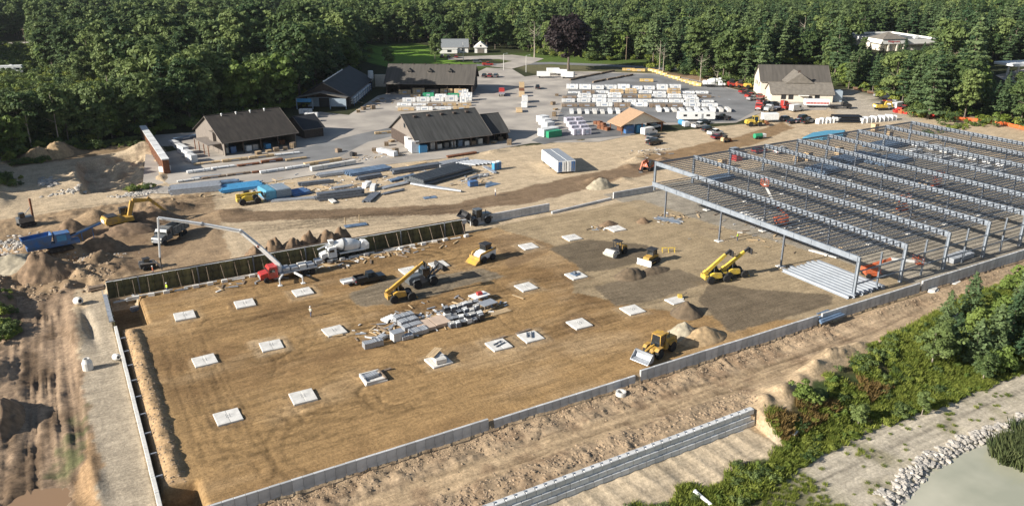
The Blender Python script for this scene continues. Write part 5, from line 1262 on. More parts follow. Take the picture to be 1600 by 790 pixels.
for i in range(9):
    a = at(1231 + i * 9.6, 430 - 0 * i + (i - 0) * 0.0 + 2.0 * (8 - i) * .0, 0)
    x = 111.2 + i * 1.12
    g = thing('steel_girder', 'long pale steel girder lying beside the near frame corner, %s from the left' % ORD[i], 'girder', (x, 78.2 + random.uniform(-.3, .3), tz(x, 88) + .05), 0, 'girders laid out on the pad')
    MB().box(-.33, .33, 0, 14.4, .50, .57).build('top_flange', gpale, g); MB().box(-.33, .33, 0, 14.4, 0, .07).build('bottom_flange', gpale, g); MB().box(-.03, .03, 0, 14.4, .074, .496).build('web', gpale, g)
q = at(1292, 499); tbox('sheet_bundle', 'blue grey steel sheets lying outside the front wall gap', 'sheet bundle', q.x, q.y, q.z + .05, R(3), [('sheet', (-3.0 + .4 * i, 3.0 - .2 * i, -1.2 + i * .45, -.8 + i * .45, .0, .25 + .1 * (i % 2)), deepblue) for i in range(6)])
q = at(970, 617); mr = thing('concrete_ring', 'pale concrete manhole ring on the dirt road outside the front wall', 'ring', q)
t_ = MB().lathe([(0, .72), (.55, .72), (.55, .45), (0, .45)], 18, Matrix.Rotation(R(-90), 4, 'Y')); t_.f = t_.f[:-2]
n_ = 18
t_.f += [(3 * n_ + i, 3 * n_ + (i + 1) % n_, (i + 1) % n_, i) for i in range(n_)]
t_.build('ring', concrete_w, mr)
def barrel(label, px, py, s=1.0, lie=False):
    q = at(px, py); r = thing('manhole_barrel', label, 'manhole barrel', q, R(20)); r.scale = (s, s, s)
    if lie: r.rotation_euler = (R(75), 0, R(20)); r.location.z += .5
    b_ = MB().lathe([(0, .7), (1.1, .7), (1.55, .45), (1.7, .45), (1.7, .3), (1.0, .28)], 16, Matrix.Rotation(R(-90), 4, 'Y')); b_.build('barrel', concrete_w, r)
    MB().cyl((0, 0, 1.45), (0, 0, 1.56), .3, n=12).build('opening', darkm, r)
barrel('white manhole barrel standing at the end of the mud ruts', 138, 577)
barrel('white manhole barrel toppled near the formwork corner', 121, 474, .95, True)
barrel('small white cone section lying right of the standing barrel', 181, 562, .7, True)
def slab_pile(label, px, py, n, L_=2.2, a=20, m=concrete_w):
    q = at(px, py); tbox('concrete_slab', label, 'slab', q.x, q.y, q.z, R(a), [('slab', (-L_ / 2 + .2 * i, L_ / 2, -.7 + .3 * i, .7, i * .26, i * .26 + .24), m) for i in range(n)])
slab_pile('pale broken concrete slab tilted on the road edge right of the frame corner', 1458, 455, 2)
slab_pile('white flat slab on the road edge farther right of the frame', 1492, 442, 1)
slab_pile('white stone slab on the green bank below the sand mounds', 1375, 607, 1, 1.6)
slab_pile('white stone in the shrubs right of the retaining wall end', 1236, 676, 1, 1.3)
slab_pile('white rubble among the trees on the bank', 1492, 500, 3, 3.0)
slab_pile('dark timber skid at the rear left corner of the formwork', 150, 452, 2, 2.6, 5, lumber_d)
for i, (px, py) in enumerate(((215, 462), (205, 472), (212, 484))): slab_pile('grey form offcuts in the trench corner, %s from the back' % ORD[i], px, py, 2, 1.6, 10, galv)
q = at(1098, 785); r = thing('drain_pipe', 'white plastic drain pipe sticking out of the lower bank', 'pipe', q, R(100)); MB().cyl((-1.2, 0, .3), (1.2, 0, .8), .22, n=10).build('pipe', white, r); MB().cyl((1.1, 0, .78), (1.3, 0, .83), .28, n=10).build('collar', white, r)
q = at(556, 353); tbox('steel_sheet', 'blue grey steel sheet lying on the dirt bank behind the formwork', 'steel sheet', q.x, q.y, q.z + .1, R(-6), [('sheet', (-2.4, 2.4, -.9, .9, 0, .12), deepblue), ('sheet', (-1.6, 2.0, -.6, .7, .124, .2), deepblue)])
for i, (px, py) in enumerate(((540, 352), (562, 348))):
    q = at(px, py); tag(MB().box(-.08, .08, -.08, .08, 0, 1.8).build('survey_stake', lumber, None, q), '%s wooden survey stake by the blue steel sheet' % ('left', 'right')[i], 'stake')

# ------------------------------------------------------------------ yard goods
printm = mat('wrap_print', (.35, .40, .48), .5, var=.5, scale=6)
def pack(L_, W_, H_, m, strap=True):
    r = thing('lumber_pack', 'x', 'x')
    MB().bbox(-L_ / 2, L_ / 2, -W_ / 2, W_ / 2, .14, H_, .05).build('wrap', m, r)
    for f in (-.36, 0, .36): MB().box(L_ * f - .07, L_ * f + .07, -W_ / 2, W_ / 2, 0, .137).build('bolster', lumber_d, r)
    if strap:
        for f in (-.25, .25): MB().box(L_ * f - .04, L_ * f + .04, -W_ / 2 - .012, W_ / 2 + .012, .16, H_ + .012).build('strap', darkm, r)
        for s_ in (-1, 1): MB().box(-L_ * .15, L_ * .15, s_ * W_ / 2 - .01, s_ * W_ / 2 + .01, H_ * .35, H_ * .75).build('print_panel', printm, r)
    return r
def put_pack(label, p, rz, L_, W_, H_, m, group, z=0, cat='lumber pack'):
    k = ('pack', round(L_ * 2) / 2, round(W_, 1), round(H_ * 4) / 4, m.name)
    return place(k, lambda: pack(k[1], k[2], k[3], m), label, cat, 0, 0, rz, group, z, pos=p)
def row(desc, a, b, n, mats, H=(.9, 1.6), W_=1.5, gap=.5, group=None, cat='lumber pack', skip=(), tall=0.0):
    A_ = at(*a, 0); B_ = at(*b, 0); d = B_ - A_; L_ = d.length; d.normalize(); rz = math.atan2(d.y, d.x)
    l = L_ / n
    for i in range(n):
        if i in skip: continue
        m = mats[i] if len(mats) == n else random.choice(mats)
        h = random.uniform(*H); ll = l - gap - random.uniform(0, .4)
        c = A_ + d * (l * (i + .5)) + Vector((-d.y, d.x, 0)) * random.uniform(-.7, .7); c.z = .07
        put_pack('%s, %s from the left' % (desc, ORD[i]), c, rz + R(random.uniform(-2.5, 2.5)), ll, W_, h, m, group or desc + 's', cat=cat)
        if tall and random.random() < tall:
            c2 = c.copy(); put_pack('upper %s, %s from left' % (desc, ORD[i]), c2, rz, ll * .92, W_ * .95, random.choice((.75, 1.0)), m, group or desc + 's', z=round(h * 4) / 4 + .01, cat=cat)
WW = [white_wrap]; MIX = [white_wrap, white_wrap, white_wrap, lumber, white_wrap, lumber_d]
row('white wrapped lumber pack in the rearmost storage row', (884, 139), (1065, 141), 9, WW, (1.4, 2.4), 2.2)
row('lumber pack in the second storage row from the back', (886, 146), (1108, 147), 10, MIX, (.8, 1.3), 1.8, tall=.2)
row('lumber pack in the third storage row from the back', (878, 153), (1112, 153), 10, MIX, (.8, 1.4), 1.8, tall=.2)
row('lumber pack in the fourth storage row from the back', (876, 160), (1116, 160), 10, WW, (.8, 1.6), 2.0, tall=.2)
row('lumber pack in the fifth storage row from the back', (876, 167), (1122, 167), 9, MIX, (.9, 1.5), 2.0)
for i in range(19):
    c = at(893 + i * 12.0 + (28 if i > 8 else 0), 177 - (i > 8) * 3, 0); c.z = .08
    if 968 < 893 + i * 12 + (28 if i > 8 else 0) < 1020: continue
    put_pack('end-on pinkish white lumber pack in the front storage line, %s from the left' % ORD[i], c, R(58), 5.0, 1.4, random.choice((1.0, 1.25, 1.5)), random.choice((white_wrap, white_wrap, concrete_w)), 'end-on packs in the storage yard')
row('pack in the front lumber row before the long building', (620, 173), (735, 171), 4, [lumber, white_wrap, white_wrap, lumber], (.9, 1.4), 2)
row('pack in the second lumber row before the long building', (620, 166), (738, 165), 5, [white_wrap, white_wrap, lumber_d, lumber, lumber], (.8, 1.1), 2)
row('white pack in the third lumber row before the long building', (628, 160), (738, 158), 5, WW, (1.5, 2.2), 2.4)
row('pack in the rear lumber row at the long building eave', (640, 152), (738, 152), 5, [lumber, green, white_wrap, green, white_wrap], (1.2, 1.8), 2)
row('timber bundle racked under the roof of the long building', (622, 147.5), (730, 147.5), 5, [lumber, lumber, lumber_d, lumber, lumber], (1.6, 2.6), 1.6)
for i, (px, py, h) in enumerate(((727, 150, 2.6), (733, 157, 3.0), (724, 162, 2.4))):
    c = at(px, py, 0); c.z = .07; put_pack('tall white pack at the right end of the lumber rows, %s from the back' % ORD[i], c, R(-30), 2.6, 2.2, h, white_wrap, 'tall white packs by the long building')
# front racks left of centre
GR = 'long timber bundles on the front racks'
row('timber bundle on the rear front rack by the brown-roofed shed', (302, 259), (470, 240), 4, [lumber, lumber, lumber, white_wrap], (.5, .8), 1.2, .3, GR)
row('timber bundle on the second front rack', (290, 271), (480, 247), 5, [white_wrap, white_wrap, rust, rust, lumber], (.5, .8), 1.2, .3, GR)
row('timber bundle on the third front rack', (274, 285), (430, 266), 4, [concrete_w, lumber_d, lumber_d, rust], (.4, .6), 1.0, .3, GR)
row('white board bundle on the third front rack right part', (405, 272), (485, 260), 2, WW, (.6, .8), 1.2, .3, GR)
c = at(521, 262, 0); c.z = .06; put_pack('pale green-white striped siding stack on the front rack', c, R(7), 13, 1.4, 1.3, concrete_w, GR)
c = at(505, 256, 0); c.z = .06; put_pack('pinkish long bundle behind the striped siding stack', c, R(7), 11, 1.3, .9, lumber, GR)
for i, (px, py, m_) in enumerate(((529, 238, lumber_d), (552, 244, darkm))):
    q = at(px, py); tbox('spool_pile', ('pinkish', 'dark')[i] + ' cable spool heap on the yard edge', 'spools', q.x, q.y, .06, R(20), [('spool', (-.8, .1, -.6, .6, 0, 1.2), m_), ('spool', (.2, 1.0, -.5, .6, 0, .9), lumber_d)])
c = at(605, 242, 0); c.z = .06; put_pack('long white panel stack standing askew left of the central shed', c, R(110), 7.5, 1.6, 1.5, white_wrap, 'stacks by the central shed')
c = at(596, 241, 0); c.z = .06; put_pack('low dark timber stack beside the long white panel stack', c, R(115), 6, 1.0, .6, lumber_d, 'stacks by the central shed')
c = at(600, 209, 0); c.z = .06; put_pack('pale timber bundle on the pavement left of the central shed', c, R(-8), 6, 1.2, .7, lumber, 'stacks by the central shed')
for i, (px, py, h) in enumerate(((623, 214, 3.0), (633, 210, 3.6), (634, 222, 2.6), (641, 232, 3.6), (647, 238, 3.6))):
    c = at(px, py, 0); c.z = .06
    put_pack('tall white siding stack at the central shed gable, %s from the back' % ORD[i], c, R(86), 3.0, 2.4, h, white_wrap if i != 2 else green, 'white stacks by the central shed')
q = at(660, 238, 0); tag(MB().bbox(-1.2, 1.2, -.9, .9, 0, 2.2, .05).build('blue_crate', ltblue, None, (q.x, q.y, .07)), 'bright blue wrapped crate in the left bay of the central shed', 'crate')
stk = [('white', white_wrap), ('grey', silverp), ('white', concrete_w), ('dark', greyp), ('grey', galv), ('blue', deepblue), ('white', white_wrap), ('brown', lumber_d), ('pale', concrete_w)]
for i, (n_, m_) in enumerate(stk):
    x = 93.5 + i * 2.25; y = 213.4 - .04 * i * 2.25 + .6
    put_pack('%s stock pallet under the eave of the central shed, %s from the left' % (n_, ORD[i]), Vector((x, y, .06)), R(88), 1.8, 1.4, random.uniform(1.0, 2.2), m_, 'stock in the central shed', cat='pallet')
for i, (px, py, n_, m_) in enumerate(((344, 236, 'white', white_wrap), (352, 233, 'white', white_wrap), (352, 240, 'white', concrete_w), (336, 226, 'orange', lumber), (330, 218, 'orange', lumber), (345, 226, 'orange', lumber), (388, 236, 'white', white_wrap), (398, 234, 'silver', silverp), (418, 232, 'blue white', ltblue), (440, 226, 'red brown', rust), (364, 239, 'turquoise', bluep))):
    c = at(px, py, 0); c.z = .06; put_pack('%s stock pallet at the brown-roofed shed, %s in line' % (n_, ORD[i]), c, R(98), 2.0, 1.6, random.uniform(1.4, 2.4), m_, 'stock at the brown-roofed shed', cat='pallet')
# rust red rack and white packs at the left end of the yard
A_ = at(226, 216, 0); B_ = at(262, 272, 0); rk = thing('timber_rack', 'long rust red timber rack with white capped top at the left yard edge', 'rack', (A_.x, A_.y, .05), facing(A_, B_))
Lr = (B_ - A_).length
nr = int(Lr / 3.0)
for i in range(nr):
    x = i * Lr / nr
    MB().bbox(x + .05, x + Lr / nr - .05, -.8, .8, .2, 3.6 + .15 * (i % 2), .05).build('stacked_boards', rust, rk); MB().box(x, x + Lr / nr - .1, -.95, .95, 3.8, 4.0 + .05 * (i % 2)).build('cap_sheet', white_wrap, rk)
    MB().box(x - .08, x + .08, -.9, .9, 0, 3.7).build('upright', lumber_d, rk)
for i, (px, py, h) in enumerate(((273, 228, 1.6), (281, 233, 1.4), (287, 240, 2.2), (294, 246, 2.0), (300, 253, 2.2))):
    c = at(px, py, 0); c.z = .06; put_pack('white pack in the diagonal file beside the rust rack, %s from the back' % ORD[i], c, R(105), 4.2, 1.8, h, white_wrap, 'white packs by the rust red rack')
c = at(258, 268, 0); c.z = .06; put_pack('white and black wrapped pack at the near end of the rust red rack', c, R(40), 2.4, 1.8, 1.6, white_wrap, 'white packs by the rust red rack')
c = at(290, 218, 0); c.z = .06; put_pack('low blue-grey bundle by the trees behind the white packs', c, R(20), 8, 1.2, .9, deepblue, 'white packs by the rust red rack')
for i, (px, py) in enumerate(((478, 178), (487, 184), (484, 190))):
    c = at(px, py, 0); c.z = .06; put_pack('white pack right of the black annex roof, %s from the back' % ORD[i], c, R(-30), 4.5, 1.8, 1.7, white_wrap, 'white packs by the annex')
# white, green and purple stacks on the apron
for i, (px, py) in enumerate(((848, 191), (852, 196), (856, 202), (851, 213), (862, 211))):
    c = at(px, py, 0); c.z = .1; put_pack('bright white wrapped stack in the file left of the purple packs, %s from the back' % ORD[i], c, R(100), 3.2, 3.4, random.uniform(2.2, 2.8), white_wrap, 'white stacks on the apron')
q = at(865, 214, 0); tag(MB().bbox(-2.6, 2.6, -.9, .9, 0, 2.0, .05).build('green_pack', green, None, (q.x, q.y, .1), R(4)), 'green printed insulation pack in front of the white file', 'pack')
for i in range(4):
    for j in range(2):
        c = at(889 + i * 4 + j * 14, 193 + i * 6.0 - j * .6, 0); c.z = .1
        put_pack('pale purple banded pack, %s pair from the back, %s one' % (ORD[i], ('left', 'right')[j]), c, R(-8), 2.8, 2.2, 1.9, mat('lilac_wrap', (.56, .53, .60), .5, var=.3, scale=2.5), 'purple banded packs on the apron')
for i, (px, py) in enumerate(((937, 196), (943, 203))):
    q = at(px, py, 0); r = thing('brick_pallet_row', '%s brown pallet row right of the purple packs' % ('rear', 'front')[i], 'pallets', (q.x, q.y, .1), R(98))
    for k in range(3): MB().bbox(-2.4 + k * 1.7, -.9 + k * 1.7, -.7, .7, .1, 1.1 + .3 * (k % 2)).build('pallet_load', rust, r)
    MB().box(-2.5, 2.6, -.75, .75, 0, .097).build('pallet', lumber_d, r)
for i, (px, py) in enumerate(((969, 197), (972, 204), (1018, 200), (1028, 198))):
    q = at(px, py, 0); tag(MB().bbox(-1.4, 1.4, -1.1, 1.1, 0, 1.8, .06).build('brick_pallet', rust, None, (q.x, q.y, .1), R(5)), 'red brown brick pallet by the pavilion, %s from the left' % ORD[i], 'pallet', 'brick pallets at the pavilion')
# steel and joist bundles on the dirt
def bars(name, label, px0, py0, px1, py1, rows_, w, h, m, cat='steel bundle', layers=2, dz=0, group=None):
    A_ = at(px0, py0); B_ = at(px1, py1); d = B_ - A_; L_ = Vector((d.x, d.y, 0)).length
    r = thing(name, label, cat, (A_.x, A_.y, min(A_.z, B_.z) + dz), math.atan2(d.y, d.x), group)
    me = MB().box(0, L_, -w / 2 + .02, w / 2 - .02, 0, h - .03).mesh('section'); me.materials.append(m)
    for k in range(layers):
        for i in range(rows_ - k): link('section', me, r, (random.uniform(-.5, .5), (i + k * .5) * w, .15 + k * h))
    for f in (.15, .5, .85): MB().box(L_ * f - .1, L_ * f + .1, -w, rows_ * w, 0, .15).build('bearer', lumber_d, r)
    return r
bars('joist_bundle', 'wide blue grey joist bundle at the left of the steel yard', 266, 306, 345, 299, 14, .42, .45, galv, 'joist bundle', 3)
bars('deck_bundle', 'bright blue steel deck bundle beside the yellow telehandler', 348, 303, 412, 294, 12, .5, .35, ltblue, 'deck bundle', 2)
bars('deck_bundle', 'dark blue deck bundle behind the wide joist bundle', 315, 292, 372, 287, 6, .5, .3, deepblue, 'deck bundle', 2)
q = at(436, 311); tk = thing('material_stack', 'tall stack under a blue tarp in the steel yard', 'stack', q, R(6))
MB().bbox(-3.0, 3.0, -.2, 5.4, 0, 2.2, .2).build('load', deepblue, tk); MB().bbox(-3.1, -.6, -.3, 5.5, .4, 2.5, .25).build('tarp', tarp, tk); MB().bbox(-.5, 3.1, -.3, 5.45, .5, 2.35, .2).build('tarp', mat('grey_tarp', (.22, .27, .32), .6, var=.2), tk)
bars('deck_bundle', 'blue deck sheets right of the tarp stack', 458, 308, 486, 303, 9, .55, .3, bluep, 'deck bundle', 2)
bars('rail_bundle', 'long grey rail bundle in front of the tarp stack', 425, 316, 500, 311, 3, .5, .4, galv, 'steel bundle', 1)
bars('joist_bundle', 'grey white joist bundle between telehandler and tarp stack', 406, 305, 424, 296, 5, .5, .5, galv, 'joist bundle', 2)
bars('joist_bundle', 'dark layered joist bundle right of the tarp stack', 497, 315, 568, 307, 6, .5, .55, steel_d, 'joist bundle', 3)
bars('beam_pair', 'short dark beams lying askew beside the dark joist bundle', 577, 317, 593, 303, 4, .5, .4, steel_d, 'steel bundle', 1)
bars('panel_bundle', 'blue white panel bundle behind the dark joist bundle', 548, 276, 612, 266, 9, .55, .35, deepblue, 'panel bundle', 2)
bars('panel_bundle', 'grey purlin bundle left of the blue white panels', 500, 278, 552, 271, 6, .5, .35, galv, 'purlin bundle', 2)
bars('purlin_bundle', 'dark mixed purlin bundle above the pipe pile', 616, 273, 690, 261, 5, .6, .5, steel_d, 'purlin bundle', 2)
bars('purlin_bundle', 'pale sheet bundle between purlins and pipe pile', 650, 266, 720, 252, 4, .6, .4, galv, 'purlin bundle', 1)
for i, (px, py, n_) in enumerate(((573, 292, 'left'), (583, 296, 'right'))):
    q = at(px, py); tbox('white_stack', '%s white panel stack beside the dark joist bundle' % n_, 'stack', q.x, q.y, q.z, R(40 + 20 * i), [('panel', (-1.6 + .2 * k, 1.6, -.6, .6, k * .3, k * .3 + .27), white_wrap) for k in range(4)])
for i, (a_, b_, n_, w_, h_, m_, l_, nm) in enumerate(((( 470, 292), (520, 286), 4, .5, .4, steel_d, 2, 'dark angle'), ((520, 297), (552, 292), 3, .5, .35, galv, 1, 'grey channel'), ((600, 296), (640, 287), 4, .45, .3, galv, 1, 'pale purlin'), ((560, 283), (596, 277), 4, .5, .4, steel_d, 2, 'dark beam'), ((612, 285), (650, 276), 3, .6, .4, deepblue, 1, 'blue deck'), ((690, 262), (735, 252), 4, .5, .4, galv, 2, 'grey joist'), ((735, 282), (752, 276), 3, .5, .4, steel_d, 1, 'short dark beam'), ((640, 262), (668, 256), 3, .5, .45, lumber, 1, 'pale timber'), ((575, 268), (606, 262), 4, .5, .4, lumber_d, 1, 'brown timber'), ((700, 247), (745, 240), 3, .5, .4, rust, 1, 'rusty bar'), ((300, 281), (345, 276), 3, .5, .35, galv, 1, 'grey rail'), ((500, 303), (520, 318), 3, .4, .3, concrete_w, 1, 'white strip'), ((600, 305), (632, 298), 3, .4, .25, steel_d, 1, 'thin dark bar'), ((755, 262), (772, 272), 3, .4, .3, galv, 1, 'short grey rail'))):
    bars('section_bundle', '%s bundle lying on the dirt of the steel yard' % nm, *a_, *b_, n_, w_, h_, m_, 'steel bundle', l_)
# pipes
pipem = mat('pipe_dark', (.075, .085, .095), .5, var=.25, scale=1.5)
def pipe(label, A_, B_, r_, m, group):
    d = B_ - A_; o = thing('drain_pipe', label, 'pipe', A_, math.atan2(d.y, d.x), group); L_ = d.length
    k = ('pipe', round(L_), r_, m.name)
    if k not in PROTO:
        t_ = MB(); n_ = 12
        t_.lathe([(0, r_), (.5, r_ * 1.06), (.55, r_), (L_, r_), (L_, r_ * .82), (L_ - .6, r_ * .8)], n_); t_.smooth = False
        a = t_.mesh('barrel'); a.materials.append(m); PROTO[k] = a
    link('barrel', PROTO[k], o)
for lay in range(2):
    for i in range(9 - 3 * lay):
        A_ = at(662, 292, 0); B_ = at(738, 270, 0); dv = Vector((-.25, .97, 0)) * (i * 1.0 + lay * .5)
        z = .5 + lay * .82
        pipe('dark grey drain pipe in the big pipe pile, %s layer' % ('bottom', 'upper')[lay], A_ + dv + Vector((0, 0, z)), B_ + dv + Vector((0, 0, z)), .47, pipem, 'pipes in the big pile')
for i in range(8):
    A_ = at(642 + i * 4.5, 289 + i * .8, 0); B_ = A_ + Vector((5.2, -7.0, 0)).normalized() * 8.5
    pipe('pale grey pipe lying askew in front of the big pipe pile', A_ + Vector((0, 0, .35)), B_ + Vector((0, 0, .35)), .3, galv, 'pale pipes in front of the pile')
for i in range(7):
    A_ = at(705 + i * 6, 256 - i * .6, 0) + Vector((0, 0, .4)); B_ = A_ + Vector((4.5, -5.5, 0)).normalized() * 7.5
    pipe('grey pipe in the rear fan of pipes behind the pile', A_, B_, .33, galv, 'pipes in the rear fan')
q = at(672, 309); tbox('steel_plate', 'blue grey road plate in front of the pale pipes', 'plate', q.x, q.y, q.z + .04, R(-6), [('plate', (-1.6, 1.6, -.9, .9, 0, .1), deepblue), ('lift_lug', (-.2, .2, -.1, .1, .104, .3), steel_d)])
for i, (px, py) in enumerate(((773, 266), (779, 264))):
    q = at(px, py); r = thing('portable_toilet', ('left', 'right')[i] + ' light blue portable toilet on the dirt above the road', 'portable toilet', q, R(10))
    MB().box(-.55, .55, -.55, .55, .1, 2.1).build('cabin', ltblue, r); MB().add([(-.6, -.6, 2.1), (.6, -.6, 2.1), (.6, .6, 2.1), (-.6, .6, 2.1), (-.3, -.3, 2.35), (.3, -.3, 2.35), (.3, .3, 2.35), (-.3, .3, 2.35)], [(0, 1, 5, 4), (1, 2, 6, 5), (2, 3, 7, 6), (3, 0, 4, 7), (4, 5, 6, 7), (3, 2, 1, 0)]).build('roof', white, r); MB().box(-.4, .4, -.58, -.553, .2, 1.95).build('door', bluep, r); MB().box(-.6, .6, -.6, .6, 0, .097).build('skid', darkm, r)
q = at(739, 291); tbox('blue_crate', 'deep blue steel job box right of the pipe pile', 'job box', q.x, q.y, q.z, R(-4), [('box', (-1.1, 1.1, -.8, .8, .1, 1.3), bluep), ('lid', (-1.14, 1.14, -.84, .84, 1.304, 1.4), bluep), ('skid', (-1.1, 1.1, -.7, .7, 0, .097), darkm)])
q = at(766, 289); tbox('blue_sheets', 'scattered blue steel sheets by the road right of the job box', 'sheets', q.x, q.y, q.z, R(15), [('sheet', (-2.4 + .5 * i, 2.6 - .3 * i, -1.2 + .5 * i, -.6 + .5 * i, .02 + .05 * i, .1 + .05 * i), deepblue) for i in range(5)])
q = at(752, 277); tbox('scrap_pile', 'white and grey offcut pile between pipes and blue sheets', 'scrap pile', q.x, q.y, q.z, R(0), [('offcut', (-1.8 + .6 * i, -.6 + .6 * i, -.5 + .2 * (i % 3), .3 + .3 * (i % 2), 0, .3 + .2 * (i % 3)), (white, galv, concrete_w, steel_d)[i % 4]) for i in range(6)])
# two white storage containers with blue doors
c0 = at(878, 272); c1 = at(851, 251, 0); rzc = facing(c0, (117.4, 184.6))
for i in range(2):
    o_ = Vector((math.sin(rzc), -math.cos(rzc), 0)) * 2.55 * i
    r = thing('storage_container', ('left', 'right')[i] + ' of two white storage trailers with blue end doors', 'container', c0 + o_, rzc)
    MB().bbox(0, 14.2, -1.2, 1.2, .55, 3.5, .06).build('body', white, r); MB().box(.05, 14.15, -1.15, 1.15, 3.504, 3.56).build('roof_sheet', galv, r)
    for k in range(11): MB().box(.5 + k * 1.27, .58 + k * 1.27, -1.23, -1.195, .6, 3.4).box(.5 + k * 1.27, .58 + k * 1.27, 1.195, 1.23, .6, 3.4).build('side_rib', white, r)
    for s_ in (-1, 1):
        d = MB().box(-.05, -.004, s_ * .55 - .5, s_ * .55 + .5, .65, 3.35).build('door', bluep if s_ == 1 - 2 * i else white, r); MB().box(-.09, -.055, s_ * .55 - .03, s_ * .55 + .03, .8, 3.2).build('lock_bar', galv, d)
    for x in (1, 7, 13): MB().box(x - .3, x + .3, -1.0, 1.0, 0, .55).build('support', darkm, r)

# ------------------------------------------------------------------ vehicles about the yard
CT = {'p': 'pickup', 's': 'suv', 'c': 'sedan', 'v': 'van'}
PM = {'white': white, 'black': blackp, 'grey': greyp, 'silver': silverp, 'red': red, 'dark red': darkred, 'yellow': lyellow, 'blue': bluep}
def put_car(px, py, t, colr, rz, where):
    k = ('car', t, colr)
    w = {'p': 'pickup truck', 's': 'sport utility car', 'c': 'car', 'v': 'van'}[t]
    place(k, lambda: car(CT[t], PM[colr]), '%s %s %s' % (colr, w, where), {'p': 'pickup', 's': 'car', 'c': 'car', 'v': 'van'}[t], px, py, R(rz), 'vehicles parked about the yard', dz=.09)
for a in ((1006, 205, 'p', 'white', 5, 'first in the parked row below the pavilion'), (1022, 201, 's', 'white', 5, 'parked behind the row below the pavilion'), (1014, 211, 'v', 'white', 5, 'in the parked row below the pavilion'), (1020, 216, 's', 'grey', 5, 'below the white van near the pavilion'), (1018, 221, 'c', 'silver', 8, 'second lowest in the row below the pavilion'), (1022, 226, 'p', 'black', 8, 'lowest in the row below the pavilion'),
          (1092, 200, 'p', 'white', 5, 'under the long white camper'), (1106, 205, 's', 'black', 5, 'between the two white pickups on the dirt'), (1117, 211, 'p', 'white', 5, 'farther from the camper on the dirt'), (1121, 217, 'c', 'dark red', 5, 'on the dirt just behind the steel frame'), (1100, 194, 's', 'grey', 5, 'in the shade under the long camper'), (1129, 187, 'p', 'black', 100, 'at the right end of the long camper'),
          (762, 103, 'p', 'red', -20, 'near the road behind the long building'), (746, 99, 's', 'grey', -20, 'behind the gable of the long building'), (757, 121, 's', 'black', 50, 'left of three on the island kerb'), (766, 121, 's', 'dark red', 50, 'middle of three on the island kerb'), (775, 121, 's', 'grey', 50, 'right of three on the island kerb'), (840, 139, 's', 'black', 60, 'alone on the drive right of the orange packs'),
          (691, 90, 's', 'black', 60, 'left of three before the white house'), (701, 90.5, 'c', 'black', 60, 'middle of three before the white house'), (713, 91, 's', 'dark red', 60, 'right of three before the white house'),
          (1170, 149, 'p', 'black', 5, 'rearmost beside the red trucks at the office'), (1173, 153, 'p', 'red', 5, 'below the black pickup at the office corner'), (1176, 157, 'p', 'silver', 5, 'between the red trucks at the office'), (1199, 166, 'p', 'black', 0, 'between the red trucks before the office'), (1244, 174, 'v', 'white', 0, 'before the office front wing'),
          (1228, 189, 's', 'grey', 0, 'left of the black cars beside the white box'), (1238, 193, 'c', 'black', 0, 'below the grey car at the dirt edge'), (1256, 187, 's', 'black', 0, 'left of the white bags'), (1262, 193, 'p', 'black', 0, 'just left of the white bags'),
          (1383, 156, 's', 'black', 120, 'first in the line at the right woods'), (1388, 161, 'c', 'dark red', 120, 'second in the line at the right woods'), (1397, 165, 'p', 'white', 0, 'third in the line at the right woods'), (1404, 170, 'v', 'white', 0, 'fourth in the line at the right woods'),
          (1186, 154, 'p', 'red', 10, 'third in the red group at the office corner'), (1190, 160, 's', 'dark red', 10, 'nearest the office wall in the red group'), (1163, 146, 'p', 'dark red', 5, 'farthest left in the red group by the office'), (1211, 166, 's', 'black', 0, 'beside the lowboy before the office'), (1232, 171, 'p', 'red', 0, 'just left of the white van at the office'), (1412, 173, 'p', 'red', 0, 'at the end of the line by the right woods'), (1376, 152, 'p', 'silver', 120, 'rearmost at the right woods'), (1248, 192, 'c', 'silver', 0, 'between the black cars at the dirt edge'),
          (1186, 239, 's', 'red', 0, 'under the rear left of the frame'), (1222, 240, 'p', 'white', 0, 'under the frame near the red box'), (1150, 240, 's', 'silver', 0, 'at the rear edge of the frame')):
    put_car(*a)
place('camper', lambda: camper(13), 'long white camper trailer with small dark windows above the parked pickups', 'camper', 1087, 189, R(-28), dz=.1)
place('camper2', lambda: camper(8), 'white camper in the green clearing at the far left', 'camper', 20, 116, R(-15), sc=1.3)
place('mixer', None, 'white mixer truck by the woods at the back of the lot', 'mixer truck', 1116, 136, R(-30), dz=.1)
place('flat_red', lambda: flat_truck(red, galv), 'red flatbed truck in the shade right of the long building', 'truck', 784, 149, R(62), dz=.1)
place('semi_red', lambda: semi(red), 'red semi tractor at the corner of the office lot', 'semi truck', 1186, 172, R(215), dz=.1)
place('semi_red', None, 'red semi tractor parked beside the lowboy before the office', 'semi truck', 1222, 170, R(-10), dz=.1)
place('lowboy', lambda: flat_truck(silverp, galv), 'grey lowboy truck between the two red semis', 'truck', 1206, 174, R(190), dz=.1)
place('trl_rw', lambda: box_trailer(9, 2.2, 2.5, white, 'box_trailer', (-.3, -.18), red), 'white trailer with red stripe before the office wing', 'trailer', 1275, 168, R(-34), dz=.1)
place('flat_dk', lambda: flat_truck(blackp, darkm), 'black flatbed truck right of the striped trailer', 'truck', 1312, 170, R(-34), dz=.1)
place('boxw', lambda: box_trailer(5.5, 2.2, 2.4, white), 'white box trailer at the dirt edge right of the yellow loader', 'trailer', 1202, 191, R(-25), dz=.1)
place('ld_y', lambda: wheel_loader(lyellow, .3, rust), 'yellow loader at the dirt edge below the red trucks', 'loader', 1180, 197, R(-20))
place('exc_y2', lambda: excavator(lyellow, (2.4, 2.4, 4.6, .4)), 'yellow excavator at the upper right dirt lot', 'excavator', 1377, 172, R(-20))
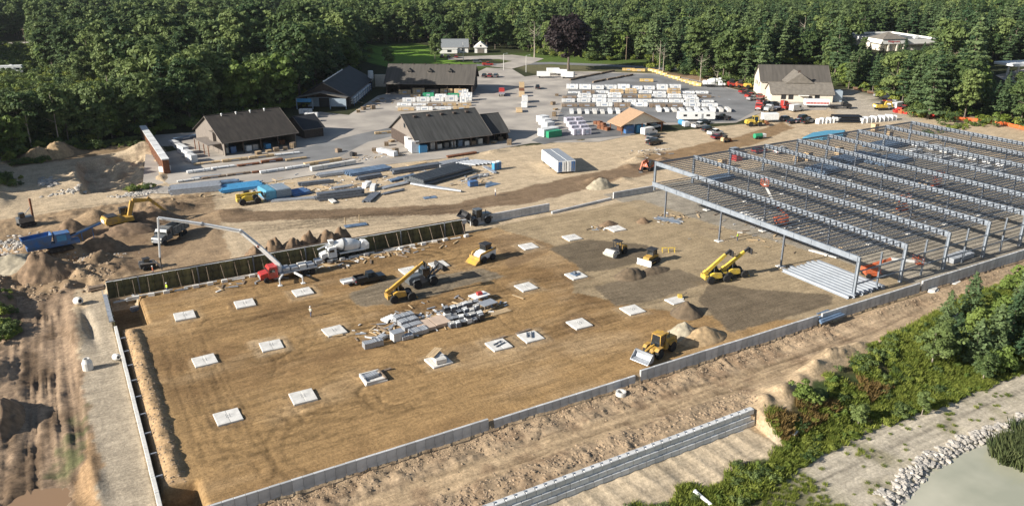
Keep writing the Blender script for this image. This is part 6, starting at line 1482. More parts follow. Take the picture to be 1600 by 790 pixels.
for i, (px, py) in enumerate(((1144, 136), (1157, 137), (1175, 139))):
    place(('eq', i), lambda: (lambda: skid(red, darkm), lambda: skid(orange, darkm), lambda: wheel_loader(lyellow, .2))[i](), ('red compact', 'orange compact', 'yellow wheel')[i] + ' loader at the woods edge left of the office', 'loader', px, py, R(-30), dz=.1, sc=1.5 if i < 2 else 1)
for i in range(4):
    place(('tr', i), lambda: box_trailer((6, 6, 5, 6)[i], (2.0, 2.2, 1.8, 2.2)[i], 2.4, white), ('first', 'second', 'third', 'fourth')[i] + ' white trailer from the left near the dark red tree', 'trailer', (849, 864, 878, 887)[i], (122, 117, 118, 123)[i], R((-28, -25, -40, -50)[i]), dz=.1)
for i, (px, py, m_, L_, h) in enumerate(((815, 137, lumber, 3, 2.2), (815, 146, rust, 3, 2.0), (815, 151, lumber, 3, 2.0), (820, 160, white_wrap, 4, 2.6), (819, 168, white_wrap, 3, 2.0), (811, 175, lumber, 4, 1.2))):
    c = at(px, py, 0); c.z = .08; put_pack('pack in the file along the main drive, %s from the back' % ORD[i], c, R(62), L_, 2.2, h, m_, 'packs along the main drive')
q = at(1185, 217); r = thing('fuel_tank', 'green and white fuel tank trailer behind the steel frame', 'tank', q, R(-10)); MB().cyl((-1.6, 0, 1.0), (1.0, 0, 1.0), .8, n=12).build('tank', green, r); MB().bbox(1.1, 2.4, -.7, .7, .5, 1.5).build('pump_box', white, r); MB().box(-1.6, 2.4, -.6, .6, .2, .35).build('frame', darkm, r); wheels(r, (-.4,), .8, .34, .22)
q = at(1068, 197); r = thing('water_tank', 'pale blue and white water tank left of the white pickups', 'tank', q, R(80)); MB().cyl((-.3, 0, 1.0), (2.4, 0, 1.0), .9, n=12).build('tank', ltblue, r); MB().bbox(-2.2, -.4, -.9, .9, .3, 1.8).build('pump_box', white, r); MB().box(-2.2, 2.4, -.5, .5, 0, .28).build('skid', darkm, r)
place('skid_t', lambda: skid(lumber, rust), 'tan compact loader below the dark red car behind the frame', 'loader', 1133, 222, R(0))
for i in range(7):
    c = at(1279 + i * 5, 193 - i * .3); tag(MB().bbox(-.8, .8, -.8, .8, 0, 1.6 + .3 * (i % 2), .2).build('bulk_bag', white_wrap, None, c, R(i * 13)), 'white bulk bag left of the black pipe stack, %s from the left' % ORD[i], 'bulk bag', 'bulk bags by the black pipe stack')
for i in range(9):
    c = at(1346 + i * 6, 192 - i * .6); tag(MB().bbox(-.85, .85, -1.2, 1.2, 0, 1.7 + .3 * (i % 2), .2).build('bulk_bag', white_wrap, None, c, R(i * 7)), 'white bulk bag right of the black pipe stack, %s from the left' % ORD[i], 'bulk bag', 'bulk bags by the black pipe stack')
c = at(1303, 192, 0)
for lay in range(3):
    for i in range(6 - lay): pipe('black pipe in the tall stack among the white bags', c + Vector((.5, .87, 0)) * (i * .85 + lay * .42) + Vector((0, 0, .45 + lay * .74)), c + Vector((.5, .87, 0)) * (i * .85 + lay * .42) + Vector((8.0, -5.2, .45 + lay * .74)), .42, blackp, 'black pipes by the white bags')
for i in range(9):
    c = at(1402 + i * 7, 176 + i * .8); m_ = (red, orange, red, lumber, red, orange, rust, red, red)[i]
    r = thing('attachment', '%s machine attachment at the right woods, %s from the left' % ('red' if m_ is red else 'orange' if m_ is orange else 'brown', ORD[i]), 'attachment', c, R(-30 + 20 * (i % 3)), 'machine attachments at the right woods')
    MB().prof([(-1.2, 0), (-1.4, .9), (-.6, 1.4), (-.3, .5), (1.2, .1)], -1.1, 1.1).build('bucket', m_, r); MB().bar((-.9, 0, .9), (-1.8, 0, 1.5), .3).build('mount', darkm, r)
for i, (px, py) in enumerate(((1340, 140), (1352, 143), (1362, 146), (1372, 150))):
    c = at(px, py); r = thing('log_pile', 'brown scrap timber pile at the woods edge right of the office, %s from the left' % ORD[i], 'timber pile', c, R(-40), 'timber piles at the woods edge')
    for k in range(6): MB().bar((-1.8, -.9 + .36 * k, .3 + .25 * (k % 3)), (1.8, -.9 + .34 * k, .35 + .3 * (k % 2)), .32).build('log', lumber_d if k % 2 else rust, r)
for i in range(12):
    t = i / 11; c = at(1018 + 72 * t, 112 + 23 * t, 0); c.z = .1
    put_pack('yellow timber pack in the diagonal line at the right woods, %s from the back' % ORD[i], c, R(-62), 3.6, 1.4, random.uniform(.8, 1.6), mat('yellow_timber', (.60, .42, .16), .8, var=.3, randv=.2), 'yellow timber along the woods')
for i, (px, py) in enumerate(((982, 111), (998, 112), (1010, 128))):
    c = at(px, py, 0); c.z = .1; put_pack('yellow timber pack on the back of the lot, %s from the left' % ORD[i], c, R(-35), 6, 1.8, 1.2, MATS['yellow_timber'], 'yellow timber along the woods')
for k, (a_, b_) in enumerate((((890, 126), (960, 112)), ((925, 130), (990, 118)))):
    A_ = at(*a_, 0); B_ = at(*b_, 0); r = thing('log_row', '%s row of dark logs curving across the lot near the dark red tree' % ('left', 'right')[k], 'logs', (A_.x, A_.y, .08), facing(A_, B_)); L_ = (B_ - A_).length
    for i in range(9): MB().bar((L_ * i / 9, random.uniform(-.5, .5), .4), (L_ * (i + .9) / 9, random.uniform(-.5, .5), .45), .7, .7).build('log', lumber_d, r)
# goods inside the steel frame
def tarp_sheet(label, pp, m, h=.8):
    q = [at(a, b) for a, b in pp]; c = sum(q, Vector()) / len(q)
    r = thing('tarp_pile', label, 'tarp', c)
    n_ = len(q); vv = [(p.x - c.x, p.y - c.y, 0) for p in q] + [((p.x - c.x) * .92, (p.y - c.y) * .92, h + random.uniform(-.2, .2)) for p in q]
    MB().add(vv, [tuple(range(n_, 2 * n_))] + [(i, (i + 1) % n_, n_ + (i + 1) % n_, n_ + i) for i in range(n_)]).build('cover', m, r)
tarp_sheet('bright turquoise tarp over goods at the rear edge of the frame', [(1252, 218), (1268, 211), (1292, 208), (1322, 207), (1318, 216), (1285, 219)], tarp)
bars('deck_stack', 'dark blue deck stack inside the frame, left one', 1290, 274, 1330, 264, 10, .7, .5, deepblue, 'deck stack', 2)
bars('deck_stack', 'dark blue deck stack inside the frame, middle one', 1330, 258, 1375, 247, 10, .7, .5, deepblue, 'deck stack', 2)
bars('deck_stack', 'dark blue deck stack inside the frame, right one', 1385, 262, 1425, 252, 10, .7, .5, deepblue, 'deck stack', 2)
bars('deck_stack', 'dark blue deck stack at the rear of the frame', 1380, 236, 1425, 226, 10, .7, .5, deepblue, 'deck stack', 2)
bars('deck_stack', 'blue joist stack behind the frame corner column', 1118, 286, 1150, 279, 6, .6, .4, deepblue, 'joist stack', 2)
for i in range(14):
    px = 1428 + (i % 7) * 22 + (i // 7) * 9; py = 240 + (i % 7) * 5.2 - (i // 7) * 12; c = at(px, py)
    put_pack('white wrapped steel pack under the right of the frame, %s in the %s line' % (ORD[i % 7], ('near', 'far')[i // 7]), c, R(0), 4.5, 2.4, random.uniform(.8, 1.4), white_wrap, 'white packs under the frame', cat='pack')
for i, (px, py) in enumerate(((1128, 262), (1246, 252), (1262, 251), (1310, 242), (1388, 217), (1366, 205))):
    c = at(px, py); put_pack('tan board pallet standing under the rear of the frame, %s from the left' % ORD[i], c, R(0), 1.8, 1.6, 2.4, lumber, 'board pallets under the frame', cat='pallet')
q = at(1151, 250); tag(MB().bbox(-1.2, 1.2, -1.0, 1.0, 0, 1.6, .06).build('tool_box', red, None, q), 'red job box under the rear left of the frame', 'job box')
for i, (px, py) in enumerate(((1505, 413), (1520, 408))):
    c = at(px, py); form_bundle('grey bundle behind the right front wall, %s one' % ('left', 'right')[i], c.x, c.y + 2, c.z, 0, 3.5, 2.2, 1.1, 8)
bars('joist_bundle', 'short white joist bundle on the pad behind the first girder', 1158, 334, 1186, 346, 3, .5, .5, concrete_w, 'joist bundle', 1)
bars('plank_stack', 'long pale planks on the ground under the first girder', 1265, 393, 1308, 405, 3, .3, .2, concrete_w, 'planks', 1)
# silt fence at the right woods
fm = mat('orange_mesh', (.65, .13, .03), .7, var=.2)
FP = [at(1480, 187, 0), at(1520, 190, 0), at(1560, 194, 0), at(1600, 204, 0), at(1640, 214, 0)]
fn = thing('safety_fence', 'orange mesh safety fence along the foot of the right woods', 'fence', FP[0])
for a, b in zip(FP[:-1], FP[1:]):
    n_ = 5
    for k in range(n_):
        p_ = a.lerp(b, k / n_) - FP[0]; q_ = a.lerp(b, (k + 1) / n_) - FP[0]
        MB().box(p_.x - .05, p_.x + .05, p_.y - .05, p_.y + .05, -.1, 1.4).build('post', lumber_d, fn)
        MB().bar((p_.x, p_.y, .7), (q_.x, q_.y, .65 + random.uniform(-.06, .06)), .05, 1.1).build('mesh_panel', fm, fn)
FP = [at(1340, 147, 0), at(1372, 158, 0), at(1400, 168, 0)]
# utility poles
def pole(label, px, py, h=11, arm=True):
    q = at(px, py, 0); r = thing('utility_pole', label, 'utility pole', (q.x, q.y, 0), R(-30))
    MB().cyl((0, 0, 0), (0, 0, h), .17, .12, 8).build('post', lumber_d if arm else concrete_w, r)
    if arm: MB().box(-1.3, 1.3, -.07, .07, h - 1.2, h - 1.05).build('crossarm', lumber_d, r)
    else: MB().bar((0, 0, h), (1.6, 0, h + .3), .1).build('lamp_arm', galv, r); MB().bbox(1.3, 2.0, -.15, .15, h + .2, h + .4).build('lamp_head', galv, r)
pole('wooden utility pole with crossarm right of the dark red tree', 978, 94, 13)
pole('utility pole at the far left clearing', 42, 78, 13)
pole('thin light pole in front of the white house', 724, 96, 10, False)
pole('thin light pole beside the road left of the dark red tree', 822, 113, 8, False)
pole('light pole by the entrance island', 787, 110, 8, False)
# loose pallets about the yard
def pallets(n):
    r = thing('pallet_stack', 'x', 'x')
    for k in range(n):
        MB().box(-.6, .6, -.5, .5, k * .15 + .1, k * .15 + .14).build('deck_boards', lumber_d if k % 2 else lumber, r)
        for y in (-.45, 0, .45): MB().box(-.6, .6, y - .05, y + .05, k * .15, k * .15 + .097).build('stringer', lumber_d, r)
    return r
for cl, pts_ in (('right of the black-roofed warehouse', [(575, 168), (568, 172), (590, 160), (583, 171), (560, 176), (597, 155)]), ('before the brown-roofed shed', [(420, 238), (432, 237), (446, 234), (458, 231), (404, 242)]), ('right of the central shed', [(772, 224), (782, 220), (790, 216), (796, 226), (776, 214)]), ('left of the central shed', [(612, 222), (604, 228), (585, 236), (618, 240)]), ('beside the storage rows', [(868, 172), (864, 164), (870, 150), (866, 182)])):
    for i, (px, py) in enumerate(pts_):
        n_ = (3, 6, 4, 8, 5, 2)[i]
        place(('pal', n_), lambda: pallets(n_), 'pallet stack %s, %s of %d' % (cl, ORD[i], len(pts_)), 'pallets', px, py, R(random.uniform(0, 90)), 'pallet stacks about the yard', dz=.09, sc=1.3)
# corner pier, bank debris
# ------------------------------------------------------------------ foliage
def leaf_mat(name, a, b, rv=.35, transl=.25):
    m = bpy.data.materials.new(name); m.use_nodes = True; nt = m.node_tree; N = nt.nodes; Lk = nt.links
    p = N['Principled BSDF']; p.inputs['Roughness'].default_value = .65; p.inputs['Specular IOR Level'].default_value = .25
    gi_ = N.new('ShaderNodeNewGeometry'); oi = N.new('ShaderNodeObjectInfo')
    ad = N.new('ShaderNodeMath'); ad.operation = 'MULTIPLY_ADD'; ad.inputs[1].default_value = .35; 
    mu = N.new('ShaderNodeMath'); mu.operation = 'MULTIPLY'; mu.inputs[1].default_value = .65
    Lk.new(oi.outputs['Random'], mu.inputs[0]); Lk.new(gi_.outputs['Random Per Island'], ad.inputs[0]); Lk.new(mu.outputs[0], ad.inputs[2])
    cr = N.new('ShaderNodeValToRGB'); cr.color_ramp.elements[0].color = (*a, 1); cr.color_ramp.elements[1].color = (*b, 1)
    cr.color_ramp.elements[0].position = .1; cr.color_ramp.elements[1].position = .9
    Lk.new(ad.outputs[0], cr.inputs['Fac']); Lk.new(cr.outputs['Color'], p.inputs['Base Color'])
    if transl:
        tr = N.new('ShaderNodeBsdfTranslucent'); Lk.new(cr.outputs['Color'], tr.inputs['Color'])
        ms = N.new('ShaderNodeMixShader'); ms.inputs[0].default_value = transl
        Lk.new(p.outputs[0], ms.inputs[1]); Lk.new(tr.outputs[0], ms.inputs[2]); Lk.new(ms.outputs[0], N['Material Output'].inputs['Surface'])
    return m
leaf = leaf_mat('broad_leaf', (.030, .064, .020), (.175, .225, .070))
leaf2 = leaf_mat('light_leaf', (.085, .140, .026), (.18, .235, .055))
needle = leaf_mat('pine_needle', (.032, .072, .032), (.155, .210, .085))
copper = leaf_mat('copper_leaf', (.008, .006, .007), (.022, .013, .013), transl=.05)
reedm = leaf_mat('reed', (.05, .075, .03), (.13, .15, .06))
grassm = leaf_mat('weed', (.095, .14, .020), (.27, .30, .060))
dryg = leaf_mat('dry_weed', (.16, .11, .04), (.28, .19, .07))
bark = mat('bark', (.16, .13, .10), .9, var=.4, scale=2, bump=.5)
bark_p = mat('pale_bark', (.36, .31, .25), .9, var=.3, scale=2)
def quads(P, Nn, S, asp=1.0, rs=rng):
    """numpy arrays of centres, normals, half sizes -> verts, faces"""
    n = len(P)
    r = rs.normal(size=(n, 3)); u = np.cross(Nn, r); u /= np.linalg.norm(u, axis=1, keepdims=True) + 1e-9
    v = np.cross(Nn, u)
    u = u * S[:, None]; v = v * S[:, None] * asp
    j = lambda: 1 + .35 * rs.normal(size=(n, 1)).clip(-1, 1)
    V = np.stack([P - u * j() - v * j() * .5, P + u * .25 - v * j(), P + u * j() + v * j() * .6, P - u * .3 + v * j()], 1).reshape(-1, 3)
    F = np.arange(4 * n).reshape(n, 4)
    return V, F
def np_mesh(name, V, F, m):
    me = bpy.data.meshes.new(name); n = len(V)
    me.vertices.add(n); me.vertices.foreach_set('co', V.astype(np.float32).ravel())
    me.loops.add(F.size); me.loops.foreach_set('vertex_index', F.astype(np.int32).ravel())
    k = F.shape[1]; me.polygons.add(len(F)); me.polygons.foreach_set('loop_start', np.arange(0, F.size, k, dtype=np.int32))
    me.update(calc_edges=True); me.materials.append(m); return me
def crown_round(seed, h, base, rx, nc, per, ls, m):
    """clumped broadleaf crown"""
    rs = np.random.default_rng(seed); Ps = []; Ns = []; Ss = []
    cz = (h + base) / 2; rz_ = (h - base) / 2
    nl = rs.integers(5, 8); lob = []
    for i in range(nl):
        t = i / nl * 6.283 + rs.normal() * .4; zz = rs.uniform(-.45, .75); k = math.sqrt(max(.1, 1 - zz * zz)) * rs.uniform(.35, .62)
        lob.append((math.cos(t) * k, math.sin(t) * k, zz, rs.uniform(.34, .58)))
    lob.append((rs.normal() * .1, rs.normal() * .1, .45, .55)); lob.append((0, 0, -.2, .6))
    for i in range(nc):
        d = rs.normal(size=3); d[2] = d[2] * .8 + .3; d /= np.linalg.norm(d)
        lx, ly, lz, lr = lob[rs.integers(0, len(lob))]; f = lr * rs.uniform(.7, 1.0)
        c = np.array([(lx + d[0] * f) * rx, (ly + d[1] * f) * rx, cz + np.clip(lz + d[2] * f, -1, 1.02) * rz_])
        cr = rs.uniform(.12, .24) * rx + .35
        q = rs.normal(size=(per, 3)); q /= np.linalg.norm(q, axis=1, keepdims=True)
        q[:, 2] = np.abs(q[:, 2]) * .9 - .25 * (rs.random(per) < .35)
        p = c + q * cr * rs.uniform(.7, 1.1, (per, 1)) * np.array([1, 1, .75])
        nn = q * .8 + np.array([0, 0, .3]) + rs.normal(size=(per, 3)) * .3
        Ps.append(p); Ns.append(nn / np.linalg.norm(nn, axis=1, keepdims=True)); Ss.append(rs.uniform(.6, 1.25, per) * ls)
    V, F = quads(np.concatenate(Ps), np.concatenate(Ns), np.concatenate(Ss), .8, rs)
    return np_mesh('crown', V, F, m)
def crown_pine(seed, h, base, rx, m, nw=15, ls=.42, open_=.75, top=.55):
    """whorls of flat boughs"""
    rs = np.random.default_rng(seed); Ps = []; Ns = []; Ss = []
    for w in range(nw):
        t = w / (nw - 1); z = base + (h - base) * t
        R_ = rx * ((1 - t) ** .75 * (1 - top) + top * (1 - t ** 3)) * (rs.uniform(.5, 1.15) if open_ > .3 else rs.uniform(.85, 1.1)) + .3
        nb = rs.integers(6, 9)
        a0 = rs.uniform(0, 6.28)
        for b in range(nb):
            if rs.random() < open_ * .35: continue
            a = a0 + b * 6.283 / nb + rs.normal() * .25; L_ = R_ * rs.uniform(.6, 1.1)
            n = int(8 + L_ * 9)
            s = rs.random(n) ** .6; wdt = (.28 * L_ * np.sin(s * 2.6 + .3)) * rs.normal(size=n) * .8
            x = s * L_; dx, dy = math.cos(a), math.sin(a)
            P = np.stack([x * dx - wdt * dy, x * dy + wdt * dx, z + x * .06 + rs.normal(size=n) * .18 - .10 * (x / max(L_, .1)) ** 2 * L_ * .5], 1)
            N_ = np.stack([dx * .45 + rs.normal(size=n) * .35, dy * .45 + rs.normal(size=n) * .35, np.ones(n) * .8], 1)
            Ps.append(P); Ns.append(N_ / np.linalg.norm(N_, axis=1, keepdims=True)); Ss.append(rs.uniform(.6, 1.2, n) * ls)
    V, F = quads(np.concatenate(Ps), np.concatenate(Ns), np.concatenate(Ss), .75, rs)
    return np_mesh('crown', V, F, m)
def trunk_mesh(seed, h, r0, limbs, spread, base, m, lim_h=None):
    rs = random.Random(seed); mb = MB(); pts = []
    x = y = 0; n = 6
    prev = Vector((0, 0, -.4)); rp = r0 * 1.25
    for i in range(1, n + 1):
        t = i / n; q = Vector((x + rs.uniform(-.25, .25) * t, y + rs.uniform(-.25, .25) * t, h * t)); r_ = r0 * (1 - .8 * t)
        mb.cyl(prev, q, rp, r_, 7, False); pts.append((prev.copy(), q.copy(), r_)); prev = q; rp = r_; x, y = q.x, q.y
    for k in range(limbs):
        z = rs.uniform(base, h * .85); a = rs.uniform(0, 6.28); L_ = spread * rs.uniform(.5, .95) * (1 - .5 * (z - base) / max(.1, h - base))
        s = Vector((0, 0, z)); e = s + Vector((math.cos(a) * L_, math.sin(a) * L_, L_ * rs.uniform(.25, .7))); mid = s.lerp(e, .5) + Vector((0, 0, -.08 * L_))
        mb.cyl(s, mid, r0 * .35, r0 * .24, 5, False); mb.cyl(mid, e, r0 * .24, r0 * .07, 5, False)
        if lim_h:
            for _ in range(2):
                e2 = e + Vector((rs.uniform(-1, 1), rs.uniform(-1, 1), rs.uniform(.2, 1.2))) * L_ * .4; mb.cyl(mid.lerp(e, rs.random()), e2, r0 * .12, r0 * .03, 4, False)
    me = mb.mesh('trunk'); me.materials.append(m); return me
TREES = {}
for i in range(4):
    h = (17, 20, 14, 21)[i]; rx = (6.4, 7.0, 5.4, 6.0)[i]
    TREES['oak%d' % i] = (crown_round(400 + i, h, h * .06, rx, 110, 40, .50, leaf if i != 2 else leaf2), trunk_mesh(400 + i, h * .85, .34, 9, rx * .8, h * .3, bark))
for i in range(4):
    h = (23, 26, 20, 24)[i]; rx = (4.8, 5.4, 4.2, 4.6)[i]
    TREES['pine%d' % i] = (crown_pine(420 + i, h, h * (.12, .24, .08, .32)[i], rx * 1.12, needle, 15, .5), trunk_mesh(420 + i, h * .97, .32, 10, rx * .5, h * .25, bark))
TREES['fir0'] = (crown_pine(440, 17, 1.0, 4.0, needle, 20, .36, .2, .05), trunk_mesh(440, 16, .24, 2, 1, 4, bark))
TREES['copper'] = (crown_round(450, 19, 2.2, 9.8, 260, 70, .58, copper), trunk_mesh(450, 14, .6, 12, 7, 4, bark))
TREES['snag0'] = (None, trunk_mesh(460, 15, .30, 9, 4.5, 5, bark_p, True))
TREES['snag1'] = (None, trunk_mesh(461, 11, .26, 8, 4.5, 3, bark_p, True))
TREES['thin0'] = (crown_round(470, 19, 9, 4.6, 30, 34, .42, leaf), trunk_mesh(470, 17, .26, 8, 4, 8, bark_p))
def tree(kind, x, y, sc, label, cat, group, z=None, name=None):
    cm_, tm_ = TREES[kind]
    r = thing(name or {'o': 'broadleaf_tree', 'p': 'pine_tree', 'f': 'fir_tree', 'c': 'copper_beech', 's': 'dead_tree', 't': 'slender_tree'}[kind[0]], label, cat, (x, y, (tz(x, y) if z is None else z)), random.uniform(0, 6.28), group)
    r.scale = (sc * random.uniform(.9, 1.1), sc * random.uniform(.9, 1.1), sc)
    link('trunk', tm_, r)
    if cm_: link('crown', cm_, r)
    return r
# where trees may stand: cleared shapes on the ground, seen from above
def inside(x, y, P):
    r = np.zeros(np.shape(x), bool); n = len(P)
    for i in range(n):
        x0, y0 = P[i][:2]; x1, y1 = P[(i + 1) % n][:2]
        if y0 == y1: continue
        r ^= ((y0 > y) != (y1 > y)) & (x < (x1 - x0) * (y - y0) / (y1 - y0) + x0)
    return r
def PP(*pp): return [at(a, b, 0) for a, b in pp]
CLEAR = [[(-30, -200)] + [(-26, 150), (-28, 262)] + PP((20, 246), (60, 238), (120, 232), (220, 214), (330, 190), (430, 172), (478, 166), (500, 148), (528, 126), (556, 108), (562, 98), (566, 70), (672, 68), (690, 76), (770, 80), (800, 78), (830, 84), (900, 92), (1010, 96), (1022, 108), (1060, 115), (1100, 128), (1190, 138), (1192, 100), (1296, 100), (1304, 140), (1345, 140), (1390, 160), (1440, 186), (1520, 191), (1600, 205), (1700, 232)) + [(330, 100), (330, -200)],
         PP((-60, 203), (110, 200), (196, 172), (190, 152), (120, 124), (66, 108), (60, 74), (-60, 70)), [(-4, 300), (4, 350), (14, 352), (20, 320), (12, 296)],
         [(425, 325), (432, 295), (480, 285), (500, 340), (470, 365), (450, 365)], [(385, 205), (395, 240), (440, 240), (460, 190), (410, 185)],
         [(-140, 600), (-140, 650), (70, 635), (70, 600)]]
def allowed(x, y):
    ok = np.ones(np.shape(x), bool)
    for P in CLEAR: ok &= ~inside(x, y, P)
    return ok
sp_ = 7.4
gx, gy = np.meshgrid(np.arange(-420, 1700, sp_), np.arange(95, 1650, sp_), indexing='ij')
gx = gx + rng.uniform(-2.6, 2.6, gx.shape); gy = gy + rng.uniform(-2.6, 2.6, gy.shape)
gx = gx.ravel(); gy = gy.ravel()
d = np.hypot(gx, gy)
keep = rng.random(len(gx)) < np.interp(d, [0, 350, 700, 1500], [1, .85, .55, .35])
gx, gy, d = gx[keep], gy[keep], d[keep]
cx_ = gx * math.cos(HEAD) + gy * math.sin(HEAD); sx_ = gx * math.sin(HEAD) - gy * math.cos(HEAD)
vis = (cx_ > 60) & (np.abs(sx_ / cx_) < .78) & (d < 1500)
gx, gy, d = gx[vis], gy[vis], d[vis]
ok = allowed(gx, gy); gx, gy, d = gx[ok], gy[ok], d[ok]
# pines dominate on the right, broadleaf on the left
side = (gx * math.sin(HEAD) - gy * math.cos(HEAD)) / d
pp_ = np.clip(.22 + .9 * (side + .15) + .25 * vn(gx, gy, 60, 501), .08, .85)
ispine = rng.random(len(gx)) < pp_
kinds = np.where(ispine, rng.choice(['pine0', 'pine1', 'pine2', 'pine3', 'fir0'], len(gx), p=[.27, .25, .22, .23, .03]), rng.choice(['oak0', 'oak1', 'oak2', 'oak3', 'thin0'], len(gx), p=[.3, .3, .12, .24, .04]))
scl = rng.uniform(.55, 1.35, len(gx)) * (1 + .18 * vn(gx, gy, 34, 505))
scl = np.where((gy > 300) & (d < 560) & (side > -.1) & (side < .25), scl * .92, scl)
# low growth where the photo looks over the crowns (clearing, store, fuel station)
HK = {'oak0': 17, 'oak1': 20, 'oak2': 14, 'oak3': 21, 'pine0': 23, 'pine1': 26, 'pine2': 20, 'pine3': 24, 'fir0': 17, 'thin0': 19}
hk = np.array([HK[k] for k in kinds])
fwd = gx * math.cos(HEAD) + gy * math.sin(HEAD); rgt = gx * math.sin(HEAD) - gy * math.cos(HEAD)
def pix(hh):
    cz = hh - CAM_H; fz = fwd * math.cos(PITCH) - cz * math.sin(PITCH); uz = fwd * math.sin(PITCH) + cz * math.cos(PITCH)
    return 800 + FPX * rgt / fz, 395 - FPX * uz / fz
u_, v_ = pix(hk * scl)
cap = np.where((u_ < 66) & (d < 480), 150, np.where((u_ < 190) & (d < 360), np.interp(u_, [66, 190], [142, 125]), 0))
cap = np.where((u_ > 1325) & (u_ < 1475) & (d < 560), np.interp(u_, [1325, 1340, 1380, 1465, 1475], [60, 72, 82, 80, 70]), cap)
cap = np.where((u_ > 1540) & (d < 460), 124, cap)
for _ in range(14):
    _, v_ = pix(hk * scl); scl = np.where(v_ < cap, scl * .93, scl)
keep = (scl > .42) | (cap == 0)
gx, gy, d, kinds, scl, side = gx[keep], gy[keep], d[keep], kinds[keep], scl[keep], side[keep]
order = np.argsort(d)
# edge trees with clear sight lines are things, the mass behind is one wood
edge = np.zeros(len(gx), bool)
for dx, dy in ((-9, -14), (3, -18), (-14, -5), (-6, -24)):
    edge |= ~allowed(gx + dx, gy + dy)
cand = [i for i in order if edge[i]][:235]
cs = set(cand)
def zone_name(x, y):
    u = 800 + FPX * (x * math.sin(HEAD) - y * math.cos(HEAD)) / ((x * math.cos(HEAD) + y * math.sin(HEAD)) * math.cos(PITCH) + CAM_H * math.sin(PITCH))
    for lim, n_ in ((120, 'at the left picture edge above the sand heaps'), (230, 'behind the dug sand hollow'), (320, 'left of the brown-roofed shed'), (480, 'behind the brown-roofed shed'), (600, 'behind the black-roofed warehouse'), (700, 'behind the bright lawn'), (860, 'behind the white house'), (1030, 'along the far road'), (1200, 'behind the storage lot'), (1320, 'behind the cream office'), (1450, 'right of the cream office'), (1530, 'above the orange safety fence'), (3000, 'at the right picture edge')):
        if u < lim: return n_
for i in cand:
    k = kinds[i]; kn = {'oak': 'rounded dark green broadleaf tree', 'pin': 'tall layered green pine', 'fir': 'dense conical fir', 'thi': 'slender pale-stemmed tree'}[k[:3]]
    if k == 'oak2': kn = 'light green rounded broadleaf tree'
    zn = zone_name(gx[i], gy[i])
    kn = ('small ' if scl[i] < .68 else 'towering ' if scl[i] > 1.1 and kn[:4] != 'tall' else 'lower ' if scl[i] < .85 else '') + (kn if scl[i] >= .85 else kn.replace('tall ', ''))
    tree(k, gx[i], gy[i], scl[i], '%s %s' % (kn, zn), 'tree', 'trees %s' % zn)
# special trees
q = at(888, 110, 0); tree('copper', q.x, q.y, 1.3, 'big dark red copper beech beside the road', 'tree', None, 0)
q = at(607, 103, 0); tree('oak0', q.x, q.y, .52, 'single dark tree on the bright lawn behind the long building', 'tree', None, 0)
q = at(680, 98, 0); tree('oak3', q.x, q.y, .7, 'bushy tree at the right edge of the bright lawn', 'tree', None, 0)
for i, (px, py, k, s_) in enumerate(((38, 236, 'snag0', 1.15), (95, 234, 'thin0', 1.0), (52, 240, 'thin0', .95), (192, 205, 'snag1', .9), (1094, 127, 'snag1', 1.1), (1030, 112, 'snag0', 1.0), (1036, 112, 'snag0', .8), (835, 90, 'snag0', 1.3), (1120, 130, 'snag1', .8))):
    q = at(px, py, 0); tree(k, q.x, q.y, s_, ('bare pale dead tree' if k[0] == 's' else 'slender pale-stemmed tree') + (' at the left forest edge', ' left of the brown-roofed shed forest', ' second from the left picture edge', ' in the gap behind the dug hollow', ' by the lot edge near the mixer truck', ' left of a pair at the back of the lot', ' right of a pair at the back of the lot', ' by the far road left of the dark red tree', ' right of the mixer truck in the woods')[i], 'tree', None, 0)
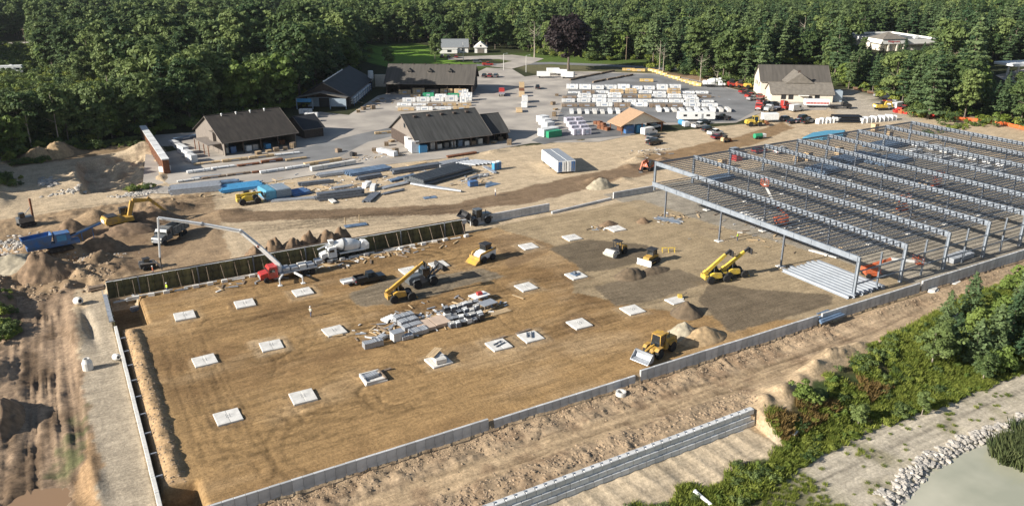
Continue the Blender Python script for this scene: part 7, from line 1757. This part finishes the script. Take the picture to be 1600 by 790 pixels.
# the wood behind: one mass of instances
def scatter(name, label, cat, pts, coll, seed=0):
    """pts: x y z scale kind-index -> one object with geometry-node instances"""
    P = np.array(pts, float)
    me = bpy.data.meshes.new(name); me.vertices.add(len(P)); me.vertices.foreach_set('co', P[:, :3].astype(np.float32).ravel())
    a = me.attributes.new('sc', 'FLOAT', 'POINT'); a.data.foreach_set('value', P[:, 3].astype(np.float32))
    b = me.attributes.new('kind', 'INT', 'POINT'); b.data.foreach_set('value', P[:, 4].astype(np.int32))
    c = me.attributes.new('rot', 'FLOAT', 'POINT'); c.data.foreach_set('value', (np.random.default_rng(seed).random(len(P)) * 6.283).astype(np.float32))
    o = link(name, me); tag(o, label, cat, kind='stuff')
    ng = bpy.data.node_groups.new(name + '_nodes', 'GeometryNodeTree')
    ng.interface.new_socket('Geometry', in_out='INPUT', socket_type='NodeSocketGeometry'); ng.interface.new_socket('Geometry', in_out='OUTPUT', socket_type='NodeSocketGeometry')
    N = ng.nodes; L2 = ng.links
    gi_ = N.new('NodeGroupInput'); go = N.new('NodeGroupOutput'); ip = N.new('GeometryNodeInstanceOnPoints')
    m2p = N.new('GeometryNodeMeshToPoints'); L2.new(gi_.outputs[0], m2p.inputs['Mesh']); L2.new(m2p.outputs[0], ip.inputs['Points'])
    ci_ = N.new('GeometryNodeCollectionInfo'); ci_.inputs['Collection'].default_value = coll; ci_.inputs['Separate Children'].default_value = True; ci_.inputs['Reset Children'].default_value = True
    L2.new(ci_.outputs[0], ip.inputs['Instance']); ip.inputs['Pick Instance'].default_value = True
    def attr(n_, t_):
        q_ = N.new('GeometryNodeInputNamedAttribute'); q_.data_type = t_; q_.inputs['Name'].default_value = n_; return q_.outputs['Attribute']
    L2.new(attr('kind', 'INT'), ip.inputs['Instance Index'])
    cx2 = N.new('ShaderNodeCombineXYZ'); L2.new(attr('rot', 'FLOAT'), cx2.inputs['Z']); L2.new(cx2.outputs[0], ip.inputs['Rotation'])
    L2.new(attr('sc', 'FLOAT'), ip.inputs['Scale']); L2.new(ip.outputs[0], go.inputs[0])
    md = o.modifiers.new('scatter', 'NODES'); md.node_group = ng
    return o
def source(name, meshes):
    c = bpy.data.collections.new(name)
    for i, ms in enumerate(meshes):
        if len(ms) == 1: me = ms[0]
        else:
            bm = bmesh.new()
            for j, s_ in enumerate(ms):
                n0 = len(bm.faces); bm.from_mesh(s_); bm.faces.ensure_lookup_table()
                for f in bm.faces[n0:]: f.material_index = j
            me = bpy.data.meshes.new('%s_%02d' % (name, i)); bm.to_mesh(me); bm.free()
            for s_ in ms: me.materials.append(s_.materials[0])
        o = bpy.data.objects.new('%s_%02d' % (name, i), me); c.objects.link(o)
    return c
KN = ['oak0', 'oak1', 'oak2', 'oak3', 'pine0', 'pine1', 'pine2', 'pine3', 'fir0', 'thin0', 'snag0']
csrc = source('wood_source', [[m_ for m_ in TREES[k] if m_] for k in KN])
zs = Tg(gx, gy)
pts = [(gx[i], gy[i], zs[i], scl[i] * (1 + .1 * (d[i] > 700)), KN.index(kinds[i]) if rng.random() > .025 else 10) for i in range(len(gx)) if i not in cs]
scatter('far_wood', 'dense mixed green wood stretching behind the yard to the top of the picture', 'wood', pts, csrc, 1)
print('trees', len(pts), len(cand))
# shrubs and weeds
def shrub_mesh(seed, r_, h, n, ls, m, asp=.8):
    rs = np.random.default_rng(seed); Ps = []; Ns = []
    for k in range(max(4, n // 60)):
        c = rs.normal(size=3) * np.array([r_ * .45, r_ * .45, h * .18]) + np.array([0, 0, h * .5]); q = rs.normal(size=(60, 3)); q /= np.linalg.norm(q, axis=1, keepdims=True); q[:, 2] = np.abs(q[:, 2])
        Ps.append(c + q * rs.uniform(.6, 1, (60, 1)) * np.array([r_ * .5, r_ * .5, h * .45])); Ns.append(q * .7 + np.array([0, 0, .4]) + rs.normal(size=(60, 3)) * .5)
    P = np.concatenate(Ps); P[:, 2] = np.maximum(P[:, 2], .02); N_ = np.concatenate(Ns); N_ /= np.linalg.norm(N_, axis=1, keepdims=True)
    V, F = quads(P, N_, rs.uniform(.6, 1.3, len(P)) * ls, asp, rs); return np_mesh('foliage', V, F, m)
def tuft_mesh(seed, r_, h, n, w, m):
    rs = np.random.default_rng(seed); V = []; F = []
    for k in range(n):
        a = rs.uniform(0, 6.28); q = rs.uniform(0, r_); x, y = q * math.cos(a), q * math.sin(a); b = rs.uniform(0, 6.28); le = rs.uniform(.1, .5) * h; hh = h * rs.uniform(.6, 1.1)
        dx, dy = math.cos(b) * w, math.sin(b) * w; o = len(V)
        V += [(x - dx, y - dy, 0), (x + dx, y + dy, 0), (x + dx * .6 + math.cos(a) * le * .4, y + dy * .6 + math.sin(a) * le * .4, hh * .6), (x + math.cos(a) * le, y + math.sin(a) * le, hh)]; F.append((o, o + 1, o + 2, o + 3))
    return np_mesh('blades', np.array(V), np.array(F), m)
SH = [shrub_mesh(600 + i, (.8, 1.0, .7, .9)[i], (1.0, 1.2, .8, .9)[i], 420, .10, (leaf2, leaf, grassm, grassm)[i]) for i in range(4)]
TF = [tuft_mesh(620 + i, .5, (.7, .9, .6)[i], 60, .035, (grassm, dryg, grassm)[i]) for i in range(3)]
wsrc = source('weed_source', [[m_] for m_ in SH + TF])
P = []
rs = np.random.default_rng(77)
for _ in range(26000):
    x = rs.uniform(40, 175); y = rs.uniform(40, 76); e = float(yE(x)); b = float(yB(x))
    if y > e + .4: continue
    k = (e - y) / max(e - b, .1)
    if x < 73.6 and y > 56.8 + 1.0 * math.sin(x * .8): continue
    if 72 < x < 101 and k < .25 + .2 * math.sin(x * .9): continue
    if y < b - .8:
        den = .015 + .35 * max(0, float(fbm(np.array([x]), np.array([y]), 5, 235, 4)[0])); den = den if x < 78 or y > b - 3 else den * .6
        if x < 72: den = .55
        if y < float(yR(x)) + 1 and x > 77: continue
        if rs.random() > den: continue
        P.append((x, y, 0, rs.uniform(.4, .8), rs.choice([4, 6, 6, 6]))); continue
    nz = float(fbm(np.array([x]), np.array([y]), 6, 701, 3)[0])
    if nz > .28 and rs.random() < .8: continue
    if nz < -.05 and rs.random() < .85:
        P.append((x, y, 0, rs.uniform(.7, 1.3), 4 + (1 if (74 < x < 98 and .2 < k < .62) else rs.choice([0, 2])))); continue
    if rs.random() < .5: P.append((x, y, 0, rs.uniform(.3, .95), rs.choice([0, 2, 3, 3, 2, 3, 1])))
    else: P.append((x, y, 0, rs.uniform(.8, 1.5), 4 + rs.choice([0, 2])))
def ptsZ(P):
    P = np.array(P, float); P[:, 2] = Tg(P[:, 0], P[:, 1]) - .03; return P
scatter('bank_weeds', 'thick green weeds and brush covering the bank above the pond track', 'weeds', ptsZ(P), wsrc, 2)
P = []
for px, py, rx, ry, n in ((40, 255, 5, 2.5, 60), (190, 222, 6, 2, 60), (215, 228, 4, 1.5, 30), (8, 290, 3, 6, 50), (212, 297, 2.5, 1.6, 24), (0, 480, 1.8, 5, 40), (12, 515, 1.5, 3, 30), (85, 238, 12, 3, 80), (140, 232, 8, 3, 60), (1500, 200, 20, 3, 60), (1370, 545, 6, 1, 30)):
    c = at(px, py, 0)
    for _ in range(n): P.append((c.x + rs.normal() * rx * .5, c.y + rs.normal() * ry * .5, 0, rs.uniform(.6, 1.3), rs.integers(0, 4)))
for _ in range(5200):
    x = rs.uniform(-90, 60); y = rs.uniform(285, 620)
    if inside(np.array(x), np.array(y), CLEAR[1]): P.append((x, y, 0, rs.uniform(1.0, 3.2), rs.integers(0, 4)))
for i in cand:
    for _ in range(5): P.append((gx[i] + rs.normal() * 4, gy[i] - 2 + rs.normal() * 4, 0, rs.uniform(1.6, 3.6), rs.integers(0, 4)))
scatter('edge_weeds', 'scattered green weeds along the clearing edges on the left', 'weeds', ptsZ(P), wsrc, 3)
P = []
for _ in range(420):
    x = rs.uniform(112, 135); y = rs.uniform(38, 46)
    c = at(1592, 712, -6); 
    P.append((c.x + 3 + rs.normal() * 2.6, c.y - .5 + rs.normal() * 1.1, 0, rs.uniform(1.6, 2.6), 0))
rsrc = source('reed_source', [[tuft_mesh(640, .5, .9, 70, .03, reedm)]])
Pz = np.array(P); Pz[:, 2] = -6.1
scatter('reeds', 'clump of green reeds standing in the pond at the right edge', 'reeds', Pz, rsrc, 4)
# bigger shrubs and young trees on the bank
TREES['young_pine0'] = (crown_pine(650, 7.5, .8, 2.3, needle, 12, .22, .45), trunk_mesh(650, 7.2, .12, 4, 1.2, 1.5, bark))
TREES['young_pine1'] = (crown_pine(651, 9, 1.6, 2.6, needle, 13, .24, .5), trunk_mesh(651, 8.6, .14, 5, 1.5, 2, bark))
TREES['young_oak0'] = (crown_round(652, 6.5, 1.0, 2.4, 34, 60, .2, leaf), trunk_mesh(652, 5.5, .13, 7, 2, 1.4, bark_p))
TREES['young_oak1'] = (crown_round(653, 5.0, .4, 2.3, 30, 60, .2, leaf2), trunk_mesh(653, 4, .1, 6, 1.8, .8, bark))
for i, (px, py, k, s_, l) in enumerate(((1478, 505, 'young_pine0', .75, 'small open pine at the road edge above the bank'), (1512, 500, 'young_pine1', .9, 'taller pine of the pair at the road edge'), (1455, 570, 'young_oak0', .95, 'pale-stemmed young tree left on the bank'), (1475, 566, 'young_oak0', 1.0, 'pale-stemmed young tree second from left on the bank'), (1520, 570, 'young_pine0', 1.0, 'dark young pine in the middle of the bank trees'), (1548, 560, 'young_pine1', 1.0, 'dark taller pine in the middle of the bank trees'), (1575, 545, 'young_pine1', 1.1, 'dark pine near the right edge of the bank'), (1598, 545, 'young_oak0', 1.3, 'broad dark tree at the right edge of the bank'), (1590, 500, 'young_pine1', 1.1, 'upper pine at the right edge of the bank'), (1560, 505, 'young_oak1', 1.0, 'bushy light green tree behind the bank pines'), (1590, 470, 'young_oak1', 1.2, 'bushy tree at the right edge beside the road'), (1530, 528, 'young_oak1', 1.0, 'bushy shrub before the white rubble on the bank'), (1490, 545, 'young_pine0', .8, 'small pine between the pale-stemmed trees'), (1560, 585, 'young_oak1', .9, 'low bushy shrub at the track edge right'), (1610, 570, 'young_pine1', 1.2, 'rightmost dark pine above the track'), (1535, 595, 'young_oak0', .7, 'low dark shrub at the track edge below the pines'), (1250, 625, 'young_oak1', .6, 'leafy green shrub beside the sand mound at the wall end'), (1270, 640, 'young_oak1', .5, 'small leafy shrub right of the wall end'), (1440, 648, 'young_oak0', .5, 'dark shrub on the bank slope above the pale track'), (1340, 665, 'young_oak0', .5, 'dark shrub low on the bank above the track'))):
    q = at(px, py); tree(k, q.x, q.y, s_, l, 'tree', None, None, 'young_pine' if 'pine' in k else 'young_tree')
# ------------------------------------------------------------------ riprap, clods, rubble
rockm = mat('riprap_stone', (.40, .37, .33), .9, var=.25, scale=2, bump=.4, randv=.25)
clodm = mat('clod_soil', (.315, .230, .150), .95, var=.35, scale=3, bump=.4, randv=.3)
def rock_mesh(seed, m, flat=.7):
    bm = bmesh.new(); bmesh.ops.create_icosphere(bm, subdivisions=1, radius=1); rs_ = random.Random(seed)
    for v in bm.verts: v.co *= rs_.uniform(.7, 1.15); v.co.z *= flat
    me = bpy.data.meshes.new('rock'); bm.to_mesh(me); bm.free(); me.materials.append(m); return me
RK = [rock_mesh(i, rockm) for i in range(6)]; CK = [rock_mesh(20 + i, clodm, .6) for i in range(4)]
rr = thing('riprap_bank', 'pale angular riprap rocks lining the pond shore', 'riprap', (96, 46.5, -5.6))
pool = []
for _ in range(760):
    x = rs.uniform(76.5, 128); t = rs.uniform(-1.0, 2.1); y = float(yR(x)) - t * .95 + .2 * math.sin(x)
    pool.append((math.hypot(x, y), x, y, rs.uniform(.22, .5)))
pool.sort()
near_ = [p_ for p_ in pool if p_[1] < 112][:300]; restr = [p_ for p_ in pool if p_ not in near_]
for _, x, y, s_ in near_:
    o = link('rock', random.choice(RK), rr, (x - 96, y - 46.5, tz(x, y) + 5.6 + s_ * .25)); o.scale = (s_ * 1.2, s_, s_); o.rotation_euler = (rs.uniform(-.5, .5), rs.uniform(-.5, .5), rs.uniform(0, 6.28))
vv = []; ff = []
for _, x, y, s_ in restr:
    me = RK[0]; o = len(vv); zz = tz(x, y) + 5.6 + s_ * .25; a = rs.uniform(0, 6.28); c_, n_ = math.cos(a), math.sin(a)
    vv += [((v.co.x * c_ - v.co.y * n_) * s_ + x - 96, (v.co.x * n_ + v.co.y * c_) * s_ + y - 46.5, v.co.z * s_ + zz) for v in me.vertices]; ff += [tuple(i + o for i in p_.vertices) for p_ in me.polygons]
me = bpy.data.meshes.new('small_rocks'); me.from_pydata(vv, [], ff); me.materials.append(rockm); tag(link('small_rocks', me, rr), kind='stuff')
ksrc = source('clod_source', [[m_] for m_ in CK])
P = []
for _ in range(6500):
    z_ = rs.random()
    if z_ < .45: x, y, s_ = rs.uniform(3, 104), 75.3 - abs(rs.normal()) * 1.7, rs.uniform(.05, .22)
    elif z_ < .7: x, y, s_ = rs.uniform(8, 76), 65.2 + rs.normal() * 1.1, rs.uniform(.06, .28)
    elif z_ < .78: x, y, s_ = rs.uniform(3.3, 5.7), rs.uniform(82, 127), rs.uniform(.06, .22)
    elif z_ < .93: x, y, s_ = rs.uniform(-20, 4), rs.uniform(148, 182), rs.uniform(.1, .5)
    else: x, y, s_ = rs.uniform(104, 165), 74 - abs(rs.normal()) * .9, rs.uniform(.06, .25)
    if y < 63.6: continue
    P.append((x, y, 0, s_, rs.integers(0, 4)))
scatter('soil_clods', 'loose soil clods and stones strewn along the walls and spoil heaps', 'clods', ptsZ(P), ksrc, 5)
gsrc = source('stone_source', [[m_] for m_ in RK[:4]])
P = []
for px, py, rx, ry, n, s0, s1 in ((215, 303, 5, 1.6, 150, .25, .6), (20, 385, 4, 7, 160, .2, .6), (0, 420, 4, 5, 90, .2, .6), (150, 405, 5, 2, 140, .12, .3), (75, 285, 2.4, 5, 50, .4, .9), (110, 300, 5, 1.5, 50, .3, .7), (1020, 235, 5, 1.5, 60, .2, .5)):
    c = at(px, py, 0)
    for _ in range(n): P.append((c.x + rs.normal() * rx * .5, c.y + rs.normal() * ry * .5, 0, rs.uniform(s0, s1), rs.integers(0, 4)))
scatter('rubble_stones', 'grey rubble stones in loose heaps left of the yard', 'rubble', ptsZ(P), gsrc, 6)

# loose boards and offcuts strewn about
bd = []
for i, m_ in enumerate((lumber, lumber_d, galv, white_wrap)):
    me = MB().box(-.9 + .2 * i, .9 - .15 * i, -.12, .12, 0, .07).mesh('board'); me.materials.append(m_); bd.append([me])
bsrc = source('board_source', bd)
P = []
for px, py, rx, ry, n in ((660, 500, 9, 5, 130), (740, 480, 6, 4, 80), (600, 520, 5, 3, 40), (560, 290, 18, 8, 110), (690, 270, 12, 7, 90), (400, 290, 20, 6, 60), (740, 285, 6, 4, 40), (450, 430, 20, 2, 60), (620, 395, 16, 2, 50), (560, 250, 14, 4, 50), (680, 165, 14, 5, 60), (590, 160, 8, 5, 30), (1000, 165, 30, 10, 90), (1040, 340, 6, 4, 40), (1200, 360, 12, 14, 70), (1350, 300, 30, 25, 160), (940, 355, 4, 2, 25), (1020, 240, 8, 5, 40), (1290, 190, 14, 3, 30)):
    c = at(px, py, 0)
    for _ in range(n): P.append((c.x + rs.normal() * rx * .5, c.y + rs.normal() * ry * .5, 0, rs.uniform(.5, 1.5), rs.integers(0, 4)))
Pb = ptsZ(P); Pb[:, 2] += .12
scatter('board_scraps', 'loose boards and offcuts strewn around the stacks and the pad', 'scraps', Pb, bsrc, 8)
# ------------------------------------------------------------------ summer haze
hz_ = MB().box(-2600, 4200, -850, 4600, -14, 120).mesh('haze')
hm = bpy.data.materials.new('haze_air'); hm.use_nodes = True
hn = hm.node_tree; hn.nodes.remove(hn.nodes['Principled BSDF'])
pv_ = hn.nodes.new('ShaderNodeVolumePrincipled'); pv_.inputs['Color'].default_value = (.86, .92, 1.0, 1); pv_.inputs['Density'].default_value = 0.00004; pv_.inputs['Anisotropy'].default_value = .3
hn.links.new(pv_.outputs[0], hn.nodes['Material Output'].inputs['Volume'])
hz_.materials.append(hm)
tag(link('haze', hz_), kind='stuff')
